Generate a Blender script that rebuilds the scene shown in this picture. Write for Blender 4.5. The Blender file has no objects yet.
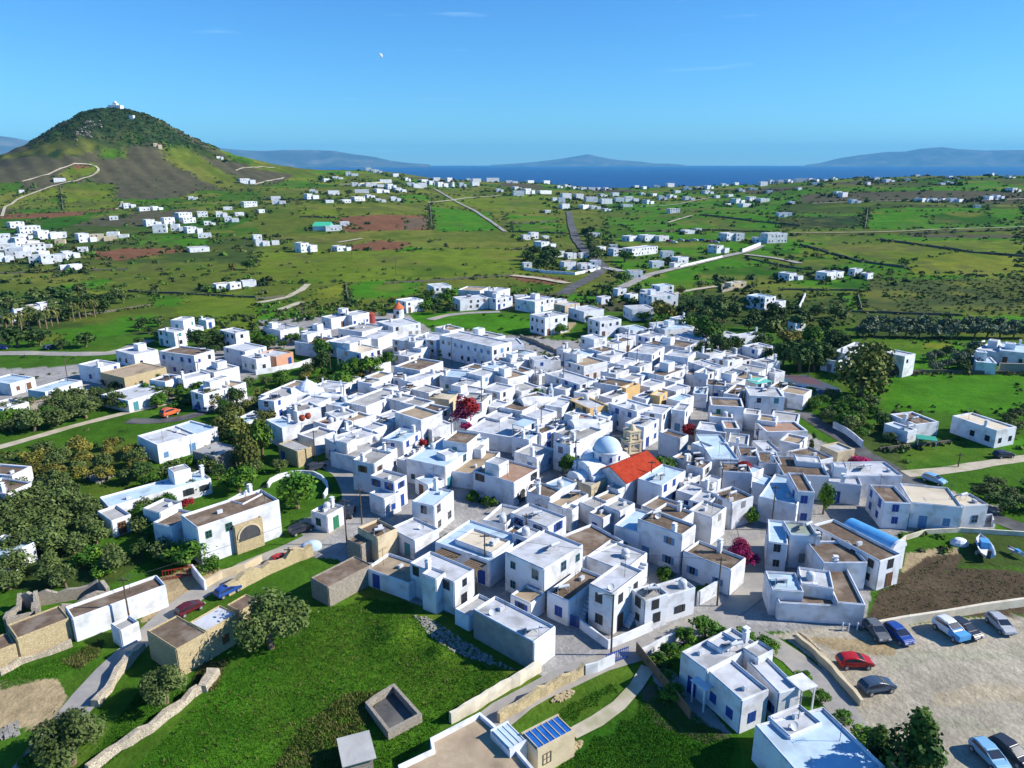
import bpy, bmesh, math, random
import numpy as np
from mathutils import Vector, Matrix
R = random.Random(7)
rad = math.radians
SC = bpy.context.scene
COL = SC.collection
# ------------------------------------------------------------------ camera
CAM_H, PITCH, FOC = 58.0, rad(16.7), 736.0
cd = bpy.data.cameras.new('camera'); cam = bpy.data.objects.new('camera', cd); COL.objects.link(cam)
cd.sensor_width = 36.0; cd.lens = FOC / 1024 * 36.0; cd.clip_start = 1.0; cd.clip_end = 120000.0
cam.location = (0, 0, CAM_H); cam.rotation_euler = (rad(90) - PITCH, 0, 0)
SC.camera = cam
# ------------------------------------------------------------------ light
SUN_EL, SUN_AZ = rad(33), rad(91)          # azimuth clockwise from +Y (view direction)
w = bpy.data.worlds.new('World'); SC.world = w; w.use_nodes = True
nt = w.node_tree; nd = nt.nodes; lk = nt.links; nd.clear()
sky = nd.new('ShaderNodeTexSky'); sky.sky_type = 'NISHITA'; sky.sun_disc = False
sky.sun_elevation = SUN_EL; sky.sun_rotation = SUN_AZ; sky.altitude = 100; sky.air_density = 1.0
sky.dust_density = 0.0; sky.ozone_density = 2.5
hs = nd.new('ShaderNodeHueSaturation'); hs.inputs['Saturation'].default_value = 1.08; hs.inputs['Value'].default_value = 1.0
bg = nd.new('ShaderNodeBackground'); bg.inputs['Strength'].default_value = 0.125
out = nd.new('ShaderNodeOutputWorld')
# thin streaks of cirrus, mapped on the sky direction
tc = nd.new('ShaderNodeTexCoord'); mp = nd.new('ShaderNodeMapping'); mp.inputs['Scale'].default_value = (5, 5, 60)
nz = nd.new('ShaderNodeTexNoise'); nz.inputs['Scale'].default_value = 1.6; nz.inputs['Detail'].default_value = 5
cr = nd.new('ShaderNodeValToRGB'); cr.color_ramp.elements[0].position = 0.66; cr.color_ramp.elements[1].position = 0.85
cr.color_ramp.elements[1].color = (.16, .16, .16, 1)
mx = nd.new('ShaderNodeMix'); mx.data_type = 'RGBA'; mx.inputs['B'].default_value = (6, 8, 9, 1)
lk.new(tc.outputs['Generated'], mp.inputs['Vector']); lk.new(mp.outputs[0], nz.inputs['Vector']); lk.new(nz.outputs['Fac'], cr.inputs[0])
lk.new(cr.outputs[0], mx.inputs['Factor']); lk.new(sky.outputs[0], hs.inputs['Color']); tn = nd.new('ShaderNodeVectorMath'); tn.operation = 'MULTIPLY'; tn.inputs[1].default_value = (.30, .62, .93); lk.new(hs.outputs[0], tn.inputs[0]); lk.new(tn.outputs[0], mx.inputs['A'])
lk.new(mx.outputs['Result'], bg.inputs[0]); lk.new(bg.outputs[0], out.inputs[0])
sl = bpy.data.lights.new('sun', 'SUN'); sl.energy = 5.0; sl.angle = rad(0.5); sl.color = (1.0, 0.94, 0.84)
sun = bpy.data.objects.new('sun', sl); COL.objects.link(sun)
sd = Vector((math.sin(SUN_AZ) * math.cos(SUN_EL), math.cos(SUN_AZ) * math.cos(SUN_EL), math.sin(SUN_EL)))
sun.rotation_euler = sd.to_track_quat('Z', 'Y').to_euler()
SC.view_settings.view_transform = 'Standard'; SC.view_settings.look = 'None'
SC.view_settings.exposure = 0.56; SC.view_settings.gamma = 1.0
SC.render.engine = 'CYCLES'
SC.cycles.max_bounces = 6; SC.cycles.diffuse_bounces = 1; SC.cycles.glossy_bounces = 2
SC.cycles.transparent_max_bounces = 6; SC.cycles.volume_bounces = 0
SC.cycles.use_denoising = True
# ------------------------------------------------------------------ projection helpers
CP, SP = math.cos(PITCH), math.sin(PITCH)
def ray(u, v):
    a = (u - 512) / FOC; b = (384 - v) / FOC
    return (a, CP + b * SP, -SP + b * CP)
def onz(u, v, z):
    d = ray(u, v); t = (z - CAM_H) / d[2]
    return Vector((d[0] * t, d[1] * t, z))
CREST = [(-200, 178), (0, 177), (100, 176), (200, 173), (250, 171), (300, 170.5), (360, 170), (400, 173), (430, 178), (470, 181), (512, 182), (560, 185), (600, 188.5), (660, 188), (700, 186), (760, 185), (800, 181), (850, 178.5), (930, 176), (1024, 175.5), (1300, 176)]
_ca = []; _cz = []
for u, v in CREST:
    d = ray(u, v); hl = math.hypot(d[0], d[1]); _ca.append(math.atan2(d[0], d[1])); _cz.append(CAM_H + 1500 * d[2] / hl)
_ca = np.array(_ca); _cz = np.array(_cz)
def sst(a, b, x):
    t = np.clip((x - a) / (b - a), 0, 1); return t * t * (3 - 2 * t)
_d = ray(112, 109); _h = math.hypot(_d[0], _d[1]); HR = 1300.0
HX, HY, HPK = _d[0] / _h * HR, _d[1] / _h * HR, CAM_H + HR * _d[2] / _h
BUMPS = [(onz(395, 634, 0), 1.25, 1.7), (onz(441, 654, 0), .7, .95), (onz(330, 700, 0), .35, 3.0), (onz(280, 735, 0), .45, 4.0), (onz(230, 700, 0), .4, 3.0), (onz(180, 760, 0), .5, 4.0)]
def base_z(x, y):
    r = np.hypot(x, y); az = np.arctan2(x, y)
    c = np.interp(az, _ca, _cz)
    z = c * sst(430, 1500, r)
    s = sst(1500, 2300, r); z = z * (1 - s) - 62 * s
    for b_, hb, sb in BUMPS: z = z + hb * np.exp(-((x - b_.x) ** 2 + (y - b_.y) ** 2) / (2 * sb * sb))
    am = sst(480, 800, r) * (1 - sst(1300, 1500, r))
    z = z + am * (1.6 * np.sin(x * .011 + 1.3) * np.sin(y * .013 + .4) + .8 * np.sin(x * .031 + y * .017))
    return z
_HB = float(base_z(np.array([HX]), np.array([HY]))[0])
def hz(x, y):
    x = np.asarray(x, float); y = np.asarray(y, float)
    z = base_z(x, y)
    dx = x - HX; dy = y - HY
    dd = np.hypot(np.where(dx > 0, dx * 1.0, dx * .98), dy * .95)
    dd = np.sqrt(dd * dd + 22 ** 2) - 8
    an = np.arctan2(dy, dx)
    k = 112 * (1 + .07 * np.sin(an * 3 + 1) + .04 * np.sin(an * 7))
    p = (HPK - _HB) * np.maximum(0, (1 / (1 + (dd / k) ** 2.3) - .07) / .915)
    p = p * sst(0, 1, np.clip((1000 - dd) / 500, 0, 1))
    rough = np.exp(-(dd / 260) ** 2) * (1.5 * np.sin(x * .09 + 2 * np.sin(y * .05)) * np.sin(y * .08) + .8 * np.sin(x * .23 + y * .19)) * sst(5, 40, dd)
    return z + p + rough
def gz(x, y): return float(hz(np.array([x]), np.array([y]))[0])
def gnd(u, v):
    """where the ray through that point of the view first meets the land"""
    d = ray(u, v); hl = math.hypot(d[0], d[1])
    r = np.concatenate([np.arange(20, 500, .5), np.arange(500, 2300, 2.0)])
    t = r / hl; dz = CAM_H + d[2] * t - hz(d[0] * t, d[1] * t)
    i = np.argmax(dz <= 0)
    if dz[i] > 0:
        i = int(np.argmin(np.where(r > 900, dz, 1e9)))
    elif i > 0:
        f = dz[i - 1] / (dz[i - 1] - dz[i]); rr = r[i - 1] + f * (r[i] - r[i - 1]); t = rr / hl
        return Vector((d[0] * t, d[1] * t, gz(d[0] * t, d[1] * t)))
    t = r[i] / hl
    return Vector((d[0] * t, d[1] * t, gz(d[0] * t, d[1] * t)))
# ------------------------------------------------------------------ object helpers
def link(name, me, parent=None, loc=None, rz=0):
    o = bpy.data.objects.new(name, me); COL.objects.link(o)
    if parent is not None: o.parent = parent
    if loc is not None: o.location = loc
    if rz: o.rotation_euler = (0, 0, rz)
    return o
def tag(o, label=None, cat=None, group=None, kind=None):
    if label: o['label'] = label
    if cat: o['category'] = cat
    if group: o['group'] = group
    if kind: o['kind'] = kind
    return o
class MB:
    def __init__(s): s.v = []; s.f = []; s.m = []; s.mi = 0
    def add(s, vs, fs):
        n = len(s.v); s.v += [tuple(p) for p in vs]; s.f += [tuple(i + n for i in f) for f in fs]; s.m += [s.mi] * len(fs)
    def box(s, x0, x1, y0, y1, z0, z1, rz=0, at=(0, 0)):
        c, q = math.cos(rz), math.sin(rz)
        P = []
        for z in (z0, z1):
            for x, y in ((x0, y0), (x1, y0), (x1, y1), (x0, y1)): P.append((at[0] + x * c - y * q, at[1] + x * q + y * c, z))
        s.add(P, [(0, 3, 2, 1), (4, 5, 6, 7), (0, 1, 5, 4), (1, 2, 6, 5), (2, 3, 7, 6), (3, 0, 4, 7)])
    def prism(s, poly, z0, z1):
        n = len(poly)
        s.add([(x, y, z0) for x, y in poly] + [(x, y, z1) for x, y in poly], [tuple(range(n))[::-1], tuple(range(n, 2 * n))] + [(i, (i + 1) % n, n + (i + 1) % n, n + i) for i in range(n)])
    def cyl(s, p0, p1, r0, r1=None, n=8, cap=True):
        p0 = Vector(p0); p1 = Vector(p1); r1 = r0 if r1 is None else r1
        ax = (p1 - p0).normalized(); a = ax.orthogonal().normalized(); b = ax.cross(a)
        P = []
        for p, r in ((p0, r0), (p1, r1)):
            for i in range(n):
                t = 2 * math.pi * i / n; P.append(p + a * (r * math.cos(t)) + b * (r * math.sin(t)))
        F = [(i, (i + 1) % n, n + (i + 1) % n, n + i) for i in range(n)]
        if cap: F += [tuple(range(n))[::-1], tuple(range(n, 2 * n))]
        s.add(P, F)
    def lathe(s, prof, n=20, c=(0, 0, 0), sx=1, sy=1):
        P = []; F = []
        for r, z in prof:
            for i in range(n):
                t = 2 * math.pi * i / n; P.append((c[0] + r * math.cos(t) * sx, c[1] + r * math.sin(t) * sy, c[2] + z))
        for k in range(len(prof) - 1):
            for i in range(n): F.append((k * n + i, k * n + (i + 1) % n, (k + 1) * n + (i + 1) % n, (k + 1) * n + i))
        F.append(tuple(range((len(prof) - 1) * n, len(prof) * n))); s.add(P, F)
    def mesh(s, name, mats, smooth=False):
        me = bpy.data.meshes.new(name); me.from_pydata(s.v, [], s.f)
        for m in (mats if isinstance(mats, (list, tuple)) else [mats]): me.materials.append(m)
        if len(me.materials) > 1: me.polygons.foreach_set('material_index', s.m)
        if smooth: me.polygons.foreach_set('use_smooth', [True] * len(s.f))
        me.update(); return me
    def build(s, name, mats, parent=None, loc=None, rz=0, smooth=False): return link(name, s.mesh(name, mats, smooth), parent, loc, rz)
# ------------------------------------------------------------------ materials
def newmat(name):
    m = bpy.data.materials.new(name); m.use_nodes = True
    return m, m.node_tree.nodes, m.node_tree.links, m.node_tree.nodes['Principled BSDF']
def mat(name, c1, c2=None, scale=1.0, rough=.9, detail=5, bump=0, spec=.2, lo=.35, hi=.65, rnd=0, metal=0, fine=0, c3=None, sc3=.1, coord='pos', bscale=None, stretch=None):
    """noise-mottled surface; c2 the second colour; rnd varies brightness object by object; c3 large stains"""
    m, N, L, P = newmat(name)
    P.inputs['Roughness'].default_value = rough; P.inputs['Metallic'].default_value = metal
    P.inputs['Specular IOR Level'].default_value = spec
    if coord == 'pos':
        g = N.new('ShaderNodeNewGeometry'); vec = g.outputs['Position']
    else:
        g = N.new('ShaderNodeTexCoord'); vec = g.outputs['Object']
    if stretch:
        q = N.new('ShaderNodeMapping'); q.inputs['Scale'].default_value = stretch; L.new(vec, q.inputs[0]); vec = q.outputs[0]
    c2 = c2 or c1
    n = N.new('ShaderNodeTexNoise'); n.inputs['Scale'].default_value = scale; n.inputs['Detail'].default_value = detail; n.inputs['Roughness'].default_value = .62
    L.new(vec, n.inputs['Vector'])
    r = N.new('ShaderNodeValToRGB'); r.color_ramp.elements[0].position = lo; r.color_ramp.elements[1].position = hi
    r.color_ramp.elements[0].color = (*c1, 1); r.color_ramp.elements[1].color = (*c2, 1)
    L.new(n.outputs['Fac'], r.inputs[0]); col = r.outputs[0]
    if c3:
        n3 = N.new('ShaderNodeTexNoise'); n3.inputs['Scale'].default_value = sc3; n3.inputs['Detail'].default_value = 6; L.new(vec, n3.inputs['Vector'])
        r3 = N.new('ShaderNodeValToRGB'); r3.color_ramp.elements[0].position = .5; r3.color_ramp.elements[1].position = .66
        L.new(n3.outputs['Fac'], r3.inputs[0])
        x = N.new('ShaderNodeMix'); x.data_type = 'RGBA'; L.new(r3.outputs[0], x.inputs['Factor']); L.new(col, x.inputs['A']); x.inputs['B'].default_value = (*c3, 1); col = x.outputs['Result']
    if rnd:
        oi = N.new('ShaderNodeObjectInfo'); mr = N.new('ShaderNodeMapRange'); mr.inputs['To Min'].default_value = 1 - rnd; mr.inputs['To Max'].default_value = 1 + rnd * .6
        L.new(oi.outputs['Random'], mr.inputs['Value'])
        x = N.new('ShaderNodeVectorMath'); x.operation = 'SCALE'; L.new(col, x.inputs[0]); L.new(mr.outputs[0], x.inputs['Scale']); col = x.outputs[0]
    L.new(col, P.inputs['Base Color'])
    if bump:
        b = N.new('ShaderNodeBump'); b.inputs['Strength'].default_value = bump; b.inputs['Distance'].default_value = .1
        nb = N.new('ShaderNodeTexNoise'); nb.inputs['Scale'].default_value = bscale or scale * 3; nb.inputs['Detail'].default_value = 4; L.new(vec, nb.inputs['Vector'])
        L.new(nb.outputs['Fac'], b.inputs['Height']); L.new(b.outputs[0], P.inputs['Normal'])
    return m
M = {}
M['white'] = mat('white plaster', (.76, .79, .84), (.70, .725, .765), .5, c3=(.54, .545, .55), sc3=.5, rnd=.09, bump=.2, bscale=3)
M['cream'] = mat('cream plaster', (.66, .56, .38), (.56, .46, .30), .6, c3=(.45, .37, .26), sc3=.3, rnd=.1, bump=.2, bscale=3)
M['pale'] = mat('pale cream render', (.74, .69, .55), (.64, .58, .45), .6, c3=(.5, .45, .34), sc3=.4, bump=.2)
M['yellow'] = mat('ochre plaster', (.72, .48, .20), (.62, .42, .2), .6, bump=.2, bscale=3)
M['grey'] = mat('grey render', (.26, .25, .24), (.35, .34, .32), .8, bump=.2, rnd=.1)
M['pink'] = mat('salmon plaster', (.6, .32, .2), (.5, .28, .19), .8, rnd=.1)
def stone(name, ca, cb, sc=2.6, joint=(.16, .13, .09)):
    m, N, L, P = newmat(name); P.inputs['Roughness'].default_value = .95; P.inputs['Specular IOR Level'].default_value = .1
    g = N.new('ShaderNodeNewGeometry'); v = N.new('ShaderNodeTexVoronoi'); v.feature = 'F1'; v.inputs['Scale'].default_value = sc
    v2 = N.new('ShaderNodeTexVoronoi'); v2.feature = 'DISTANCE_TO_EDGE'; v2.inputs['Scale'].default_value = sc
    L.new(g.outputs['Position'], v.inputs['Vector']); L.new(g.outputs['Position'], v2.inputs['Vector'])
    sp = N.new('ShaderNodeSeparateColor'); L.new(v.outputs['Color'], sp.inputs[0])
    x = N.new('ShaderNodeMix'); x.data_type = 'RGBA'; L.new(sp.outputs[0], x.inputs['Factor']); x.inputs['A'].default_value = (*ca, 1); x.inputs['B'].default_value = (*cb, 1)
    r = N.new('ShaderNodeValToRGB'); r.color_ramp.elements[0].position = .0; r.color_ramp.elements[1].position = .07; L.new(v2.outputs['Distance'], r.inputs[0])
    y = N.new('ShaderNodeMix'); y.data_type = 'RGBA'; L.new(r.outputs[0], y.inputs['Factor']); y.inputs['A'].default_value = (*joint, 1); L.new(x.outputs['Result'], y.inputs['B'])
    L.new(y.outputs['Result'], P.inputs['Base Color'])
    b = N.new('ShaderNodeBump'); b.inputs['Strength'].default_value = .6; b.inputs['Distance'].default_value = .08; L.new(r.outputs[0], b.inputs['Height']); L.new(b.outputs[0], P.inputs['Normal'])
    return m
M['stone'] = stone('ochre rubble stone', (.46, .37, .21), (.58, .48, .29), 4.6, (.34, .27, .16))
M['gstone'] = stone('grey rubble stone', (.30, .27, .22), (.40, .36, .30), 4.2, (.2, .17, .13))
M['field'] = stone('dark lichened field stone', (.12, .12, .08), (.2, .19, .14), 3, (.06, .06, .04))
M['drystone'] = stone('dry stone', (.42, .36, .27), (.60, .53, .42), 4.5)
RF = {}
RF['w'] = mat('whitewashed roof', (.58, .605, .64), (.46, .475, .50), .5, c3=(.34, .345, .35), sc3=.33, rnd=.12, bump=.2)
RF['g'] = mat('grey cement roof', (.36, .36, .35), (.48, .47, .45), .6, c3=(.28, .27, .25), sc3=.3, rnd=.15, bump=.2)
RF['b'] = mat('brown earth roof', (.12, .085, .06), (.20, .145, .10), .9, c3=(.27, .22, .17), sc3=.4, rnd=.18, bump=.3)
RF['t'] = mat('tan cement roof', (.34, .26, .17), (.45, .36, .25), .7, c3=(.25, .19, .13), sc3=.35, rnd=.15, bump=.2)
RF['c'] = mat('cream screed roof', (.62, .54, .40), (.70, .62, .48), .6, c3=(.5, .43, .32), sc3=.3, rnd=.08)
RF['n'] = mat('grey green roof felt', (.26, .32, .27), (.33, .38, .33), .8, rnd=.1)
RF['l'] = mat('pale blue painted roof', (.42, .56, .68), (.5, .64, .74), .5, c3=(.36, .45, .52), sc3=.4, rnd=.1)  # the blue tint also stands in for shade on some roofs
RF['B'] = mat('bright blue roof paint', (.07, .3, .62), (.12, .38, .7), .6, rough=.5)
RF['R'] = mat('red clay tiles', (.30, .028, .010), (.42, .05, .018), 1.2, stretch=(1, 1, 1), bump=.5, bscale=5)
RF['p'] = mat('pink brown roof', (.33, .2, .14), (.42, .28, .2), .8, rnd=.1)
SHC = {'blue': (.014, .055, .26), 'teal': (.05, .20, .24), 'green': (.02, .16, .08), 'brown': (.14, .07, .035), 'grey': (.22, .22, .23), 'dark': (.03, .03, .035), 'sky': (.10, .22, .40)}
SH = {k: mat(k + ' painted wood', c, tuple(min(1, q * 1.25) for q in c), 2, rough=.55, spec=.4, rnd=.12) for k, c in SHC.items()}
M['glass'] = mat('window glass', (.015, .02, .03), (.03, .04, .06), .4, rough=.12, spec=.7)
M['wood'] = mat('weathered wood', (.16, .11, .07), (.24, .17, .11), 3)
M['pole'] = mat('pole wood', (.10, .075, .05), (.15, .11, .08), 3)
M['metal'] = mat('galvanised metal', (.45, .45, .46), (.55, .55, .56), 2, rough=.4, spec=.5, metal=.4)
M['dmetal'] = mat('dark metal', (.06, .06, .065), (.09, .09, .09), 2, rough=.5)
M['solar'] = mat('solar glass', (.01, .02, .07), (.02, .04, .11), 2, rough=.15, spec=.8)
M['tank'] = mat('white water drum', (.62, .64, .67), (.52, .54, .57), 2, rough=.4)
M['terra'] = mat('terracotta', (.26, .05, .03), (.34, .08, .045), 2)
# ------------------------------------------------------------------ ground cover (own colours of crops, soil, paving; villa grass and boat plot also darkened for shade)
FC = {'G': (.052, .170, .008), 'g': (.048, .125, .010), 'E': (.028, .102, .007), 'O': (.115, .168, .015), 'o': (.096, .130, .018), 'Y': (.155, .185, .018), 'D': (.050, .082, .018), 'H': (.082, .078, .045), 'R': (.17, .080, .042), 'B': (.13, .092, .058), 'b': (.085, .064, .040), 'j': (.055, .080, .024), 'S': (.42, .36, .25), 'C': (.36, .34, .25), 'P': (.30, .29, .275), 'F': (.024, .048, .016), 'T': (.36, .28, .16), 'K': (.39, .35, .27)}
FIELDS = """
D 0 240,300 236,300 330,0 345
o 0 270,200 262,330 268,330 300,200 320,0 330
F 0 296,75 296,70 318,0 322
O 170 300,256 288,256 350,200 352
o 256 186,600 192,620 290,420 300,256 300
G 600 192,1024 190,1024 300,620 290
H -40 150,60 128,112 108,200 140,250 166,245 190,150 200,60 190,-40 205
F -40 165,20 152,70 122,112 104,150 114,250 164,170 146,110 152,60 158,0 172,-40 185
o 160 146,188 146,236 176,250 192,225 190,190 172,165 160
O 10 213,50 187,80 182,114 184,118 209,60 213
g 12 213,30 200,60 196,62 212
g 20 196,0 205,-20 200,-10 190,22 182
g 95 156,100 150,124 150,129 156,106 159
R -40 222,60 212,118 208,128 210,60 217,-40 228
g 80 214,125 208,135 212,125 217
O 60 172,80 165,97 166,98 172,80 178,62 180
R 70 165,82 164,88 168,76 170
g 140 205,200 190,260 190,262 205,200 206,160 212
R 95 251,130 248,182 249,192 251,150 256,125 260,98 260
G 135 241,170 237,218 240,205 246,140 248
G 60 281,112 279,100 289,62 290
Y 78 292,126 291,119 300,80 304
G 150 296,186 297,182 304,155 307
G 25 342,40 333,90 326,118 317,160 314,166 322,150 330,100 337,50 344
O 38 334,60 333,62 342,35 344
g -10 356,60 358,95 362,78 372,40 376,-10 376
g 12 462,10 451,60 434,85 430,118 430,112 442,60 452
Y 308 300,318 290,345 283,349 289,340 297
G 345 300,350 285,372 280,420 282,420 294,380 298
G 256 305,300 303,300 325,256 325
O 256 252,384 250,512 248,560 250,540 275,420 280,256 284
g 256 300,285 296,305 298,280 309,256 308
G 425 216,432 205,490 213,502 230,440 232
G 385 249,440 240,447 245,444 250,400 251
R 336 222,345 217,432 216,430 230,345 232
B 404 218,430 217,430 228,404 230
R 350 246,380 240,412 243,400 250,350 250
G 398 196,428 193,430 201,402 203
O 430 203,460 195,560 196,556 215,500 212
G 256 190,285 181,324 180,300 188
O 300 203,335 199,340 217,300 215
G 505 214,556 218,560 234,512 232
G 512 224,570 225,568 236,512 232
R 505 273,560 278,575 284,540 284,510 278
E 512 284,560 286,545 292,512 290
G 440 288,520 290,520 296,452 296
G 400 317,440 311,500 315,532 320,533 332,470 329,420 326
B 512 335,545 333,592 346,606 358,560 358,530 345
T 528 340,548 340,556 346,536 346
G 536 355,548 353,562 360,545 362
g 540 338,570 336,600 340,580 348
T 556 322,575 322,570 332,560 334
G 600 228,700 215,772 212,802 222,775 232,640 232
g 580 228,620 224,640 236,600 240
G 560 295,600 292,602 302,572 304
O 800 245,905 241,1024 238,1024 276,900 276,880 262,800 253
Y 900 262,960 252,1024 255,1024 272,905 273
G 778 252,880 268,905 262,912 274,860 277,800 272
H 975 225,1024 222,1024 236,940 238,905 236
o 790 231,900 229,1024 224,1024 229,900 235,790 236
j 868 279,1024 274,1024 315,900 312,860 306
E 848 280,872 279,860 306,820 312,800 296
G 800 296,858 294,858 310,800 312
G 940 317,1024 313,1024 324,944 325
D 850 310,940 314,940 340,860 338
G 846 337,958 341,966 356,940 374,868 372
Y 925 343,955 343,950 350,925 348
G 850 376,1024 373,1024 410,960 415,895 410,855 396
E 808 404,850 406,860 424,830 425
E 782 398,828 402,840 412,815 420
g 888 450,950 441,1004 462,925 470
g 925 470,1030 460,1030 500,955 486
G 1003 440,1030 438,1030 455,1003 453
D 0 448,0 480,110 470,130 455,130 445,60 452
H 800 195,1024 192,1024 200,800 204
D 780 205,1024 200,1024 210,780 214
G 862 209,1024 206,1024 226,865 229
E 930 215,985 212,1010 224,930 224
F 780 218,862 216,862 228,782 230
E 700 258,760 246,850 262,790 285,700 278
G 690 262,755 247,800 262,700 270
D 700 283,800 290,850 300,850 326,720 326,690 300
F 640 292,720 296,720 326,680 322
D 815 425,860 420,905 440,905 470,850 445
b 462 484,486 488,500 492,500 504,486 512,470 500,458 494
P 770 372,812 378,842 392,820 400,790 396,760 384
P 225 400,300 388,345 392,400 350,470 330,560 340,600 340,720 360,790 385,800 430,850 455,905 480,1000 505,990 530,900 530,890 575,870 590,868 630,770 630,700 640,640 655,600 660,545 675,520 660,475 620,410 600,370 580,340 560,310 560,300 520,345 500,340 460,300 440,240 430
P 85 366,120 360,250 345,262 368,240 400,130 400,80 398,0 410,0 378
P 258 320,400 312,430 330,400 352,360 352,330 348,258 350
T -20 690,60 678,66 700,48 728,-20 715
g -20 740,50 735,40 768,-20 780
K 768 634,820 626,868 632,935 622,1030 606,1030 790,905 790,850 705,815 660,788 640
C 880 655,950 648,1030 652,1030 664,950 660,885 670
S 930 690,990 684,1030 700,1030 712,980 702,935 704
C 905 730,960 712,1000 728,985 735,950 726,915 745
T 800 636,850 640,900 646,895 655,840 652
b 868 624,878 590,958 569,1030 575,1030 606,940 620
T 905 548,955 545,955 560,900 580
g 868 602,890 585,950 560,962 568,880 592
g 905 540,960 535,960 545,905 552
D 962 533,1030 533,1030 574,958 566
b 900 575,925 556,960 552,958 568,890 592
E 640 700,690 690,740 745,740 790,560 790,560 740,620 700
G 120 790,200 700,250 655,330 600,400 598,480 660,520 680,440 725,400 790
g 260 780,300 728,350 690,385 688,365 735,340 790
E 560 700,640 672,735 745,720 790,560 790
H 640 685,668 682,700 705,730 738,705 744,655 722
P 645 655,668 646,668 668,700 700,735 735,690 720,660 690
D 0 560,60 545,130 555,150 560,110 585,0 600
T 150 580,200 565,240 575,190 600,140 625
"""
ROADS = [  # width m, material, kind, points
 (3.5, 'conc', 'street', [(10, 800), (40, 752), (66, 722), (86, 696), (110, 670), (134, 646), (152, 628), (176, 608), (204, 588), (232, 574), (262, 560), (300, 545), (322, 537), (336, 526), (346, 512), (354, 498), (350, 482), (338, 468), (322, 462)]),
 (3.6, 'conc', 'street', [(425, 790), (486, 724), (520, 700), (560, 680), (600, 662), (640, 650), (672, 638), (700, 624), (718, 616), (742, 606), (758, 596), (756, 570), (752, 545), (746, 520), (742, 500)]),
 (3.4, 'conc', 'alley', [(742, 500), (728, 482), (716, 464), (706, 440), (697, 420), (694, 400), (690, 384), (680, 372)]),
 (3.4, 'conc', 'street', [(716, 622), (745, 630), (775, 640), (800, 660), (826, 690), (850, 718), (880, 760), (890, 800)]),
 (4.2, 'asph', 'road', [(800, 412), (820, 424), (845, 440), (870, 458), (900, 474), (925, 492), (960, 506), (1000, 520), (1040, 535), (1200, 590)]),
 (3.0, 'dirt', 'track', [(905, 474), (940, 472), (985, 464), (1040, 456), (1200, 440)]),
 (2.6, 'dirt', 'track', [(-10, 450), (30, 439), (70, 427), (110, 417), (150, 407), (175, 402)]),
 (3.6, 'asph', 'road', [(128, 421), (160, 422), (190, 418), (215, 408), (240, 404), (262, 402)]),
 (5.0, 'conc', 'road', [(-20, 354), (20, 353), (60, 354), (112, 354), (150, 340)]),
 (6.5, 'asph', 'road', [(569, 212), (571, 225), (576, 240), (584, 250), (598, 262), (605, 268), (600, 273), (588, 280), (574, 287), (562, 294)]),
 (5.5, 'wallc', 'road', [(605, 268), (622, 272)]),
 (5.5, 'conc', 'road', [(622, 288), (650, 275), (680, 268), (705, 262), (728, 256), (748, 252), (762, 246)]),
 (4.5, 'conc', 'road', [(745, 255), (775, 258), (800, 264)]),
 (3.4, 'conc', 'road', [(505, 232), (490, 221), (475, 211), (458, 203), (446, 196), (434, 189)]),
 (4.5, 'dirt', 'track', [(428, 203), (450, 201), (470, 198), (500, 196)]),
 (2.6, 'dirt', 'track', [(2, 217), (5, 207), (20, 198), (40, 191), (60, 184), (85, 179), (98, 173), (101, 167), (90, 164), (74, 163), (60, 168), (54, 173), (36, 178), (22, 182)]),
 (2.6, 'dirt', 'track', [(116, 210), (122, 206), (122, 202)]),
 (3.0, 'dirt', 'track', [(236, 171), (242, 168), (262, 167), (275, 168)]),
 (4.0, 'dirt', 'track', [(255, 185), (270, 181), (284, 178)]),
 (2.4, 'dirt', 'road', [(790, 233), (850, 233), (900, 232), (960, 229), (1030, 227), (1200, 222)]),
 (3.0, 'dirt', 'road', [(812, 204), (870, 202), (930, 201), (1030, 199), (1200, 196)]),
 (3.5, 'dirt', 'track', [(258, 303), (285, 298), (300, 292), (308, 285)]),
 (3.5, 'dirt', 'track', [(280, 310), (296, 304), (302, 302)]),
 (3.5, 'dirt', 'track', [(668, 295), (690, 291), (716, 287)]),
 (3.5, 'dirt', 'track', [(338, 243), (362, 239)]),
 (5.0, 'dirt', 'track', [(512, 276), (540, 279), (568, 284)]),
 (4.0, 'conc', 'road', [(430, 320), (448, 315), (470, 313), (500, 312)]),
 (4.0, 'dirt', 'track', [(668, 223), (680, 219), (692, 216)]),
 (4.0, 'dirt', 'track', [(640, 207), (665, 206), (690, 202), (712, 198)]),
 (1.6, 'dirt', 'footpath', [(572, 735), (600, 724), (620, 712), (642, 690), (648, 668)]),
]
def noise2(x, y, s, seed):
    """smooth value noise, numpy"""
    x = x / s; y = y / s
    xi = np.floor(x).astype(np.int64); yi = np.floor(y).astype(np.int64); xf = x - xi; yf = y - yi
    def h(a, b):
        n = (a * 374761393 + b * 668265263 + seed * 982451653) & 0x7fffffff
        n = (n ^ (n >> 13)) * 1274126177 & 0x7fffffff
        return ((n ^ (n >> 16)) & 0xffff) / 65535.0
    u = xf * xf * (3 - 2 * xf); v = yf * yf * (3 - 2 * yf)
    return (h(xi, yi) * (1 - u) + h(xi + 1, yi) * u) * (1 - v) + (h(xi, yi + 1) * (1 - u) + h(xi + 1, yi + 1) * u) * v
def inpoly(X, Y, P):
    r = np.zeros(X.shape, bool); n = len(P)
    for i in range(n):
        x0, y0 = P[i]; x1, y1 = P[(i + 1) % n]
        if y0 == y1: continue
        c = ((y0 > Y) != (y1 > Y)) & (X < (x1 - x0) * (Y - y0) / (y1 - y0) + x0)
        r ^= c
    return r
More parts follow.
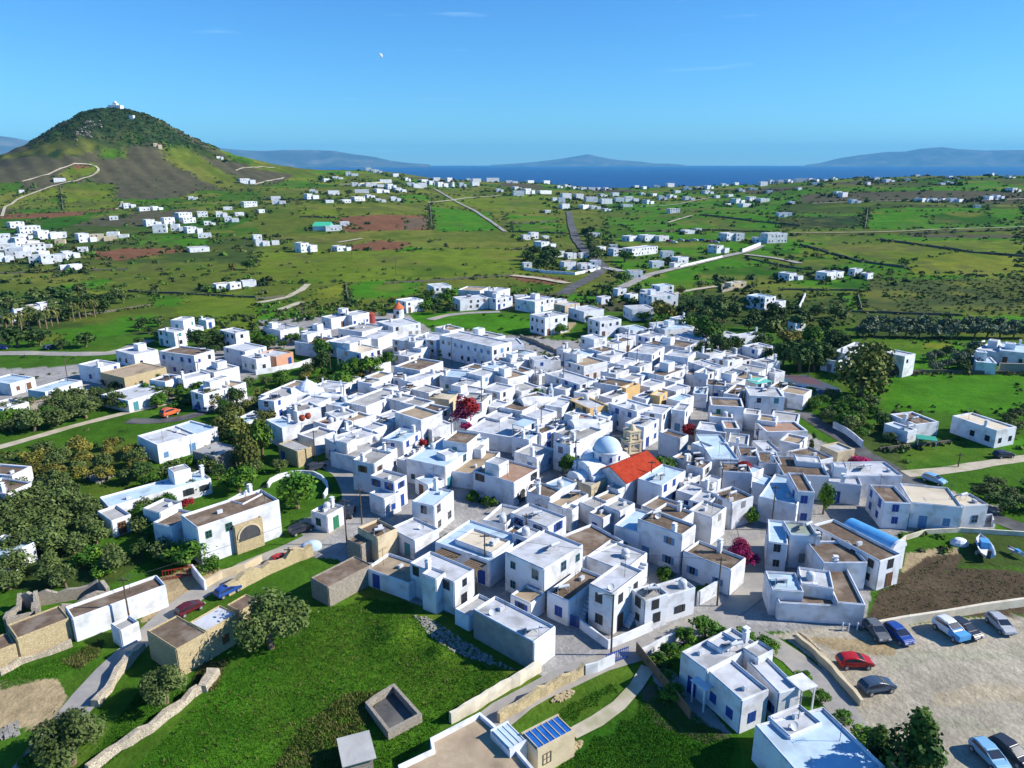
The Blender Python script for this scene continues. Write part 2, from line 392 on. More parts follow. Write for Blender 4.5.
def terrain():
    az = np.concatenate([np.arange(-75, -37, .8), np.arange(-37, 37, .12), np.arange(37, 75.1, .8)]) * math.pi / 180
    dep = np.arange(60, 6.7, -.12)
    r = [2.0, 8, 15, 24] + list(CAM_H / np.tan(dep * math.pi / 180))
    while r[-1] < 1560: r.append(r[-1] + max(3.2, 3.2 * r[-1] / 800))
    while r[-1] < 2400: r.append(r[-1] + 24)
    r = np.array(r); RR, AA = np.meshgrid(r, az, indexing='ij')
    X = RR * np.sin(AA); Y = RR * np.cos(AA); Z = hz(X, Y)
    nr, na = X.shape
    co = np.stack([X, Y, Z], -1).reshape(-1, 3).astype(np.float32)
    # colours ------------------------------------------------
    C = np.zeros(X.shape + (3,)); 
    C[:] = FC['g']
    far = RR > 300
    # unrecorded land: small irregular plots
    wx = X + 30 * noise2(X, Y, 90, 3); wy = Y + 30 * noise2(X, Y, 90, 4)
    ci = np.floor(wx / 75); cj = np.floor(wy / 120 + .5 * (ci % 2))
    hsh = ((ci * 127.1 + cj * 311.7) % 17) / 17.0
    pal = [FC['O'], FC['g'], FC['D'], FC['G'], FC['o'], FC['H'], FC['E'], FC['o']]
    for k, c in enumerate(pal): C[far & (hsh >= k / 8) & (hsh < (k + 1) / 8)] = c
    for ln in FIELDS.strip().split('\n'):
        k, s = ln.split(' ', 1)
        pts = [tuple(float(q) for q in p.split()) for p in s.split(',')]
        P = []
        for u, v in pts:
            u = u + 220 if u >= 1020 else (u - 220 if u <= 2 else u)      # fields run on beyond the frame
            g = gnd(u, v); P.append((g.x, g.y))
        sm = 1.2
        m = inpoly(X + sm * (noise2(X, Y, 5, 9) - .5) * np.clip(RR / 150, .5, 8), Y + sm * (noise2(X, Y, 5, 10) - .5) * np.clip(RR / 80, .5, 16), P)
        C[m] = FC[k]
    gy = C[..., 1] > C[..., 0] * 1.15
    n1 = noise2(X, Y, 40, 5); n2 = noise2(X, Y, 12, 6); n3 = noise2(X, Y, 4, 7)
    mot = (n1 * .45 + n2 * .35 + n3 * .2)
    dry = np.clip((mot - .55) * 4.5, 0, 1)[..., None] * gy[..., None] * .55
    C = C * (1 - dry) + np.array((.085, .10, .015)) * dry
    C *= (.72 + .56 * n3 * .5 + .56 * n2 * .5)[..., None] ** np.where(gy, 1, .6)[..., None]
    # a patchwork of damp, dry and grazed ground inside the far plots
    fr = sst(230, 420, RR)[..., None] * gy[..., None]
    a1 = noise2(X * .55, Y, 34, 21); a2 = noise2(X, Y * .8, 15, 22); a3 = noise2(X, Y, 6, 23)
    for nn, th, col, k_ in ((a1 * .6 + a2 * .4, .58, (.155, .165, .03), .75), (a2 * .5 + noise2(X, Y, 52, 24) * .5, .60, (.030, .095, .008), .5), (a3 * .45 + noise2(X, Y * .6, 26, 25) * .55, .62, (.085, .09, .03), .55)):
        w_ = np.clip((nn - th) * 9, 0, 1)[..., None] * fr * k_; C = C * (1 - w_) + np.array(col) * w_
    # wheel ruts worn into the car park
    ck = gnd(960, 705); kp = [(gnd(*q).x, gnd(*q).y) for q in ((790, 640), (868, 634), (1030, 616), (1100, 780), (905, 785), (850, 705))]
    mk = inpoly(X, Y, kp); dk = np.hypot(X - ck.x, (Y - ck.y) * 1.3) + 1.5 * noise2(X, Y, 7, 31)
    rt = .10 * np.sin(dk * 2.4) * noise2(X, Y, 9, 32) + .10 * np.sin((X * .8 + Y * .5) * 3.1 + 3 * noise2(X, Y, 12, 33)) * np.clip(noise2(X, Y, 14, 34) - .3, 0, 1)
    C[mk] *= (1 + rt[mk] - .12 * noise2(X, Y, 5, 35)[mk])[:, None]
    # rock and bush mottling on the hill
    me = bpy.data.meshes.new('ground'); i = np.arange(nr * na).reshape(nr, na)
    q = np.stack([i[:-1, :-1], i[:-1, 1:], i[1:, 1:], i[1:, :-1]], -1).reshape(-1, 4)[:, ::-1]
    me.vertices.add(len(co)); me.vertices.foreach_set('co', co.ravel())
    me.loops.add(q.size); me.loops.foreach_set('vertex_index', q.ravel().astype(np.int32))
    me.polygons.add(len(q)); me.polygons.foreach_set('loop_start', (np.arange(len(q)) * 4).astype(np.int32))
    me.polygons.foreach_set('use_smooth', np.ones(len(q), bool))
    me.update(calc_edges=True)
    at = me.color_attributes.new('Cover', 'FLOAT_COLOR', 'POINT')
    at.data.foreach_set('color', np.concatenate([C.reshape(-1, 3), np.ones((len(co), 1))], 1).astype(np.float32).ravel())
    m, N, L, P = newmat('ground cover'); P.inputs['Roughness'].default_value = 1; P.inputs['Specular IOR Level'].default_value = .05
    a = N.new('ShaderNodeAttribute'); a.attribute_name = 'Cover'; g = N.new('ShaderNodeNewGeometry'); prev = a.outputs['Color']
    for sc, lo, hi in ((3.2, .84, 1.16), (.6, .78, 1.24), (.12, .78, 1.24)):
        n = N.new('ShaderNodeTexNoise'); n.inputs['Scale'].default_value = sc; n.inputs['Detail'].default_value = 6; n.inputs['Roughness'].default_value = .7; L.new(g.outputs['Position'], n.inputs['Vector'])
        mr = N.new('ShaderNodeMapRange'); mr.inputs['From Min'].default_value = .3; mr.inputs['From Max'].default_value = .7; mr.inputs['To Min'].default_value = lo; mr.inputs['To Max'].default_value = hi; L.new(n.outputs['Fac'], mr.inputs['Value'])
        x = N.new('ShaderNodeVectorMath'); x.operation = 'SCALE'; L.new(prev, x.inputs[0]); L.new(mr.outputs[0], x.inputs['Scale']); prev = x.outputs[0]
    L.new(prev, P.inputs['Base Color'])
    b = N.new('ShaderNodeBump'); b.inputs['Strength'].default_value = .7; b.inputs['Distance'].default_value = .25
    n = N.new('ShaderNodeTexNoise'); n.inputs['Scale'].default_value = 1.6; n.inputs['Detail'].default_value = 8; L.new(g.outputs['Position'], n.inputs['Vector']); L.new(n.outputs['Fac'], b.inputs['Height']); L.new(b.outputs[0], P.inputs['Normal'])
    me.materials.append(m)
    tag(link('ground', me), kind='structure')
terrain()
RM = {'conc': mat('worn concrete road', (.26, .25, .24), (.36, .34, .31), .4, c3=(.42, .38, .30), sc3=.12, bump=.1),
      'wallc': mat('pale concrete', (.3, .3, .29), (.4, .39, .36), .4),
      'asph': mat('old asphalt', (.065, .065, .07), (.11, .11, .11), .5, c3=(.15, .15, .14), sc3=.15),
      'dirt': mat('pale dirt track', (.42, .37, .27), (.54, .48, .37), .5, c3=(.3, .3, .16), sc3=.2, bump=.2)}
def road(wd, mk, kind, pts, lift=.05):
    P = [gnd(u, v) for u, v in pts]
    # resample
    Q = [P[0]]
    for a, b in zip(P, P[1:]):
        d = (b.xy - a.xy).length; n = max(1, int(d / (2.5 if a.y < 400 else 8)))
        for k in range(1, n + 1): Q.append(a.lerp(b, k / n))
    for _ in range(3): Q = [Q[0]] + [Q[i] * .5 + (Q[i - 1] + Q[i + 1]) * .25 for i in range(1, len(Q) - 1)] + [Q[-1]]
    mb = MB(); V = []; F = []
    for i, p in enumerate(Q):
        t = (Q[min(i + 1, len(Q) - 1)] - Q[max(i - 1, 0)]).to_2d()
        t = t.normalized() if t.length > 0 else Vector((0, 1)); nx = Vector((-t.y, t.x))
        hw = wd / 2 * (1 + .08 * math.sin(i * 1.7) + .05 * math.sin(i * .6))
        k = lift if p.length < 350 else .35 + p.length * .0004
        for s in (-1, 0, 1):
            x, y = p.x + nx.x * hw * s, p.y + nx.y * hw * s; V.append((x, y, gz(x, y) + k))
        if i:
            n = 3 * i; F += [(n - 3, n, n + 1, n - 2), (n - 2, n + 1, n + 2, n - 1)]
    F = [f[::-1] for f in F]
    mb.add(V, F); o = mb.build(kind, RM[mk]); tag(o, kind='structure'); return Q
ROADQ = []
for i, (wd, mk, kind, pts) in enumerate(ROADS): ROADQ.append((road(wd, mk, kind, pts, .05 + .004 * i), wd))
# ------------------------------------------------------------------ sea, islands
def seamat():
    m, N, L, P = newmat('sea water'); P.inputs['Base Color'].default_value = (.004, .035, .16, 1); P.inputs['Roughness'].default_value = .35; P.inputs['Specular IOR Level'].default_value = .08
    g = N.new('ShaderNodeNewGeometry'); n = N.new('ShaderNodeTexNoise'); n.inputs['Scale'].default_value = .02; n.inputs['Detail'].default_value = 8; L.new(g.outputs['Position'], n.inputs['Vector'])
    b = N.new('ShaderNodeBump'); b.inputs['Strength'].default_value = .8; b.inputs['Distance'].default_value = 4; L.new(n.outputs['Fac'], b.inputs['Height']); L.new(b.outputs[0], P.inputs['Normal'])
    n2 = N.new('ShaderNodeTexNoise'); n2.inputs['Scale'].default_value = .0012; n2.inputs['Detail'].default_value = 6; L.new(g.outputs['Position'], n2.inputs['Vector'])
    r = N.new('ShaderNodeValToRGB'); r.color_ramp.elements[0].position = .35; r.color_ramp.elements[1].position = .7; r.color_ramp.elements[0].color = (.002, .028, .13, 1); r.color_ramp.elements[1].color = (.004, .042, .17, 1); L.new(n2.outputs['Fac'], r.inputs[0]); L.new(r.outputs[0], P.inputs['Base Color'])
    return m
SEA_Z = -45
mb = MB(); n = 48; V = []; F = []
rr = [1700, 2400, 4000, 8000, 16000, 34000]
for r in rr:
    for i in range(n + 1):
        a = rad(-70 + 140 * i / n); V.append((r * math.sin(a), r * math.cos(a), SEA_Z))
for k in range(len(rr) - 1):
    for i in range(n): F.append((k * (n + 1) + i, (k + 1) * (n + 1) + i, (k + 1) * (n + 1) + i + 1, k * (n + 1) + i + 1)[::-1])
mb.add(V, F); tag(mb.build('sea', seamat()), kind='structure')
IM = mat('island rock and scrub', (.05, .075, .075), (.10, .12, .11), .0012, detail=8, c3=(.17, .17, .15), sc3=.0022, lo=.4, hi=.6)
def island(name, D, dep, pts, seed):
    us = np.arange(pts[0][0], pts[-1][0] + .1, 2.5); vs = np.interp(us, [p[0] for p in pts], [p[1] for p in pts])
    nd_ = 22; V = []; F = []
    for i, (u, v) in enumerate(zip(us, vs)):
        d = ray(u, v); hl = math.hypot(d[0], d[1]); top = CAM_H + D * d[2] / hl
        for j in range(nd_ + 1):
            s = j / nd_ * 2 - 1; r = D + s * dep; x, y = d[0] / hl * r, d[1] / hl * r
            b = max(0, 1 - abs(s) ** 1.5)
            nn = float(noise2(np.array([x]), np.array([y]), dep * .35, seed)[0]) * .6 + float(noise2(np.array([x]), np.array([y]), dep * .12, seed + 1)[0]) * .4
            f = b * (1 - (1 - b) * .9 * nn) if abs(s) > .01 else 1
            V.append((x, y, SEA_Z - 3 + (top - SEA_Z + 3) * f * (r / D if s <= 0 else 1) * 1.0))
        if i:
            for j in range(nd_):
                a = (i - 1) * (nd_ + 1) + j; F.append((a, a + nd_ + 1, a + nd_ + 2, a + 1))
    mb = MB(); mb.add(V, F); tag(mb.build(name, IM, smooth=True), kind='structure')
island('island', 22000, 1800, [(150, 163), (175, 152), (200, 147), (215, 147.5), (240, 150), (262, 151), (285, 150), (312, 150), (335, 151), (352, 154), (375, 157), (392, 161), (410, 163), (430, 164.5)], 11)
island('island', 28000, 1500, [(490, 165), (515, 163.5), (535, 162), (555, 159.5), (572, 157), (588, 154.2), (600, 157), (618, 160), (640, 161.5), (655, 163.5), (668, 163.6), (685, 165)], 12)
island('island', 29000, 1800, [(805, 165), (820, 163), (840, 158), (860, 155), (885, 152), (905, 151.5), (922, 148.5), (942, 147), (958, 149), (985, 150.5), (1010, 150), (1040, 150), (1090, 152)], 13)
island('mountain', 20000, 2200, [(-90, 128), (-60, 130), (-30, 134), (0, 136), (15, 138), (30, 141), (48, 148), (60, 160)], 14)
# haze: even, thin air over land and sea
def haze():
    m = bpy.data.materials.new('sea air'); m.use_nodes = True; N = m.node_tree.nodes; N.clear()
    o = N.new('ShaderNodeOutputMaterial'); v = N.new('ShaderNodeVolumePrincipled'); v.inputs['Color'].default_value = (.16, .58, 1, 1); v.inputs['Density'].default_value = 3.6e-5; v.inputs['Anisotropy'].default_value = .0
    m.node_tree.links.new(v.outputs[0], o.inputs['Volume'])
    mb = MB(); mb.box(-34000, 34000, -600, 35000, -63.5, 800); tag(mb.build('haze', m), 'thin blue sea haze over land and water', kind='stuff')
haze()
# day moon, its phase put into the shape: sunlit half only
mb = MB(); mb.lathe([(math.sin(t), math.cos(t)) for t in np.linspace(math.pi / 2, .02, 10)], 24)
d = Vector(ray(380, 56)).normalized()
mo = mb.build('moon', mat('lunar dust', (.62, .66, .7), (.42, .46, .52), 1.2, coord='obj'), None, cam.location + d * 90000, smooth=True); mo.scale = (300,) * 3; mo.rotation_euler = sd.to_track_quat('Z', 'Y').to_euler()
tag(mo, 'small pale half moon high in the blue daytime sky', 'moon')
# ------------------------------------------------------------------ houses
NEARY = 150.0
def winmesh(kind, style):
    """a small window: painted frame with closed or open leaves; x along the wall, -y outwards"""
    mb = MB(); w2, h = .45, 1.15
    mb.box(-w2 - .07, w2 + .07, -.05, .02, -.07, 0); mb.box(-w2 - .07, w2 + .07, -.05, .02, h, h + .07)
    mb.box(-w2 - .07, -w2, -.05, .02, 0, h); mb.box(w2, w2 + .07, -.05, .02, 0, h)
    if style == 0:   # leaves folded back on the wall
        mb.box(-w2 - .5, -w2 - .08, -.07, -.02, -.02, h + .02); mb.box(w2 + .08, w2 + .5, -.07, -.02, -.02, h + .02); mb.box(-.03, .03, -.04, .0, 0, h)
    elif style == 1:  # closed leaves
        mb.box(-w2, -.02, -.045, -.01, .02, h - .02); mb.box(.02, w2, -.045, -.01, .02, h - .02)
    else:
        mb.box(-.03, .03, -.04, .0, 0, h); mb.box(-w2, w2, -.04, .0, h * .5 - .025, h * .5 + .025)
    return mb.mesh('window', SH[kind])
def panemesh():
    mb = MB(); mb.box(-.44, .44, -.02, .015, .01, 1.14); return mb.mesh('pane', M['glass'])
def farwin(kind):
    mb = MB(); mb.box(-.5, .5, -.05, .02, 0, 1.2); return mb.mesh('window', SH[kind] if kind != 'dark' else M['glass'])
def doormesh(kind):
    mb = MB(); mb.box(-.5, .5, -.05, .02, 0, 2.1); mb.box(-.62, -.5, -.08, .02, 0, 2.2); mb.box(.5, .62, -.08, .02, 0, 2.2); mb.box(-.62, .62, -.08, .02, 2.1, 2.22)
    mb.box(-.42, -.06, -.07, -.04, .2, 1.9); mb.box(.06, .42, -.07, -.04, .2, 1.9); return mb.mesh('door', SH[kind])
WM = {(k, s): winmesh(k, s) for k in SH for s in (0, 1, 2)}; PM = panemesh(); FW = {k: farwin(k) for k in SH}; DM = {k: doormesh(k) for k in SH}
def chim():
    mb = MB(); mb.box(-.3, .3, -.3, .3, -.2, 1.1); mb.box(-.38, .38, -.38, .38, 1.1, 1.2); mb.box(-.2, .2, -.2, .2, 1.2, 1.45); mb.box(-.34, .34, -.34, .34, 1.45, 1.53); return mb.mesh('chimney', M['white'])
def heater():
    mb = MB(); mb.mi = 0
    mb.add([(-1, -.9, .25), (1, -.9, .25), (1, .5, 1.15), (-1, .5, 1.15), (-1, -.86, .18), (1, -.86, .18), (1, .54, 1.08), (-1, .54, 1.08)], [(0, 1, 2, 3), (7, 6, 5, 4), (0, 4, 5, 1), (1, 5, 6, 2), (2, 6, 7, 3), (3, 7, 4, 0)])
    mb.mi = 1; mb.cyl((-.75, .75, 1.25), (.75, .75, 1.25), .22, n=12)
    for x in (-.8, .8): mb.cyl((x, .75, -.3), (x, .75, 1.1), .04, n=4); mb.cyl((x, -.8, -.3), (x, -.8, .25), .04, n=4); mb.cyl((x, .7, -.2), (x, -.7, .2), .03, n=4)
    return mb.mesh('solar_heater', [M['solar'], M['tank']])
def antenna():
    mb = MB(); mb.cyl((0, 0, -.3), (0, 0, 2.8), .03, n=5); mb.cyl((-.8, 0, 2.6), (.8, 0, 2.6), .02, n=4)
    for k in range(6): x = -.7 + .28 * k; mb.cyl((x, -.35, 2.6), (x, .35, 2.6), .012, n=4)
    return mb.mesh('antenna', M['dmetal'])
def drum():
    mb = MB(); mb.lathe([(.55, 0), (.6, .1), (.6, 1.05), (.45, 1.25), (.15, 1.3)], 14, (0, 0, -.15)); return mb.mesh('water_drum', M['tank'], True)
def acbox():
    mb = MB(); mb.box(-.42, .42, -.18, .18, -.1, .55); mb.cyl((0, -.19, .25), (0, -.2, .25), .2, n=10); return mb.mesh('cooler_unit', M['tank'])
def dish():
    mb = MB(); mb.cyl((0, 0, -.3), (0, 0, .7), .03, n=5); mb.lathe([(.45, .12), (.3, .04), (.02, 0)], 12, (0, 0, .7)); me = mb.mesh('dish', M['tank']); return me
EX = {'chimney': chim(), 'solar_heater': heater(), 'antenna': antenna(), 'water_drum': drum(), 'cooler_unit': acbox(), 'dish': dish()}
HOUSES = []
WALLM = {'W': 'white', 'T': 'cream', 'S': 'stone', 'Y': 'yellow', 'G': 'grey', 'Q': 'gstone', 'K': 'pink'}
def rect(p3, z):
    L, F, Rr = [onz(u, v, z) for u, v in p3]
    e1 = (L - F).to_2d(); e2 = (Rr - F).to_2d()
    a1 = math.atan2(e1.y, e1.x); a2 = math.atan2(e2.y, e2.x)
    d = (a1 - a2 + math.pi) % (2 * math.pi) - math.pi
    k = (d - math.pi / 2) / 2; l1, l2 = max(2.2, e1.length), max(2.2, e2.length)
    wgt = l2 / (l1 + l2)          # trust the longer side
    a1 -= 2 * k * wgt; a2 += 2 * k * (1 - wgt)
    u = Vector((math.cos(a2), math.sin(a2))); v = Vector((-u.y, u.x))
    return F.to_2d(), u, v, l2 * max(.75, math.cos(k)), l1 * max(.75, math.cos(k))
def wallbox(root, F, u, v, a, b, z0, h, wm, rf, par, near, name='wall', flat=False):
    o = root.location
    def W(x, y, z): p = F + u * x + v * y; return (p.x - o.x, p.y - o.y, z - o.z)
    t = min(.28, a * .1, b * .1) if near else .35
    if flat: t = .12
    q = [(0, 0), (a, 0), (a, b), (0, b)]; qi = [(t, t), (a - t, t), (a - t, b - t), (t, b - t)]
    bm = bmesh.new()
    A = [bm.verts.new(W(x, y, z0)) for x, y in q]; B = [bm.verts.new(W(x, y, h)) for x, y in q]
    Cc = [bm.verts.new(W(x, y, h)) for x, y in qi]; D = [bm.verts.new(W(x, y, h - par - .05)) for x, y in qi]
    E = []
    for i in range(4):
        j = (i + 1) % 4
        bm.faces.new((A[i], A[j], B[j], B[i])); bm.faces.new((B[i], B[j], Cc[j], Cc[i])); bm.faces.new((Cc[i], Cc[j], D[j], D[i]))
    bm.edges.ensure_lookup_table()
    if near:
        top = [e for e in bm.edges if all(w_ in B + Cc for w_ in e.verts) and not ((e.verts[0] in B) != (e.verts[1] in B))] + [e for e in bm.edges if (e.verts[0] in A) != (e.verts[1] in A)]
        bmesh.ops.bevel(bm, geom=top, offset=.11, segments=2, affect='EDGES')
    me = bpy.data.meshes.new(name); bm.to_mesh(me); bm.free(); me.materials.append(M[WALLM[wm]])
    if name == 'wall' and root.get('side'):
        me.materials.append(M['grey']); nu = -u
        for pl in me.polygons:
            if pl.normal.x * nu.x + pl.normal.y * nu.y > .9 and pl.area > 6: pl.material_index = 1
    wo = link(name, me, root)
    me2 = bpy.data.meshes.new('roof'); s = t - .01
    me2.from_pydata([W(x, y, h - par) for x, y in ((s, s), (a - s, s), (a - s, b - s), (s, b - s))], [], [(0, 1, 2, 3)]); me2.materials.append(RF[rf]); me2.update()
    ro = link('roof', me2, root if name == 'wall' else wo)
    return wo, ro
def openings(root, F, u, v, a, b, zb, h, kind, near, mid, dens=1.0, doors=True, rng=R):
    """windows and doors along the four sides of one block"""
    o = root.location; storeys = max(1, int(round((h - zb) / 3.05))); sh = (h - zb - .2) / storeys
    style = rng.choice((0, 1, 1, 2)); had = not doors
    sides = [(F, u, a), (F + u * a, v, b), (F + u * a + v * b, -u, a), (F + v * b, -v, b)]
    for si, (P, d, ln) in enumerate(sides):
        nrm = Vector((d.y, -d.x)); rz = math.atan2(d.y, d.x)
        toc = -(P + d * ln / 2)
        if nrm.dot(toc) < 0: continue          # the photograph shows nothing of that side
        n = int(ln / 2.7)
        if n < 1: continue
        for st in range(storeys):
            for k in range(n):
                if rng.random() > .66 * dens: continue
                x = ln * (k + .5) / n + rng.uniform(-.25, .25)
                z = zb + st * sh + 1.0 + (.1 if st else 0)
                p = P + d * x + nrm * .004
                isdoor = st == 0 and (not had) and si in (0, 1, 3) and rng.random() < .5
                if isdoor:
                    had = True; link('door', DM[kind if kind != 'dark' else 'brown'], root, (p.x - o.x, p.y - o.y, zb - o.z + .1), rz); continue
                if z + 1.4 > h: z = h - 1.6
                if z < zb + .3: continue
                s = rng.uniform(.8, 1.15)
                if near:
                    w_ = link('window', WM[(kind, style)], root, (p.x - o.x, p.y - o.y, z - o.z), rz); w_.scale = (s, 1, s)
                    if style != 1: link('pane', PM, w_)
                elif mid: w_ = link('window', FW[kind if rng.random() < .55 else 'dark'], root, (p.x - o.x, p.y - o.y, z - o.z), rz); w_.scale = (s, 1, s)
                else: w_ = link('window', FW['dark'], root, (p.x - o.x, p.y - o.y, z - o.z), rz); w_.scale = (s * 1.0, 1, s * .85)
def extras(root, F, u, v, a, b, z, near, rng, many=1.2):
    o = root.location; ang = math.atan2(u.y, u.x)
    pick = [('chimney', .30), ('solar_heater', .3), ('antenna', .6 if near else .35), ('water_drum', .16), ('cooler_unit', .4 if near else .2), ('dish', .2 if near else 0)]
    for nm, pr in pick:
        if (rng.random() < pr * many or (nm == 'chimney' and root.get('chim'))) and a > 2.8 and b > 2.8:
            x = rng.uniform(1.1, a - 1.1) if a > 2.4 else a / 2; y = rng.uniform(1.1, b - 1.1) if b > 2.4 else b / 2
            if nm == 'chimney': x = rng.choice((.6, a - .6))
            p = F + u * x + v * y
            e = link(nm, EX[nm], root, (p.x - o.x, p.y - o.y, z - o.z), ang if nm != 'solar_heater' else rad(200) + rng.uniform(-.3, .3))
            if nm == 'dish': e.rotation_euler = (rad(60), 0, rad(20))
            if nm == 'chimney': e.scale = (1, 1, rng.uniform(.9, 1.5))
RN = {'w': 'white', 'g': 'grey', 'b': 'brown', 't': 'tan', 'c': 'cream', 'n': 'grey-green', 'l': 'pale blue', 'B': 'bright blue', 'R': 'red', 'p': 'pinkish'}
WN = {'W': 'white', 'T': 'cream', 'S': 'stone', 'Y': 'yellow', 'G': 'grey', 'Q': 'stone', 'K': 'salmon'}
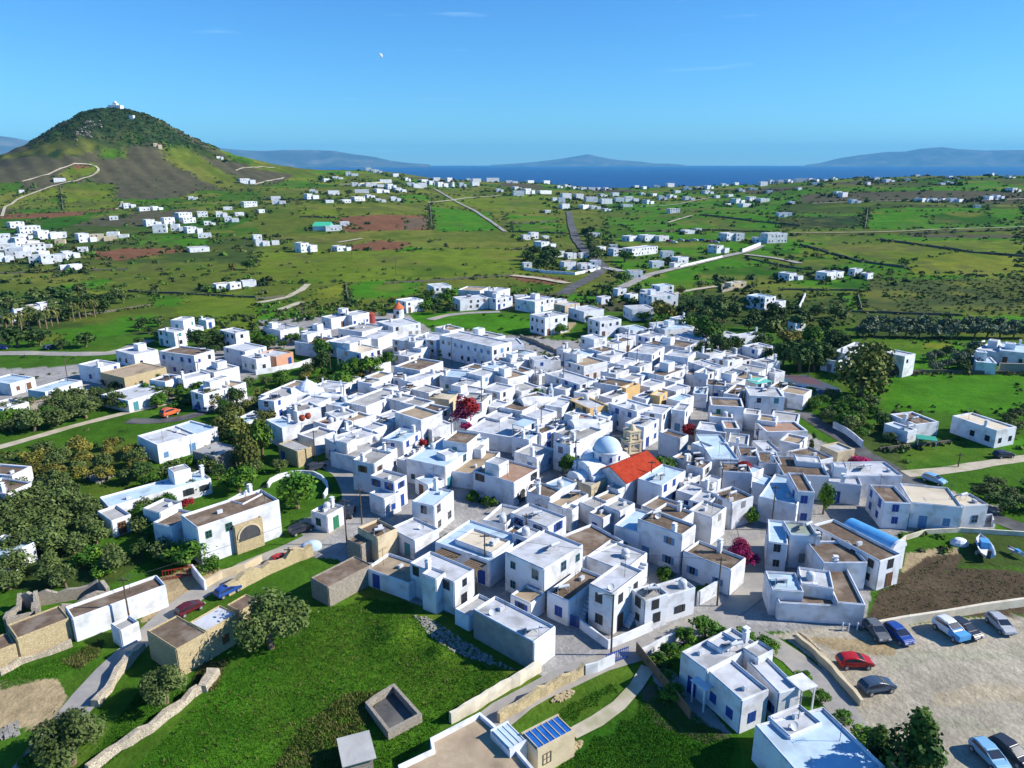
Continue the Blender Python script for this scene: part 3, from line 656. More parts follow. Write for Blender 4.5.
# roof corners as seen (left, front, right), roof height, roof code (l also colours shaded roofs blue), wall code and flags
HTXT = """
-14 640 -6 652 16 644 2.6 b S o=0
6 625 16 639 70 618 3.2 b S d=.25 ;long low barn of ochre rubble stone with a brown earth roof
+ 64 607 72 619 166 585 3.4 b W d=.25 k=blue
112 623 120 631 138 621 2.6 g W d=0 ;small white box shed with grey top beside the lane
186 624 206 632 239 614 4.0 w S d=.9 k=brown ;ochre stone house with whitewashed roof above the olive scrub
+ 226 605 240 612 260 600 3.2 b S d=.2
+ 148 630 176 650 206 632 3.9 b S d=.4
312 577 328 588 371 564 3.0 b Q d=.3 k=dark ;grey stone shed with brown roof standing in the grass
354 529 377 538 400 530 4.2 b T d=.3 ;cream rubble house with brown sunken roof behind the stone shed
+ 346 540 361 546 376 538 3.2 b Q d=.3
371 564 409 584 424 565 2.7 t W d=.2
408 564 454 583 476 570 4.9 w W d=.5 k=dark ;tall white house with two pale roof bays over the meadow
+ 456 608 469 617 492 600 2.2 g W d=0
469 612 534 643 560 629 4.0 w W d=.3 k=dark side=1 ;long flat-roofed house with a grey side wall beside the rubble heap
505 552 544 570 583 545 6.0 w W d=1.1 k=teal ;large white two-storey house with teal shutters
547 592 569 602 602 576 3.7 b W d=.4 k=blue ;low white house with mottled brown roof and a dark blue gate
588 585 613 595 645 572 6.0 w W d=1.0 k=dark ;white cube house at the street corner, dark windows on both floors
+ 632 590 645 602 668 594 4.8 g W d=1.0 k=dark
+ 652 586 667 597 697 589 3.9 w W d=.4 k=dark
583 559 624 572 652 555 3.6 w W d=.2
562 536 583 559 614 536 3.5 b W d=.3
637 520 682 536 697 526 6.2 b W d=1.1 k=sky ;long two-storey white house with brown roof beside the bougainvillea
+ 684 551 731 571 744 558 4.2 b W d=.7 k=sky
+ 655 510 682 521 692 512 6.1 b W d=0
688 511 712 519 727 508 5.0 g W d=.4
714 491 732 503 750 494 5.6 b W d=.6 k=grey
688 500 707 505 720 494 5.3 w W d=.4
634 481 662 486 693 472 5.6 l W d=.8 k=blue
614 525 640 533 660 515 4.6 l W d=.7
527 491 550 498 562 488 4.0 b W d=.4
550 501 563 508 586 493 4.2 t W d=.3
560 507 572 511 577 507 3.8 g W d=.5
546 483 560 490 576 482 4.0 l W d=.4
574 480 591 487 605 478 4.3 g T d=.3
512 512 548 528 564 516 5.2 w W d=.6 k=blue
512 534 528 540 541 531 5.8 w W d=.6 k=blue
437 541 490 562 520 536 4.4 l W d=.6
+ 455 540 492 554 510 541 4.9 c W d=0
484 519 505 526 520 508 4.4 g W d=.3
409 504 434 507 458 492 5.2 l W d=.7 k=grey ;free-standing white cube house with pale blue roof beside the paved yard
366 478 394 483 411 477 6.0 g W d=.7 k=blue
+ 365 495 384 500 404 494 3.4 w W d=.5 k=blue
310 512 327 517 345 507 3.0 g W d=.5
172 519 197 529 284 503 6.2 b W d=.6 k=green ;large white villa with green shutters and a brown roof
+ 159 520 172 528 192 512 5.0 b W d=.3
+ 147 507 160 514 178 502 4.2 g W d=.2
+ 224 519 234 528 262 518 5.0 t S d=0
+ 228 500 243 505 262 494 6.9 w W d=0
99 497 108 507 211 478 3.0 l W d=.3 k=dark ;long low farmhouse with pale blue roof behind the olive grove
97 511 111 521 131 514 3.0 g W d=.2 k=brown
-15 484 6 494 24 481 3.5 b W d=.4
-20 545 4 557 30 541 3.0 l W d=.4
682 651 707 671 757 643 4.5 w W d=.5 k=blue ;big white villa with stepped white roof and blue shutters
+ 705 669 742 701 770 690 4.55 w W d=.8 k=blue
+ 748 660 779 693 799 687 4.45 w W d=.7 k=blue
+ 706 642 722 650 740 641 5.2 w W d=0
+ 742 648 758 658 775 650 5.2 w W d=0
757 724 812 790 884 765 4.2 l W d=.5 k=blue ;broad white house with wide pale blue roof terraces
+ 768 716 790 737 822 722 4.7 w W d=0
779 604 838 606 833 592 2.7 b W d=.2 k=blue ;long low white house with brown roof at the car park edge
+ 838 605 866 605 851 567 3.2 b W d=0
772 591 804 592 798 573 4.2 l W d=.3
800 583 834 589 828 571 4.4 w W d=.3
791 536 818 536 811 522 6.2 n W d=.4
768 543 788 545 788 522 5.4 l W d=.5
815 524 880 562 898 553 4.6 b W d=.8 k=dark ;white house with wedge of brown roof and pale blue patches
+ 822 562 868 563 846 541 4.55 b W d=.3
885 504 911 504 897 486 4.6 b W d=1.2 k=blue ;white house with dark brown roof and blue windows
911 503 963 508 948 488 4.4 c W d=.9 k=sky ;white house with broad cream roof beside the boat yard
+ 962 506 989 505 968 494 4.0 c W d=.6
848 479 903 476 890 462 4.5 w W d=.3
828 481 862 486 850 466 3.8 w W d=.3
798 493 815 493 806 474 6.0 b W d=1.2 k=blue ;white house with a shaded balcony and pink bougainvillea
768 488 797 505 786 474 4.8 l W d=0
784 475 830 476 818 457 5.4 b W d=.4
+ 796 460 822 463 817 456 6.2 w W d=0
750 396 785 397 780 388 6.2 w W d=1.1 k=teal
768 433 808 431 797 421 3.5 p W d=.3
765 453 782 452 770 440 3.5 w W d=.3
780 440 800 445 806 437 3.5 t W d=.3
819 446 838 453 857 450 3.4 w T d=.4
893 414 916 425 936 421 3.0 b W d=.6 ;white house with brown sunken roof in the green fields
+ 884 424 908 432 918 430 2.6 l W d=0
953 416 997 431 1016 427 3.9 c W d=.6 k=dark c=1 ;big white house with cream roof and a chimney in green fields
836 351 846 354 862 343 6.0 w W d=.7 k=blue
824 358 838 362 846 355 3.4 w W d=.5
884 352 905 357 914 354 6.0 w W d=.5 k=dark ;white house with one big dark arch under the tall eucalyptus
977 349 1000 353 1012 345 3.4 w W d=.4
1000 352 1030 354 1036 346 4.0 l W d=.6
977 363 997 364 994 358 3.2 l W d=.4
523 414 537 420 553 411 4.5 w W d=.2
512 437 529 441 541 433 4.5 l W d=.5
530 430 541 434 556 428 5.0 b W d=.4
554 441 570 446 579 440 5.8 g W d=.9 k=blue ;white house with curved stepped gable beside the blue church
558 430 580 440 597 428 4.6 g W d=0
556 423 580 431 604 419 4.3 p W d=.2
573 399 590 409 605 404 5.8 w Y d=.6 k=brown
571 412 588 415 597 408 4.0 w W d=.5
545 405 562 408 573 400 5.0 w W d=.6 k=blue
612 404 637 412 652 406 5.6 w W d=1.0 k=blue ;white house with deep blue door and windows above the bell tower
543 374 580 385 600 381 5.6 w W d=.9 k=blue
590 382 625 388 636 382 5.3 b W d=.6
+ 624 387 626 389 637 383 5.5 t Y d=0
657 433 680 439 691 436 4.7 b W d=0 ;windowless white block with sunken brown roof behind the red-roofed hall
624 424 644 428 661 420 5.6 w W d=.7 k=blue
640 412 662 415 674 408 5.8 w W d=.7 k=grey
672 410 685 412 691 405 6.0 w W d=.5
650 395 660 397 667 392 5.0 c Y d=.3
711 406 744 408 741 399 5.6 b W d=.2 ;white block with long brown roof on the steep alley
710 418 733 419 735 414 4.0 t W d=.4
725 429 740 429 738 421 4.2 p W d=.4
697 427 726 433 722 424 3.2 w W d=.2
714 462 739 459 728 434 4.6 l W d=.3 ;white house with long pale blue roof over the alley
740 456 760 457 757 447 4.8 b W d=.3
728 441 748 445 745 434 4.5 g W d=.3
760 463 782 464 777 452 4.9 b W d=.4
722 471 752 473 748 463 4.6 b W d=.3
686 465 703 469 713 462 5.0 b W d=.5
672 457 690 463 705 455 3.0 t W d=0
692 443 705 449 713 446 5.0 l W d=.2
693 393 707 395 706 388 3.5 l W d=.4
724 393 738 396 748 386 4.6 b W d=.3
752 394 775 398 785 392 5.0 w W d=.5 k=sky
757 421 776 423 780 417 4.0 t W d=.4
706 386 726 387 728 381 4.4 b W d=.4
397 412 421 421 440 413 6.3 t W d=.3 ;tall white house with tan roof above the rusty creeper
417 409 438 414 450 408 5.0 b W d=.6
384 437 403 442 417 430 5.4 l W d=.5
355 458 374 464 389 451 6.0 g W d=.8 k=brown ;white house with grey roof at the top of the lane poles
409 457 445 467 485 437 4.8 l W d=.3 ;long white house with a blue painted roof terrace
+ 440 442 467 444 485 434 7.2 b W d=.8
+ 436 452 445 456 458 452 6.4 w W d=.3
457 401 482 403 493 394 7.0 g W d=.5
470 472 514 483 543 469 4.6 p W d=.6 k=dark ;low white house with arched doors and pinkish roof
450 471 480 475 500 452 3.1 t W d=.2
427 398 449 400 462 393 5.0 c T d=.2
397 403 420 407 437 402 5.0 g W d=.5
384 397 402 402 414 396 4.8 g W d=.5
500 407 522 412 536 404 4.7 b W d=.5
470 428 512 438 528 420 3.4 w W d=.2
450 391 470 396 482 388 5.0 w W d=.5
483 388 500 393 512 386 4.8 w W d=.5
296 403 316 406 330 398 4.2 w W d=.3
256 401 274 402 287 397 5.6 g W d=.7 k=blue
288 407 297 413 320 407 5.6 g W d=.5 k=brown
268 420 282 429 298 424 5.0 l W d=.4
262 394 284 398 302 389 5.0 g W d=.4
332 436 337 445 376 431 4.6 w W d=.3
337 448 358 458 386 438 3.3 g W d=0
327 412 336 418 356 412 5.0 w W d=.5
344 416 352 422 368 414 4.6 t W d=.4
331 402 345 408 358 399 4.0 l W d=.3
348 401 366 407 400 391 4.8 g W d=.2
281 443 297 452 309 446 3.4 g S d=.4 ;small ochre stone hut with curved grey roof at the crossroads
360 426 372 431 385 425 4.6 w W d=.5
376 449 388 453 396 448 4.2 l W d=.4
320 317 331 319 360 314 4.2 w W d=.7 k=brown
345 313 352 316 366 312 4.6 w W d=.5
264 327 280 331 298 327 4.0 w W d=.6
304 331 312 334 328 329 4.0 w W d=.7
298 341 316 345 333 338 4.4 b W d=.4
334 349 361 354 384 349 6.0 c W d=.9 k=blue
331 341 350 345 368 338 5.0 w W d=.4
343 327 362 332 380 325 4.4 g W d=.4
362 336 378 339 391 331 4.4 w W d=.7 k=blue
262 352 276 357 287 351 3.6 w K d=.5
366 376 378 379 391 373 4.2 t W d=.3
399 299 406 302 421 299 5.0 w W d=.8 k=brown
381 321 393 327 418 322 5.4 w W d=.4
436 327 450 331 463 328 4.4 t W d=.4
444 334 492 347 506 341 7.0 w W d=1.3 k=sky ;very long two-storey white building with many shutters on the square
417 336 436 341 445 334 5.2 w W d=.5
397 338 415 343 425 337 5.0 w W d=.5
491 347 524 345 518 338 6.4 w W d=.8 k=dark
468 334 486 340 502 335 5.0 g W d=.5
393 367 420 371 444 362 4.5 b W d=.3
403 379 412 383 440 372 4.0 w W d=.4
470 372 482 377 494 371 6.0 w W d=.2
497 374 508 380 525 374 5.0 t W d=.4
440 376 468 379 476 372 4.4 l W d=.5
453 384 470 386 482 381 4.6 w W d=.4
425 284 434 287 452 286 6.4 w W d=1.2 k=grey
451 297 460 300 489 298 5.0 w W d=.6 k=brown
489 297 496 299 511 296 5.0 w W d=.7
460 289 480 291 484 287 4.2 t W d=.3
487 290 497 292 506 288 4.4 w W d=.5
532 314 545 318 566 314 6.4 w W d=1.0 k=dark ;boxy two-storey white house beside the bare brown lot
520 298 535 302 549 297 5.0 w W d=.6
560 303 565 306 574 302 4.4 w T d=.4
566 308 584 312 606 310 4.0 w W d=.5
590 318 600 322 620 319 6.6 w W d=1.2 k=dark
583 336 594 340 605 337 6.0 w W d=.8 ;narrow white two-storey house at the corner of the brown lot
560 362 584 367 612 363 5.4 t W d=.9 k=brown
528 357 534 361 551 360 6.0 w W d=1.1 k=blue
600 354 610 358 624 352 4.2 w W d=.4
497 372 512 376 535 371 3.6 b W d=.3
623 306 632 310 655 309 4.6 w W d=.8
671 317 682 320 691 318 4.4 w W d=.4
650 325 665 330 695 327 4.8 l W d=.5
640 334 650 338 660 334 5.0 w W d=.6
662 343 685 348 693 342 4.4 b W d=.6 k=blue
628 352 652 355 665 347 5.0 w W d=.4
665 354 688 358 692 352 5.4 w W d=.4
692 361 714 370 723 366 5.2 w W d=.3
716 358 728 361 735 359 6.0 w W d=.4
695 372 708 375 722 367 5.4 g W d=.8 k=blue
714 333 720 336 733 333 4.6 g W d=.6
732 335 740 338 762 334 5.2 w W d=.6
748 345 758 350 768 345 4.8 w W d=.6
652 372 664 377 680 368 4.8 b W d=.5
628 366 640 368 653 363 5.0 w W d=.6
715 382 735 386 745 380 4.0 g W d=.3
650 285 660 287 675 286 4.8 l W d=.7
640 293 652 297 678 295 5.0 w W d=.7
684 371 697 376 706 371 3.4 p W d=.2
86 362 100 368 113 362 5.0 w W d=.6
102 372 124 378 165 367 4.5 t S d=.4
122 349 134 355 154 349 4.4 w W d=.5
111 392 128 401 160 388 3.0 w W d=.3
155 378 165 382 178 375 4.4 b W d=.7 k=teal
178 376 183 380 208 373 4.4 w W d=.6
160 351 194 356 213 350 6.4 b W d=.8 k=blue ;big white two-storey house with brown roof among gardens
205 368 214 373 236 366 4.6 g W d=.7
192 391 203 395 230 387 4.8 g W d=.7 k=brown
205 384 225 390 241 382 4.6 t W d=.3
162 329 174 333 182 330 5.8 w W d=.7
+ 175 319 183 321 188 317 8.0 w W d=.4
+ 188 326 191 329 200 326 4.2 w W d=.2
221 330 235 334 248 331 6.4 w W d=1.0 k=dark
229 346 245 352 262 346 5.0 w W d=.5
245 355 256 360 267 356 4.0 w W d=.7
201 319 206 321 212 319 3.0 l W d=.3
-10 404 3 410 25 402 3.5 g W d=.3
33 388 45 392 78 380 3.2 l W d=0
22 402 30 405 72 394 2.6 t Q d=.1
-10 379 10 384 32 377 3.2 l W d=.3
140 435 157 445 195 433 4.1 w W d=.7 k=sky ;long white house with red porch door beside the small green field
+ 170 427 190 437 212 426 3.8 l W d=.3
200 448 215 457 232 445 3.6 g Q d=.2
234 420 246 424 264 412 3.0 l W d=.3
-12 468 12 476 20 466 3.6 b W d=.3
568 470 584 474 594 467 4.0 t T d=.2
604 505 620 512 634 503 4.4 g W d=.4
590 512 603 519 616 511 3.4 t W d=.2
478 553 492 560 503 551 3.6 b W d=.3
420 575 436 580 446 574 6.1 w W d=0
344 428 352 433 362 427 4.3 w W d=.4
318 420 327 426 342 418 4.4 p W d=.4
305 432 314 440 330 430 3.6 g W d=.2
420 425 432 431 452 424 4.2 w W d=.4
452 417 466 421 482 413 4.0 w W d=.4
484 416 500 420 514 412 3.8 w W d=.3
484 404 496 408 508 402 4.4 w W d=.5
540 424 552 429 565 422 4.2 w W d=.3
586 423 598 427 612 421 4.2 w W d=.4
596 414 608 418 618 412 3.8 l W d=.3
600 395 612 399 626 393 4.2 g W d=.4
574 392 588 395 600 389 3.8 w W d=.3
634 396 646 400 656 394 4.4 w W d=.4
618 378 632 381 645 376 4.2 g W d=.4
636 384 650 388 664 382 4.2 w W d=.4
664 388 676 392 688 386 4.4 w W d=.4
668 398 680 402 692 396 4.2 l W d=.4
600 372 616 375 630 370 4.0 w W d=.4
610 363 624 366 638 360 4.0 w W d=.4
512 352 524 356 534 352 4.0 l W d=.4
500 361 514 365 528 360 4.4 w W d=.4
456 372 466 375 478 370 3.6 w W d=.3
372 398 384 402 398 396 4.4 w W d=.4
380 414 390 419 402 412 4.2 w W d=.4
404 426 412 431 424 424 4.0 w W d=.3
372 421 382 426 394 420 4.4 w W d=.3
440 436 452 441 466 434 3.2 l W d=.2
712 447 726 451 734 446 3.8 w W d=.3
738 470 752 474 766 469 4.4 l W d=.3
752 482 766 486 776 478 4.0 l W d=.3
668 478 684 484 700 475 3.4 g W d=.2
700 481 712 485 722 478 3.6 w W d=.3
594 497 606 502 622 494 3.2 t W d=.2
606 487 618 491 632 484 3.6 g W d=.3
"""
# far houses: foot centre as seen, apparent width and height
FARTXT = """18 228 11 6|31 234 16 8|50 239 18 9|62 238 8 6|12 243 18 9|28 246 18 9|35 252 17 8|15 256 14 8|5 262 14 9|24 258 12 6|38 264 13 9|50 264 12 9|60 262 11 8|72 258 13 7|66 271 8 6|77 271 10 7|88 242 14 9|60 244 8 4|118 238 18 6|44 248 12 5|27 240 12 6|8 250 13 6|45 258 9 7|83 252 8 4
114 220 7 4|130 208 10 5|145 211 9 4|158 210 9 4|154 226 13 7|160 233 12 9|170 224 10 7|178 231 12 7|186 219 13 7|195 233 14 7|190 223 12 6|205 238 12 5|203 217 9 6|222 217 10 6|240 216 8 4|210 225 10 4|232 222 13 6|228 210 8 3|251 207 13 6|262 213 6 4|193 200 8 4|248 184 14 6|220 159 6 3|158 148 7 5|60 182 9 4|22 193 4 3|104 241 22 7|200 252 18 5
224 290 14 6|236 289 12 7|250 287 13 7|4 325 24 7|28 315 20 6|50 310 14 5|263 246 13 8|258 240 8 6|276 245 7 3|309 252 17 11|344 251 15 6|326 229 14 6|334 231 16 6|345 226 9 5|279 204 13 5|276 200 9 4|313 199 12 6|334 195 11 5|314 193 8 4|327 182 6 4|338 179 10 3|352 176 12 5|371 172 10 5|378 173 9 4|396 177 6 4|386 183 12 4|375 187 18 5|358 186 12 4|392 189 9 6|362 193 14 4|383 193 14 5|401 192 11 5|418 188 9 5|423 188 8 6|411 186 8 4|396 201 10 5|381 202 10 4|360 201 12 5|347 203 9 4|371 198 8 4|408 181 6 4|330 203 8 3
433 185 8 5|443 187 12 6|437 181 7 4|450 182 6 5|463 187 7 5|476 186 8 5|477 182 9 4|470 180 7 3|493 182 13 5|512 183 12 3|531 183 8 3|547 184 8 4|518 190 8 4|519 196 11 6|530 194 12 7|546 194 15 4|555 201 5 4|500 192 7 4|425 183 8 4|548 213 6 3
560 188 6 3|568 187 7 3|576 189 7 3|584 190 6 3|592 190 7 3|600 190 6 3|608 190 7 3|567 199 10 7|562 203 7 6|580 199 8 6|592 202 12 6|607 204 12 6|604 197 8 4|616 196 7 4|620 202 9 5|632 202 14 7|628 207 10 3|566 209 9 6|586 209 9 5|596 209 10 4|608 211 8 3|650 204 10 5|663 200 8 5|673 198 8 4|655 196 6 3|644 195 6 3|657 187 6 3|671 187 8 5|678 193 6 3|690 200 10 4|675 213 11 5|688 190 8 4|700 189 6 3|710 189 9 4|725 186 7 3|737 184 5 3|731 197 6 3|742 192 6 4|754 190 7 3|764 186 8 5|773 182 7 4|782 182 7 3|790 183 7 4|801 182 10 4|812 181 7 3|740 203 12 5|755 201 14 5|765 202 10 4|747 207 10 4|729 206 5 3|792 204 6 3|783 217 9 5|788 216 8 4|709 194 10 4|637 188 5 3|645 189 5 3|770 193 5 3|718 198 5 3
818 182 4 3|826 182 4 3|835 180 5 3|862 176 3 2|877 180 5 3|890 182 9 3|908 181 4 3|918 175 4 2|839 195 6 4|845 197 7 5|856 203 9 4|869 185 4 3|925 202 10 4|936 202 8 4|944 201 3 2|953 202 6 4|961 202 7 3|991 200 7 4|1000 199 8 4|951 178 5 2|956 179 6 2|950 184 6 3|943 185 5 2|993 176 3 3|1012 178 7 2|1016 192 10 4|978 208 3 2|816 185 6 3|800 190 4 3
527 240 8 6|535 239 9 8|546 240 5 5|548 249 18 9|560 257 11 7|572 259 11 7|584 258 7 6|570 270 14 10|586 270 12 8|596 266 11 6|528 268 8 6|594 271 8 3|603 251 8 4|595 237 11 4|620 256 16 9|645 255 40 9|634 241 14 6|650 241 14 7|664 241 12 6|636 279 14 10|658 268 13 8|668 258 12 8|683 264 14 8|677 268 5 3|690 234 12 3|699 232 5 4|722 253 16 9|732 241 15 9|740 241 9 9|762 243 14 6|777 243 22 11|795 280 18 8|831 280 16 9|840 278 12 7|858 276 10 8|870 279 10 4|773 309 30 15|735 289 12 5|742 288 8 6|622 296 10 9|634 301 8 4|651 297 14 6|562 307 12 8|522 303 14 6|507 305 9 6|800 331 5 6|614 249 5 5|606 304 12 4
"""
def parse():
    H = []
    for ln in HTXT.strip().split('\n'):
        lab = None; ln0 = ln
        if ';' in ln: ln, lab = ln.split(';')
        tk = ln.split(); plus = tk[0] == '+'
        if plus: tk = tk[1:]
        p = [float(x) for x in tk[:6]]; h = float(tk[6]); h = h if ';' in ln0 else (h * .87 if h > 5.2 else (h * .93 if h > 4 else h)); rf, wm = tk[7], tk[8]; op = dict(x.split('=') for x in tk[9:])
        bx = ([(p[0], p[1]), (p[2], p[3]), (p[4], p[5])], h, rf, wm, op)
        if plus: H[-1][0].append(bx)
        else: H.append(([bx], lab))
    return H
HN = 0
for boxes, lab in parse():
    HN += 1; rng = random.Random(HN * 31 + 5)
    p3, h, rf, wm, op = boxes[0]
    # height above its own ground
    F, u, v, a, b = rect(p3, h); c = F + u * a / 2 + v * b / 2; z0 = gz(c.x, c.y)
    if z0 > .3 or z0 < -.3: F, u, v, a, b = rect(p3, h + z0); c = F + u * a / 2 + v * b / 2
    near = c.length < NEARY; mid = c.length < 330
    root = link('house', None, None, (c.x, c.y, z0))
    if op.get('side'): root['side'] = 1
    if op.get('c'): root['chim'] = 1
    kind = op.get('k') or rng.choice(['blue'] * 5 + ['sky', 'teal', 'green', 'brown', 'dark', 'grey', 'grey'])
    for bi, (p3, h, rf, wm, op) in enumerate(boxes):
        F, u, v, a, b = rect(p3, h + z0)
        par = .3 if rf in 'wlc' else .4
        if wm in 'SQ' and bi >= 0: par = .15
        h_ = h + .013 * (HN % 17)
        wo, ro = wallbox(root, F, u, v, a, b, z0 - .4 - (1.5 if c.length > 400 else 0), h_ + z0, wm, rf, par, near, 'wall' if bi == 0 else ('wing' if h <= boxes[0][1] else 'upper_storey'))
        openings(root, F, u, v, a, b, z0, h_ + z0, kind, near, mid, min(1.3, float(op.get('d', .5)) * 1.35), bi == 0, rng)
        if wm not in 'SQ': extras(root, F, u, v, a, b, h_ + z0 - par, near, rng, (1.0 if bi == 0 else .5) * (1 if mid else .3))
        if near and wm == 'W' and a > 5.5 and h > 3.2 and rng.random() < .34:
            o_ = root.location; mbs = MB(); hs_ = min(h_, 3.1); ns = 9; x0 = rng.uniform(.2, a - 4.2)
            for k in range(ns): mbs.box(x0 + k * .42, x0 + (k + 1) * .42, -.95, -.02, -.3, hs_ * (k + 1) / ns)
            mbs.v = [((F + u * x + v * y).x - o_.x, (F + u * x + v * y).y - o_.y, z) for x, y, z in mbs.v]; mbs.build('stairs', M['white'], root)
        # small roof block (stair head) on some large flat roofs
        if len(boxes) == 1 and wm == 'W' and a > 6.5 and b > 5 and rng.random() < .5 and h < 5.5:
            s = rng.uniform(2.2, 3.2); x = rng.uniform(.5, a - s - .5); y = rng.uniform(b * .4, max(b * .4, b - s - .3))
            wo2, ro2 = wallbox(root, F + u * x + v * y, u, v, s, min(s, b - y - .2), h_ + z0 - par - .05, h_ + z0 + rng.uniform(1.4, 2.2), wm, rng.choice('wgl'), .12, near, 'upper_storey')
    HOUSES.append(dict(o=root, rf=boxes[0][2], wm=boxes[0][3], h=boxes[0][1], size=a * b, n=len(boxes), lab=lab, kind=kind, c=Vector((c.x, c.y)), foot=[rect(bx[0], bx[1] + z0) for bx in boxes]))
RECTS = [(h['c'], max(2.4, h['size'] ** .5 * .5)) for h in HOUSES]
def infill():
    rgi = random.Random(77); V_ = [tuple(gnd(*q).to_2d()) for q in ((262, 396), (330, 395), (400, 358), (470, 352), (520, 366), (600, 350), (650, 330), (720, 345), (790, 385), (845, 432), (880, 460), (900, 482), (770, 500), (765, 560), (700, 590), (560, 625), (470, 600), (400, 560), (372, 530), (352, 470), (320, 440), (262, 430))]
    EXC = [(gnd(q[0], q[1]).to_2d(), q[2]) for q in ((464, 424, 5), (467, 412, 4), (568, 474, 4), (664, 474, 5), (742, 556, 4), (751, 524, 3), (823, 514, 4), (836, 498, 3), (688, 436, 4), (536, 402, 4), (478, 500, 8), (450, 522, 7), (423, 448, 3), (437, 378, 5), (440, 366, 8), (414, 352, 8), (470, 364, 9), (607, 458, 8), (665, 582, 4), (716, 535, 4), (290, 460, 6), (560, 455, 3), (705, 594, 4), (600, 470, 3), (670, 450, 4), (345, 480, 5))]
    ROT = [(q, w_) for Q, w_ in ROADQ for q in Q if q.length < 320]
    xs = [q[0] for q in V_]; ys = [q[1] for q in V_]; out_ = []
    occ = []
    for h in HOUSES: occ += h['foot']
    for _ in range(5000):
        x, y = rgi.uniform(min(xs), max(xs)), rgi.uniform(min(ys), max(ys))
        if not inpoly(np.array([x]), np.array([y]), V_)[0]: continue
        P_ = Vector((x, y)); d = 99
        for F_, u_, v_, a_, b_ in occ:
            q = P_ - F_; lx = q.dot(u_); ly = q.dot(v_); dx = max(-lx, 0, lx - a_); dy = max(-ly, 0, ly - b_); d = min(d, math.hypot(dx, dy))
            if d < 1.6: break
        if d < 1.6: continue
        if any((q.to_2d() - P_).length < w_ * .5 + 1.9 for q, w_ in ROT) or any((q - P_).length < w_ for q, w_ in EXC): continue
        near_ = min(occ, key=lambda r: (r[0] + r[1] * r[3] / 2 + r[2] * r[4] / 2 - P_).length); s = min(d, 3.4) * rgi.uniform(1.15, 1.35); s2 = s * rgi.uniform(.85, 1.2)
        if s < 2.0: continue
        u_ = near_[1]; v_ = near_[2]; F_ = P_ - u_ * s - v_ * s2 if False else P_ - u_ * (s * .75) - v_ * (s2 * .75)
        out_.append((F_, u_, v_, s * 1.5, s2 * 1.5)); occ.append(out_[-1])
        if len(out_) > 75: break
    return out_
for ii, (F, u, v, a, b) in enumerate(infill()):
    rng = random.Random(ii + 900); c = F + u * a / 2 + v * b / 2; h = rng.uniform(2.6, 4.1); root = link('house', None, None, (c.x, c.y, 0)); near = c.length < NEARY; rf = rng.choice('wwgggltbb'); kind = rng.choice(['blue', 'blue', 'sky', 'brown', 'teal', 'grey'])
    wallbox(root, F, u, v, a, b, -.4, h, 'W', rf, .3, near, 'wall'); openings(root, F, u, v, a, b, 0, h, kind, near, True, .8, True, rng); extras(root, F, u, v, a, b, h - .3, near, rng, .6)
    HOUSES.append(dict(o=root, rf=rf, wm='W', h=h, size=a * b, n=1, lab=None, kind=kind, c=c, foot=[]))
print('infill', ii)
FARS = []
HN = 0
for tok in FARTXT.replace('\n', '|').split('|'):
    tok = tok.strip()
    if not tok: continue
    HN += 1; rng = random.Random(HN * 17 + 3)
    u_, v_, pw, ph = [float(x) for x in tok.split()]
    g = gnd(u_, v_); dist = g.length; D = dist
    W = max(5, pw * D / FOC / 1.05); Hh = max(3.0, min(7.5, ph * D / FOC * .8)); dp = min(W * .75, 9)
    ang = rng.uniform(.15, .8) + math.atan2(-g.x, g.y) * .3
    root = link('house', None, None, (g.x, g.y, g.z))
    u = Vector((math.cos(ang), math.sin(ang))); v = Vector((-u.y, u.x)); F = g.to_2d() - u * W / 2
    near = False; wm = 'W'
    if (u_, v_) in ((158, 148), (104, 241), (735, 289), (742, 288), (60, 244)): wm = 'T'
    rf = rng.choice('wwwgtl'); z0 = g.z
    two = W > 9 and rng.random() < .6
    if two:
        f = rng.uniform(.45, .65); h1 = Hh * rng.uniform(.55, .75)
        wallbox(root, F, u, v, W * f, dp, z0 - 2, z0 + Hh, wm, rf, .3, False, 'wall')
        wallbox(root, F + u * (W * f - .02) + v * (-dp * .18), u, v, W * (1 - f), dp * .9, z0 - 2, z0 + h1, wm, rng.choice('wgt'), .3, False, 'wing')
        openings(root, F, u, v, W * f, dp, z0, z0 + Hh, 'dark', False, False, 1.0, False, rng)
    else:
        wallbox(root, F, u, v, W, dp, z0 - 2, z0 + Hh, wm, rf, .3, False, 'wall')
        if dist < 900: openings(root, F, u, v, W, dp, z0, z0 + Hh, 'dark', False, False, 1.0, False, rng)
    HOUSES.append(dict(o=root, rf=rf, wm=wm, h=Hh, size=W * dp, n=1 + two, lab=None, kind='dark', c=g.to_2d(), far=True)); FARS.append((g, W))
print('houses', len(HOUSES))
# ------------------------------------------------------------------ landmarks built one by one
def frame(p3, z):
    F, u, v, a, b = rect(p3, z); c = F + u * a / 2 + v * b / 2; return F, u, v, a, b, c
def rel(root, F, u, v):
    o = root.location
    return lambda x, y, z: ((F + u * x + v * y).x - o.x, (F + u * x + v * y).y - o.y, z)
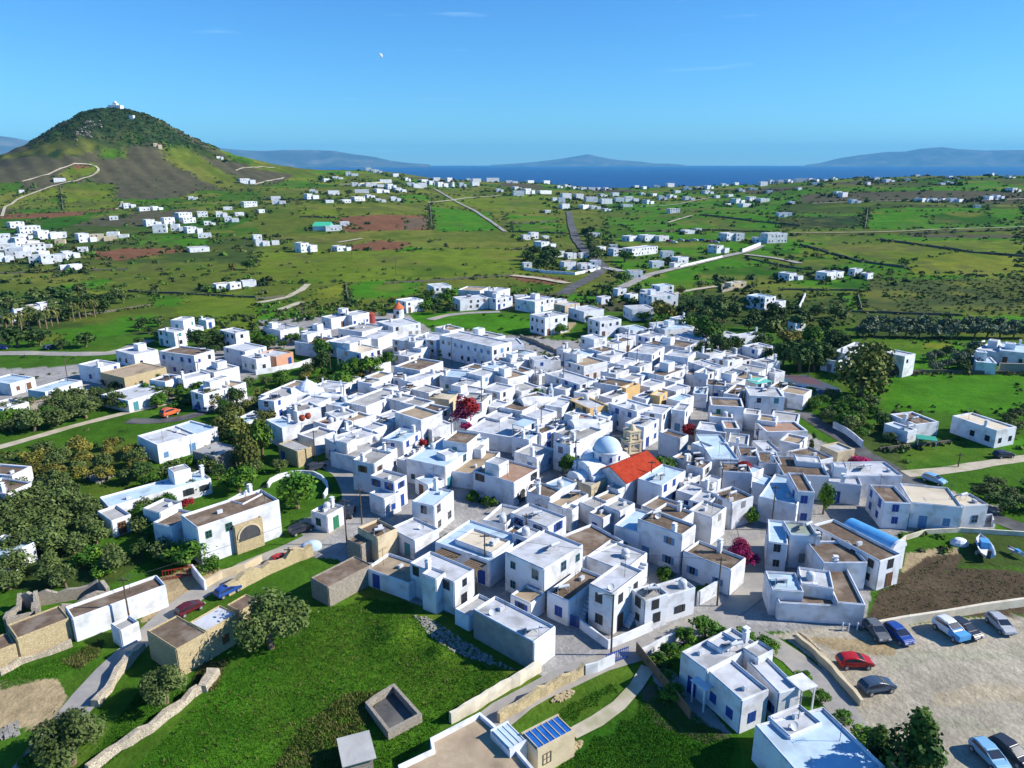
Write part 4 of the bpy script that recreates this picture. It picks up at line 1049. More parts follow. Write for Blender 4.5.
# the red-roofed hall
F, u, v, a, b, c = frame([(597, 469), (626, 482), (659, 465)], 4.6)
t = tag(link('hall', None, None, (c.x, c.y, 0)), 'long white hall under a bright red tiled pitched roof beside the blue dome', 'hall')
W = rel(t, F, u, v); mb = MB(); zr = 6.5
V = [W(0, 0, -.3), W(a, 0, -.3), W(a, b, -.3), W(0, b, -.3), W(0, 0, 4.6), W(a, 0, 4.6), W(a, b, 4.6), W(0, b, 4.6), W(0, b / 2, zr), W(a, b / 2, zr)]
mb.add(V, [(0, 1, 5, 4), (2, 3, 7, 6), (1, 2, 6, 9, 5), (3, 0, 4, 8, 7)]); mb.build('wall', M['white'], t)
mb = MB(); e = .25
V = [W(-e, -e, 4.5), W(a + e, -e, 4.5), W(a + e, b / 2, zr + .06), W(-e, b / 2, zr + .06), W(-e, b + e, 4.5), W(a + e, b + e, 4.5)]
V += [W(-e, -e, 4.35), W(a + e, -e, 4.35), W(a + e, b / 2, zr - .08), W(-e, b / 2, zr - .08), W(-e, b + e, 4.35), W(a + e, b + e, 4.35)]
mb.add(V, [(0, 1, 2, 3), (3, 2, 5, 4), (7, 6, 9, 8), (8, 9, 10, 11), (0, 6, 7, 1), (4, 5, 11, 10), (0, 3, 9, 6), (3, 4, 10, 9), (1, 7, 8, 2), (2, 8, 11, 5)]); mb.build('roof', RF['R'], t)
openings(t, F, u, v, a, b, 0, 4.4, 'brown', True, True, .4, True, random.Random(3))
# church with the blue dome
dome = mat('pale blue dome paint', (.46, .62, .76), (.56, .69, .80), .6, c3=(.38, .5, .62), sc3=.4)
g = onz(607, 458, 6.0); ux = Vector((.85, .52)).normalized(); vx = Vector((-ux.y, ux.x)); ag = math.atan2(ux.y, ux.x)
t = tag(link('church', None, None, (g.x, g.y, 0), ag), 'white parish church with a large pale blue dome and curved vaults', 'church')
mb = MB(); mb.box(-5.5, 4.3, -3.2, 3.2, -.3, 4.6); mb.box(-2.6, 2.6, -3.15, 5.2, -.3, 4.55); mb.build('wall', M['white'], t)
def vault(mb, x0, x1, yc, r, z, n=12, rot=False, sq=.75):
    P = []
    for x in (x0, x1):
        for i in range(n + 1):
            q = math.pi * i / n; y, zz = yc + r * math.cos(q), z + r * math.sin(q) * sq; P.append((x, y, zz) if not rot else (-y, x, zz))
    m_ = n + 1; F_ = [(i, i + 1, m_ + i + 1, m_ + i) for i in range(n)] + [tuple(range(m_))[::-1], tuple(range(m_, 2 * m_))]
    mb.add(P, F_)
mb = MB(); vault(mb, -5.4, 4.2, 0, 2.5, 4.5); vault(mb, -2.9, 5.1, 0, 2.3, 4.45, rot=True); mb.build('vault', M['white'], t)
mb = MB(); mb.lathe([(2.5, 5.4), (2.55, 7.6), (2.75, 7.65), (2.75, 7.85), (2.5, 7.9)], 20)
mb.build('drum', M['white'], t)
for k in range(8):
    q = rad(22 + 45 * k); wn = link('window', FW['blue'], t, (2.56 * math.cos(q), 2.56 * math.sin(q), 6.1), q + rad(90)); wn.scale = (.5, 1, .8)
mb = MB(); mb.lathe([(2.55 * math.cos(q), 7.88 + 2.25 * math.sin(q)) for q in np.linspace(0, 1.5, 10)], 24); d_ = mb.build('dome', dome, t, smooth=True)
mb = MB(); mb.cyl((0, 0, 9.9), (0, 0, 11.2), .07, n=6); mb.box(-.35, .35, -.05, .05, 10.7, 10.82); mb.build('cross', M['white'], d_)
mb = MB(); vault(mb, -7.5, -5.5, 0, 2.0, 3.4); mb.box(-7.6, -5.5, -2, 2, -.3, 3.4); mb.build('apse', M['white'], t)
# marble bell tower
g = onz(631, 462, 0); g = onz(631, 461, 4.2) if False else g
g = onz(631, 452, 4.0); t = tag(link('bell_tower', None, None, (g.x, g.y, 0), .45), 'carved ochre marble bell tower of open arches beside the blue dome', 'bell tower')
mb = MB(); mb.box(-1.35, 1.35, -1.35, 1.35, -.3, 4.2); mb.box(-1.5, 1.5, -1.5, 1.5, 4.2, 4.4); mb.build('base', M['cream'], t)
for lv, (z, w_, hh) in enumerate(((4.4, 1.2, 2.1), (6.8, .95, 1.7))):
    mb = MB()
    for sx in (-1, 1):
        for sy in (-1, 1): mb.box(sx * w_ - .22, sx * w_ + .22, sy * w_ - .22, sy * w_ + .22, z, z + hh)
    for s in (-1, 1):
        mb.box(-w_ + .22, w_ - .22, s * w_ - .18, s * w_ + .18, z + hh - .45, z + hh); mb.box(s * w_ - .18, s * w_ + .18, -w_ + .22, w_ - .22, z + hh - .45, z + hh)
    mb.box(-w_ - .35, w_ + .35, -w_ - .35, w_ + .35, z + hh, z + hh + .22); mb.build('belfry', M['cream'], t)
    mb = MB(); mb.lathe([(.42, 0), (.36, .15), (.24, .4), (.1, .5)], 10, (0, 0, z + hh - 1.1)); mb.build('bell', M['dmetal'], t)
mb = MB(); mb.lathe([(.8, 0), (.75, .35), (.5, .8), (.1, 1.1), (.08, 1.7)], 10, (0, 0, 8.7)); mb.build('cupola', M['cream'], t)
# small gabled bell wall (three belled chapels)
def bellwall(t, x, y, z, rz, s=1.0):
    mb = MB(); c_, q_ = math.cos(rz), math.sin(rz)
    def b_(x0, x1, z0, z1): mb.box(x0 * s, x1 * s, -.25 * s, .25 * s, z + z0 * s, z + z1 * s, rz, (x, y))
    b_(-1.1, 1.1, -.2, .5); b_(-.95, -.6, .5, 1.7); b_(.6, .95, .5, 1.7); b_(-.95, .95, 1.7, 2.0); b_(-.6, .6, 2.0, 2.3); b_(-.25, .25, 2.3, 2.6); b_(-.06, .06, 2.6, 3.3); b_(-.3, .3, 2.9, 3.02)
    mb.build('bell_gable', M['white'], t); mb = MB(); mb.lathe([(.3 * s, 0), (.2 * s, .3 * s), (.05, .45 * s)], 8, (x, y, z + .9 * s)); mb.build('bell', M['dmetal'], t)
def chapel(u_, v_, rz, lab, L=7, Wd=4, H=3.6, s=1.0, domed=0, roofm=None, z0=0):
    g = onz(u_, v_, z0); t = tag(link('chapel', None, None, (g.x, g.y, z0), rz), lab, 'chapel')
    mb = MB(); mb.box(-L / 2, L / 2, -Wd / 2, Wd / 2, -.4, H); mb.box(-L / 2 - .02, -L / 2 + .3, -Wd / 2 - .05, Wd / 2 + .05, H, H + .3); mb.build('wall', M['white'], t)
    mb = MB(); vault(mb, -L / 2 + .3, L / 2, 0, Wd / 2 - .05, H - .02, sq=.55); mb.build('roof', roofm or M['white'], t)
    if domed:
        mb = MB(); mb.lathe([(domed * 1.05, H + .3), (domed, H + 1.4), (domed * .8, H + 2.1), (domed * .5, H + 2.8), (domed * .18, H + 3.3), (.12, H + 3.6), (.1, H + 4.3)], 16); mb.build('dome', M['white'], t, smooth=False)
    bellwall(t, -L / 2 + .2, 0, H + .9, rad(90), s)
    link('door', DM['blue'], t, (-L / 2 - .03, 0, 0), rad(-90)); return t
chapel(536, 418, rad(-160), 'small white chapel with a bell gable among brown roofs above the stepped gable house', 8, 5, 4.0)
chapel(583, 443, rad(200), 'narrow white chapel with bell gable just uphill of the big blue dome', 6, 3.6, 4.6, .8)
chapel(309, 406, rad(200), 'white chapel with a pointed stepped dome at the village edge', 8, 6, 3.4, .8, 2.6)
chapel(333, 409, rad(190), 'tiny white chapel with a single bell arch beside the pointed dome chapel', 5, 3.2, 3.4, .9)
# blue barrel vault
F, u, v, a, b, c = frame([(845, 522), (893, 547), (902, 540)], 4.4)
t = tag(link('vaulted_house', None, None, (c.x, c.y, 0), math.atan2(v.y, v.x)), 'long bright blue barrel vault roof with white end gable beside wedge-roofed house', 'house')
mb = MB(); mb.box(-b / 2, b / 2, -a / 2, a / 2, -.3, 3.8); mb.build('wall', M['white'], t); mb = MB(); vault(mb, -b / 2 + .3, b / 2 - .1, 0, a / 2, 3.78, 14, sq=.7); mb.build('roof', RF['B'], t, smooth=False)
mb = MB(); vault(mb, -b / 2 - .1, -b / 2 + .28, 0, a / 2 + .12, 3.78, 14, sq=.75); mb.build('gable', M['white'], t)
# round tower with orange cone roof (old windmill)
g = onz(399, 320, 0); t = tag(link('windmill_tower', None, None, (g.x, g.y, 0)), 'old round white mill tower with an orange conical roof', 'mill tower')
mb = MB(); mb.lathe([(2.1, -.3), (1.9, 4.6)], 18); mb.build('wall', M['white'], t); mb = MB(); mb.lathe([(2.2, 4.5), (2.3, 4.65), (.15, 7.0)], 18); mb.build('roof', M['pink'] if False else mat('orange roof tiles', (.62, .13, .05), (.7, .18, .07), 2), t)
link('window', FW['dark'], t, (0, -2.05, 2.6)); link('door', DM['brown'], t, (-1.45, -1.5, 0), rad(-45))
g = onz(371, 323, 0); t = tag(link('round_store', None, None, (g.x, g.y, 0)), 'round dusky red store tower behind white houses', 'tower')
mb = MB(); mb.lathe([(1.7, -.3), (1.6, 3.6)], 16); mb.build('wall', mat('dusky red render', (.26, .05, .05), (.33, .07, .06), 1), t); mb = MB(); mb.lathe([(1.75, 3.5), (1.2, 4.0), (.3, 4.3)], 16); mb.build('roof', M['terra'], t)
# windmill on the ridge
g = gnd(452, 188); t = tag(link('windmill', None, None, tuple(g)), 'far white windmill with dark sails on the ridge before the sea', 'windmill')
mb = MB(); mb.lathe([(4, -2), (3.6, 9)], 14); mb.build('tower', M['white'], t); mb = MB(); mb.lathe([(3.9, 9), (.3, 13)], 14); mb.build('cap', M['wood'], t)
mb = MB()
for k in range(8):
    q = rad(45 * k + 10); mb.cyl((0, -4.6, 9.5), (6.5 * math.cos(q), -4.8, 9.5 + 6.5 * math.sin(q)), .16, n=4)
mb.cyl((0, -3, 9.5), (0, -5.2, 9.5), .3, n=6); mb.build('sail_frame', M['dmetal'], t)
# monastery on the hill top
pk = Vector((HX, HY, gz(HX, HY))); t = tag(link('monastery', None, None, tuple(pk)), 'small white walled monastery crowning the dark hill', 'monastery')
mb = MB(); mb.box(-3, 15, -5, 5, -3, 4); mb.box(3, 9, -3, 3, 4, 7); mb.build('wall', M['white'], t)
mb = MB(); mb.lathe([(2.4, 7), (2.2, 8.2), (1.4, 9.4), (.2, 10)], 12, (6, 0, 0)); mb.build('dome', M['white'], t)
mb = MB(); mb.cyl((-5, 0, -1), (-5, 0, 10), .25, n=5); tag(mb.build('mast', M['metal'], None, tuple(pk)), 'thin radio mast beside the hilltop monastery', 'mast')
for (u_, v_, lb) in ((132, 118, 'lone white cell on the shoulder of the monastery hill'),):
    g = gnd(u_, v_); t = tag(link('hut', None, None, tuple(g)), lb, 'hut'); mb = MB(); mb.box(-3, 3, -3, 3, -2, 3.6); mb.build('wall', M['white'], t); mb = MB(); mb.box(-3.1, 3.1, -3.1, 3.1, 3.6, 3.8); mb.build('roof', RF['g'], t)
# green roofed farm, blue pool-roof shed, ruins ---------------------------------------
def flatbuild(name, p3, h, wm, roofm, lab, cat, z0=0, over=.1, slab=.12):
    F, u, v, a, b, c = frame(p3, h); t = tag(link(name, None, None, (c.x, c.y, 0), math.atan2(u.y, u.x)), lab, cat)
    mb = MB(); mb.box(-a / 2, a / 2, -b / 2, b / 2, -.3, h - slab); mb.build('wall', wm, t); mb = MB(); mb.box(-a / 2 - over, a / 2 + over, -b / 2 - over, b / 2 + over, h - slab, h); mb.build('roof', roofm, t); return t, a, b
grn = mat('green sheet roof', (.05, .42, .26), (.07, .5, .3), .5)
g = gnd(326, 230); t = tag(link('barn', None, None, tuple(g)), 'farm barn with bright green roof alone in the far fields', 'barn')
mb = MB(); mb.box(-10, 4, -4, 4, -2, 3.4); mb.build('wall', M['white'], t); mb = MB(); mb.add([(-10.3, -4.3, 3.4), (4.3, -4.3, 3.4), (4.3, 4.3, 6.4), (-10.3, 4.3, 6.4), (-10.3, 4.3, 3.4), (4.3, 4.3, 3.4)], [(0, 1, 2, 3), (1, 5, 2), (4, 0, 3), (5, 4, 3, 2)]); mb.build('roof', grn, t)
# ribbed pale shed and blue panelled roof by the lower road
def ribroof(p3, h, col, n, lab, name, wm, cat, frm):
    F, u, v, a, b, c = frame(p3, h); t = tag(link(name, None, None, (c.x, c.y, 0), math.atan2(u.y, u.x)), lab, cat)
    mb = MB(); mb.box(-a / 2, a / 2, -b / 2, b / 2, -.3, h - .1); mb.build('wall', wm, t)
    mb = MB(); mb.box(-a / 2 + .2, a / 2 - .2, -b / 2 + .2, b / 2 - .2, h - .1, h + .02); r_ = mb.build('roof', col, t)
    mb = MB()
    for k in range(n + 1): x = -a / 2 + .2 + (a - .4) * k / n; mb.box(x - .04, x + .04, -b / 2 + .18, b / 2 - .18, h + .02, h + .09)
    mb.box(-a / 2, a / 2, -b / 2, -b / 2 + .2, h - .1, h + .12); mb.box(-a / 2, a / 2, b / 2 - .2, b / 2, h - .1, h + .12); mb.build('roof_rib', frm, r_); return t, a, b
t1, a, b = ribroof([(490, 731), (510, 751), (528, 741)], 3.0, RF['l'], 3, 'white hut with three pale ribbed roof panels on the terrace', 'hut', M['white'], 'hut', M['white'])
t2, a, b = ribroof([(524, 732), (538, 751), (573, 729)], 3.2, mat('deep blue roof panels', (.01, .09, .38), (.03, .17, .5), .8, rough=.25, spec=.5), 6, 'cream block building with deep blue panelled roof beside the field', 'outbuilding', M['cream'], 'outbuilding', M['cream'])
link('window', WM[('brown', 2)], t2, (-1.2, -b / 2 - .01, 1.2))
# sun terrace at the bottom edge
def terrace(name, pts, h, wm, fm, lab, rim=.5, rt=.3):
    P = [onz(u_, v_, h).to_2d() for u_, v_ in pts]; c = sum(P, Vector((0, 0))) / len(P); t = tag(link(name, None, None, (c.x, c.y, 0)), lab, 'terrace')
    ar = sum(P[i].x * P[(i + 1) % len(P)].y - P[(i + 1) % len(P)].x * P[i].y for i in range(len(P)))
    if ar < 0: P = P[::-1]
    L_ = [(p.x - c.x, p.y - c.y) for p in P]; mb = MB(); n = len(L_)
    ins = []
    for i in range(n):
        a_, b_, c_ = Vector(L_[i - 1]), Vector(L_[i]), Vector(L_[(i + 1) % n]); d1 = (b_ - a_).normalized(); d2 = (c_ - b_).normalized(); n1 = Vector((-d1.y, d1.x)); n2 = Vector((-d2.y, d2.x)); k = (n1 + n2); k = k / max(.4, k.length_squared) * 2; ins.append((b_.x + k.x * rt, b_.y + k.y * rt))
    V = [(x, y, -.3) for x, y in L_] + [(x, y, h) for x, y in L_] + [(x, y, h) for x, y in ins] + [(x, y, h - rim) for x, y in ins]
    Fc = []
    for i in range(n):
        j = (i + 1) % n; Fc += [(i, j, n + j, n + i), (n + i, n + j, 2 * n + j, 2 * n + i), (2 * n + i, 2 * n + j, 3 * n + j, 3 * n + i)]
    mb.add(V, Fc); mb.build('wall', wm, t); mb = MB(); mb.add([(x, y, h - rim + .03) for x, y in ins], [tuple(range(n))]); mb.build('floor', fm, t); return t
terrace('terrace', [(405, 790), (398, 765), (432, 749), (430, 738), (480, 712), (492, 722), (512, 742), (540, 775), (560, 800)], 2.6, M['white'], RF['t'], 'white-walled sun terrace with tan paving at the meadow corner')
terrace('courtyard', [(374, 695), (365, 702), (388, 732), (422, 714), (394, 683)], 1.1, M['gstone'], RM['asph'], 'small roofless grey yard with low pinkish walls in the grass', .95, .35)
mb = MB(); F, u, v, a, b, c = frame([(339, 740), (345, 764), (373, 757)], 2.2); t = tag(link('shed', None, None, (c.x, c.y, 0), math.atan2(u.y, u.x)), 'square grey tin-roofed shed alone in the rough grass', 'shed')
mb.box(-a / 2, a / 2, -b / 2, b / 2, -.3, 2.1); mb.build('wall', M['gstone'], t); mb = MB(); mb.box(-a / 2 - .3, a / 2 + .3, -b / 2 - .3, b / 2 + .3, 2.1, 2.2); mb.build('roof', RF['g'], t)
def ruin(pts, h, lab, th=.5):
    P = [onz(u_, v_, h * .7).to_2d() for u_, v_ in pts]; c = sum(P, Vector((0, 0))) / len(P); t = tag(link('ruin', None, None, (c.x, c.y, 0)), lab, 'ruin')
    rg = random.Random(int(pts[0][0]))
    for i in range(len(P)):
        a_, b_ = P[i], P[(i + 1) % len(P)]; d = (b_ - a_); n = max(2, int(d.length / 1.2)); mb = MB(); nx = Vector((-d.y, d.x)).normalized() * th / 2; hs = [h * rg.uniform(.45, 1.1) for _ in range(n + 1)]; V = []; Fc = []
        for k in range(n + 1):
            p = a_.lerp(b_, k / n) - c
            V += [(p.x - nx.x, p.y - nx.y, -.3), (p.x - nx.x, p.y - nx.y, hs[k]), (p.x + nx.x, p.y + nx.y, hs[k]), (p.x + nx.x, p.y + nx.y, -.3)]
            if k: m_ = 4 * k; Fc += [(m_ - 4, m_, m_ + 1, m_ - 3), (m_ - 3, m_ + 1, m_ + 2, m_ - 2), (m_ - 2, m_ + 2, m_ + 3, m_ - 1)]
        Fc += [(3, 2, 1, 0), (4 * n, 4 * n + 1, 4 * n + 2, 4 * n + 3)]; mb.add(V, Fc); mb.build('wall', M['gstone'], t)
    return t
ruin([(38, 614), (36, 594), (98, 583), (108, 590)], 2.6, 'roofless rubble ruin with overgrown floor behind the long barn')
ruin([(6, 622), (20, 596), (36, 596), (34, 612)], 2.6, 'dark roofless stone enclosure with broken walls beside the overgrown ruin')
ruin([(722, 290), (744, 284), (738, 281), (722, 284)], 1.8, 'tan roofless ruin alone in the dark scrub field')
# curved white retaining wall with round terrace
def wallline(name, pts, h, th, m, lab, cat='wall', closed=False, rough=0, z=None, cap=None, seg=None):
    P = [gnd(u_, v_) if z is None else onz(u_, v_, z) for u_, v_ in pts]
    Q = [P[0]]
    for a_, b_ in zip(P, P[1:]):
        n = max(1, int((b_ - a_).length / (seg or (1.0 if rough else 4)))); Q += [a_.lerp(b_, k / n) for k in range(1, n + 1)]
    c = Q[len(Q) // 2]; rg = random.Random(int(pts[0][0] * 7 + pts[0][1])); mb = MB(); V = []; Fc = []
    for i, p in enumerate(Q):
        d = (Q[min(i + 1, len(Q) - 1)] - Q[max(0, i - 1)]).to_2d(); d = d.normalized() if d.length else Vector((1, 0)); t_ = th * (1 + rg.uniform(-.25, .25) * (rough > 0)); nx = Vector((-d.y, d.x)) * t_ / 2; zz = gz(p.x, p.y); hh = h * (1 + rg.uniform(-rough, rough * .6))
        if rough: p = p + Vector((rg.uniform(-.12, .12), rg.uniform(-.12, .12), 0))
        V += [(p.x - nx.x - c.x, p.y - nx.y - c.y, zz - .4 - c.z), (p.x - nx.x * .8 - c.x, p.y - nx.y * .8 - c.y, zz + hh - c.z), (p.x + nx.x * .8 - c.x, p.y + nx.y * .8 - c.y, zz + hh - c.z), (p.x + nx.x - c.x, p.y + nx.y - c.y, zz - .4 - c.z)]
        if i: m_ = 4 * i; Fc += [(m_ - 4, m_, m_ + 1, m_ - 3), (m_ - 3, m_ + 1, m_ + 2, m_ - 2), (m_ - 2, m_ + 2, m_ + 3, m_ - 1)]
    k = 4 * (len(Q) - 1); Fc += [(3, 2, 1, 0), (k, k + 1, k + 2, k + 3)]; mb.add(V, Fc); o = mb.build(name, m, None, tuple(c)); tag(o, lab, cat); return o
dw, wp, gs = M['drystone'], M['white'], M['cream']
wallline('stone_wall', [(88, 775), (120, 750), (150, 732), (175, 712), (200, 692)], 1.1, .8, dw, 'pale dry stone wall climbing the big meadow from the bottom', rough=.35)
wallline('stone_wall', [(203, 632 + 60), (215, 675)], 1.2, 1.5, dw, 'stub of dry stone wall in the yellow reeds', rough=.4)
wallline('garden_wall', [(450, 724), (480, 707), (510, 689), (540, 671)], 1.5, .5, M['pale'], 'straight cream wall between meadow and lane', rough=.08)
wallline('garden_wall', [(498, 722), (525, 706), (552, 690), (584, 674)], 1.3, .6, M['stone'], 'ochre stone wall on the outer side of the lane', rough=.3)
wallline('garden_wall', [(585, 675), (597, 672), (614, 664)], 1.4, .3, wp, 'short white wall with a blue gate beside the street lamp')
wallline('garden_wall', [(577, 626), (592, 637), (608, 649), (630, 640), (652, 630)], 1.3, .3, wp, 'low white forecourt wall wrapping the corner cube house')
wallline('garden_wall', [(697, 606), (707, 600), (717, 594)], 2.2, .3, wp, 'white yard wall running on from the white terrace house')
wallline('garden_wall', [(642, 657), (652, 652), (664, 645), (682, 638)], 1.2, .35, wp, 'low white wall with blue end panel in front of the villa garden')
wallline('fence', [(636, 652), (650, 670), (668, 692), (690, 720)], 1.5, .08, M['wood'], 'brown board fence between villa garden and the dark field', 'fence')
wallline('garden_wall', [(872, 630), (905, 624), (945, 618), (985, 611), (1035, 604), (1160, 586)], 1.2, .5, M['pale'], 'long cream wall between ploughed plot and car park')
wallline('garden_wall', [(797, 640), (815, 655), (832, 672), (846, 688), (862, 706)], .9, .6, gs, 'low stone kerb wall between car park and the sunken lane', rough=.15)
wallline('garden_wall', [(800, 545 + 90), (820, 652)], .5, .4, dw, 'row of small stones at the lane mouth', rough=.5)
wallline('garden_wall', [(205, 588), (222, 578), (245, 571), (262, 562)], 1.2, .4, M['cream'], 'cream garden wall below the green-shuttered villa')
wallline('garden_wall', [(193, 574), (203, 587), (206, 590)], 1.6, .35, wp, 'white gate pier wall by the red gate')
wallline('stone_wall', [(228, 595), (245, 585), (262, 577), (285, 566), (312, 555)], 2.0, 1.0, M['stone'], 'crumbling ochre stone wall along the lane above the big bush', rough=.35)
wallline('stone_wall', [(96, 707), (108, 692), (118, 676), (132, 660), (142, 648)], 1.3, .9, dw, 'tumbled rubble wall beside the lower lane', rough=.5)
wallline('stone_wall', [(0, 676), (20, 664), (48, 655), (72, 646)], .8, .5, dw, 'low stone edging along the barn lane', rough=.4)
wallline('garden_wall', [(962, 522), (991, 521), (992, 527)], 1.3, .25, wp, 'white patio wall at the end of the cream-roofed house')
wallline('garden_wall', [(898, 546), (905, 540), (925, 534), (960, 532), (1024, 536)], .8, .3, M['pale'], 'low pale kerb curving around the plot by the boats')
wallline('garden_wall', [(833, 428), (845, 434), (853, 440), (862, 448)], 1.6, .3, wp, 'white wall sections along the side road')
wallline('garden_wall', [(268, 488), (271, 483), (279, 479), (290, 476), (303, 475), (314, 476), (322, 480), (327, 486), (328, 492), (324, 499)], 1.0, .35, wp, 'curved white retaining wall round the big garden tree')
wallline('garden_wall', [(256, 560 - 185), (276, 372), (300, 367), (312, 363)], 1.6, .3, wp, 'curved white wall below the salmon porch house')
wallline('garden_wall', [(340, 184 + 1), (360, 184.5), (390, 182.5)], 2.0, .6, M['cream'], 'far cream terrace wall under the ridge houses')
wallline('garden_wall', [(680, 268), (705, 262), (722, 258)], 1.6, .5, wp, 'long white wall along the far lane')
wallline('garden_wall', [(742, 253), (750, 250), (760, 246)], 2.6, .8, wp, 'bright white wall at the far lane bend')
wallline('garden_wall', [(799, 309), (802, 303), (805, 296)], 1.4, .6, wp, 'white field wall beside the lone two-storey house')
wallline('garden_wall', [(524, 270), (545, 273), (575, 275), (600, 270)], 1.5, .5, wp, 'long white garden wall on the far road corner')
wallline('stone_wall', [(998, 373), (1030, 374)], 3.0, .8, M['gstone'], 'high grey stone wall below the farm terrace')
wallline('garden_wall', [(1000, 346), (985, 348), (978, 346), (984, 343)], 1.0, .5, wp, 'curved white wall of the farm terrace')
wallline('garden_wall', [(560, 330 + 24), (548, 349), (530, 341), (520, 338)], 1.2, .4, M['gstone'], 'dark stone wall along the bare brown lot', rough=.2)
FW_ = [[(512, 232), (600, 235)], [(640, 232), (700, 230), (770, 232)], [(800, 245), (860, 262), (905, 268)], [(880, 240), (925, 246), (975, 253), (1024, 257)], [(865, 229), (868, 209)], [(700, 215), (735, 219), (770, 223), (800, 226)], [(850, 312), (900, 314), (960, 316)], [(745, 258), (790, 268), (812, 270)], [(780, 290), (860, 291)], [(868, 375), (920, 373), (1024, 374)], [(348, 300), (346, 285)], [(512, 250), (560, 248)], [(384, 284), (450, 280), (512, 276)], [(300, 217), (336, 218)], [(430, 205), (432, 228)], [(256, 300), (285, 297)], [(0, 274), (60, 272), (128, 270)], [(128, 292), (200, 295), (256, 298)], [(60, 186), (63, 210)], [(262, 200), (335, 201)], [(858, 296), (862, 311)], [(900, 235), (1024, 230)], [(880, 490 - 39), (950, 443)], [(556, 222), (512, 224)], [(0, 260 + 66), (60, 320), (90, 315), (150, 306)]]
for i, pts in enumerate(FW_):
    n_ = ('one of the dark dry stone field walls dividing the green fields')
    o = wallline('field_wall', pts, 1.0 if gnd(*pts[0]).length < 500 else 1.3, .6 if gnd(*pts[0]).length < 500 else .9, M['field'], n_, rough=.3, seg=6); o['group'] = 'dry stone field walls'
# pergolas, gates
def pergola(p3, h, lab, m=None, n=9):
    F, u, v, a, b, c = frame(p3, h); t = tag(link('pergola', None, None, (c.x, c.y, 0), math.atan2(u.y, u.x)), lab, 'pergola')
    for x in (-a / 2, a / 2):
        for y in (-b / 2, b / 2): mb = MB(); mb.box(x - .08, x + .08, y - .08, y + .08, 0, h); mb.build('post', M['wood'], t)
    mb = MB()
    for k in range(n): x = -a / 2 + a * k / (n - 1); mb.box(x - .13, x + .13, -b / 2 - .2, b / 2 + .2, h, h + .1)
    mb.build('slat', m or M['wood'], t)
pergola([(432, 555), (449, 562), (463, 553)], 3.6, 'brown slatted pergola behind the tall white house')
pergola([(463, 565), (476, 571), (489, 560)], 3.6, 'brown slatted pergola beside the dark courtyard pole')
for (p3, h, lab, m) in (([(513, 423), (524, 427), (534, 421)], 5.6, 'pale awning over a red roof lantern beside the chapel', RF['l']), ([(748, 379), (757, 384), (769, 380)], 3.4, 'sea-green awning roof near the sports court', mat('sea green sheet', (.12, .5, .42), (.16, .55, .46), .6)), ([(712, 389), (722, 391), (736, 387)], 3.2, 'pale blue canopy over a yard beside the long brown roof', RF['l']), ([(918, 440), (938, 441), (940, 437)], 2.0, 'green pool cover in the garden of the field house', mat('green pool cover', (.04, .3, .22), (.05, .36, .27), .6)), ([(694, 681), (705, 691), (720, 682)], 3.0, 'flat white canopy on thin posts at the villa porch', M['white']), ([(788, 677), (802, 691), (815, 685)], 4.3, 'covered veranda roof at the car park end of the villa', M['white'])):
    F, u, v, a, b, c = frame(p3, h); t = tag(link('canopy', None, None, (c.x, c.y, 0), math.atan2(u.y, u.x)), lab, 'canopy')
    mb = MB(); mb.box(-a / 2, a / 2, -b / 2, b / 2, h - .12, h); mb.build('roof', m, t)
    for x in (-a / 2 + .2, a / 2 - .2):
        for y in (-b / 2 + .2, b / 2 - .2): mb = MB(); mb.box(x - .07, x + .07, y - .07, y + .07, 0, h - .12); mb.build('post', M['white'], t)
def gate(u_, v_, rz, w_, lab, k='red'):
    g = onz(u_, v_, 0); t = tag(link('gate', None, None, tuple(g), rz), lab, 'gate')
    mb = MB()
    for x in np.linspace(-w_ / 2, w_ / 2, 12): mb.box(x - .03, x + .03, -.03, .03, .1, 1.7)
    mb.box(-w_ / 2, w_ / 2, -.04, .04, .2, .3); mb.box(-w_ / 2, w_ / 2, -.04, .04, 1.5, 1.6); mb.build('leaf', SH[k] if k in SH else mat(k + ' gate paint', (.30, .03, .02)), t)
gate(180, 578, rad(20), 4.4, 'red barred gate across the villa driveway')
gate(617, 662, rad(28), 3.2, 'blue panelled gate by the lamp post', 'blue')
gate(574, 627, rad(-35), 1.4, 'small blue gate beside the corner cube house', 'blue')
# sports court
P = [gnd(*p) for p in ((768, 376), (806, 375), (842, 390), (826, 402), (790, 400), (762, 388))]; c = sum(P, Vector()) / 6
mb = MB(); mb.add([(p.x - c.x, p.y - c.y, .06) for p in P], [tuple(range(6))[::-1]]); mb.build('sports_court', mat('faded blue court paint', (.035, .085, .14), (.05, .11, .17), .3, c3=(.13, .07, .08), sc3=.07), None, tuple(c)); tag(bpy.data.objects['sports_court'], 'faded blue and red painted sports court beside the tall eucalyptus', 'sports court')
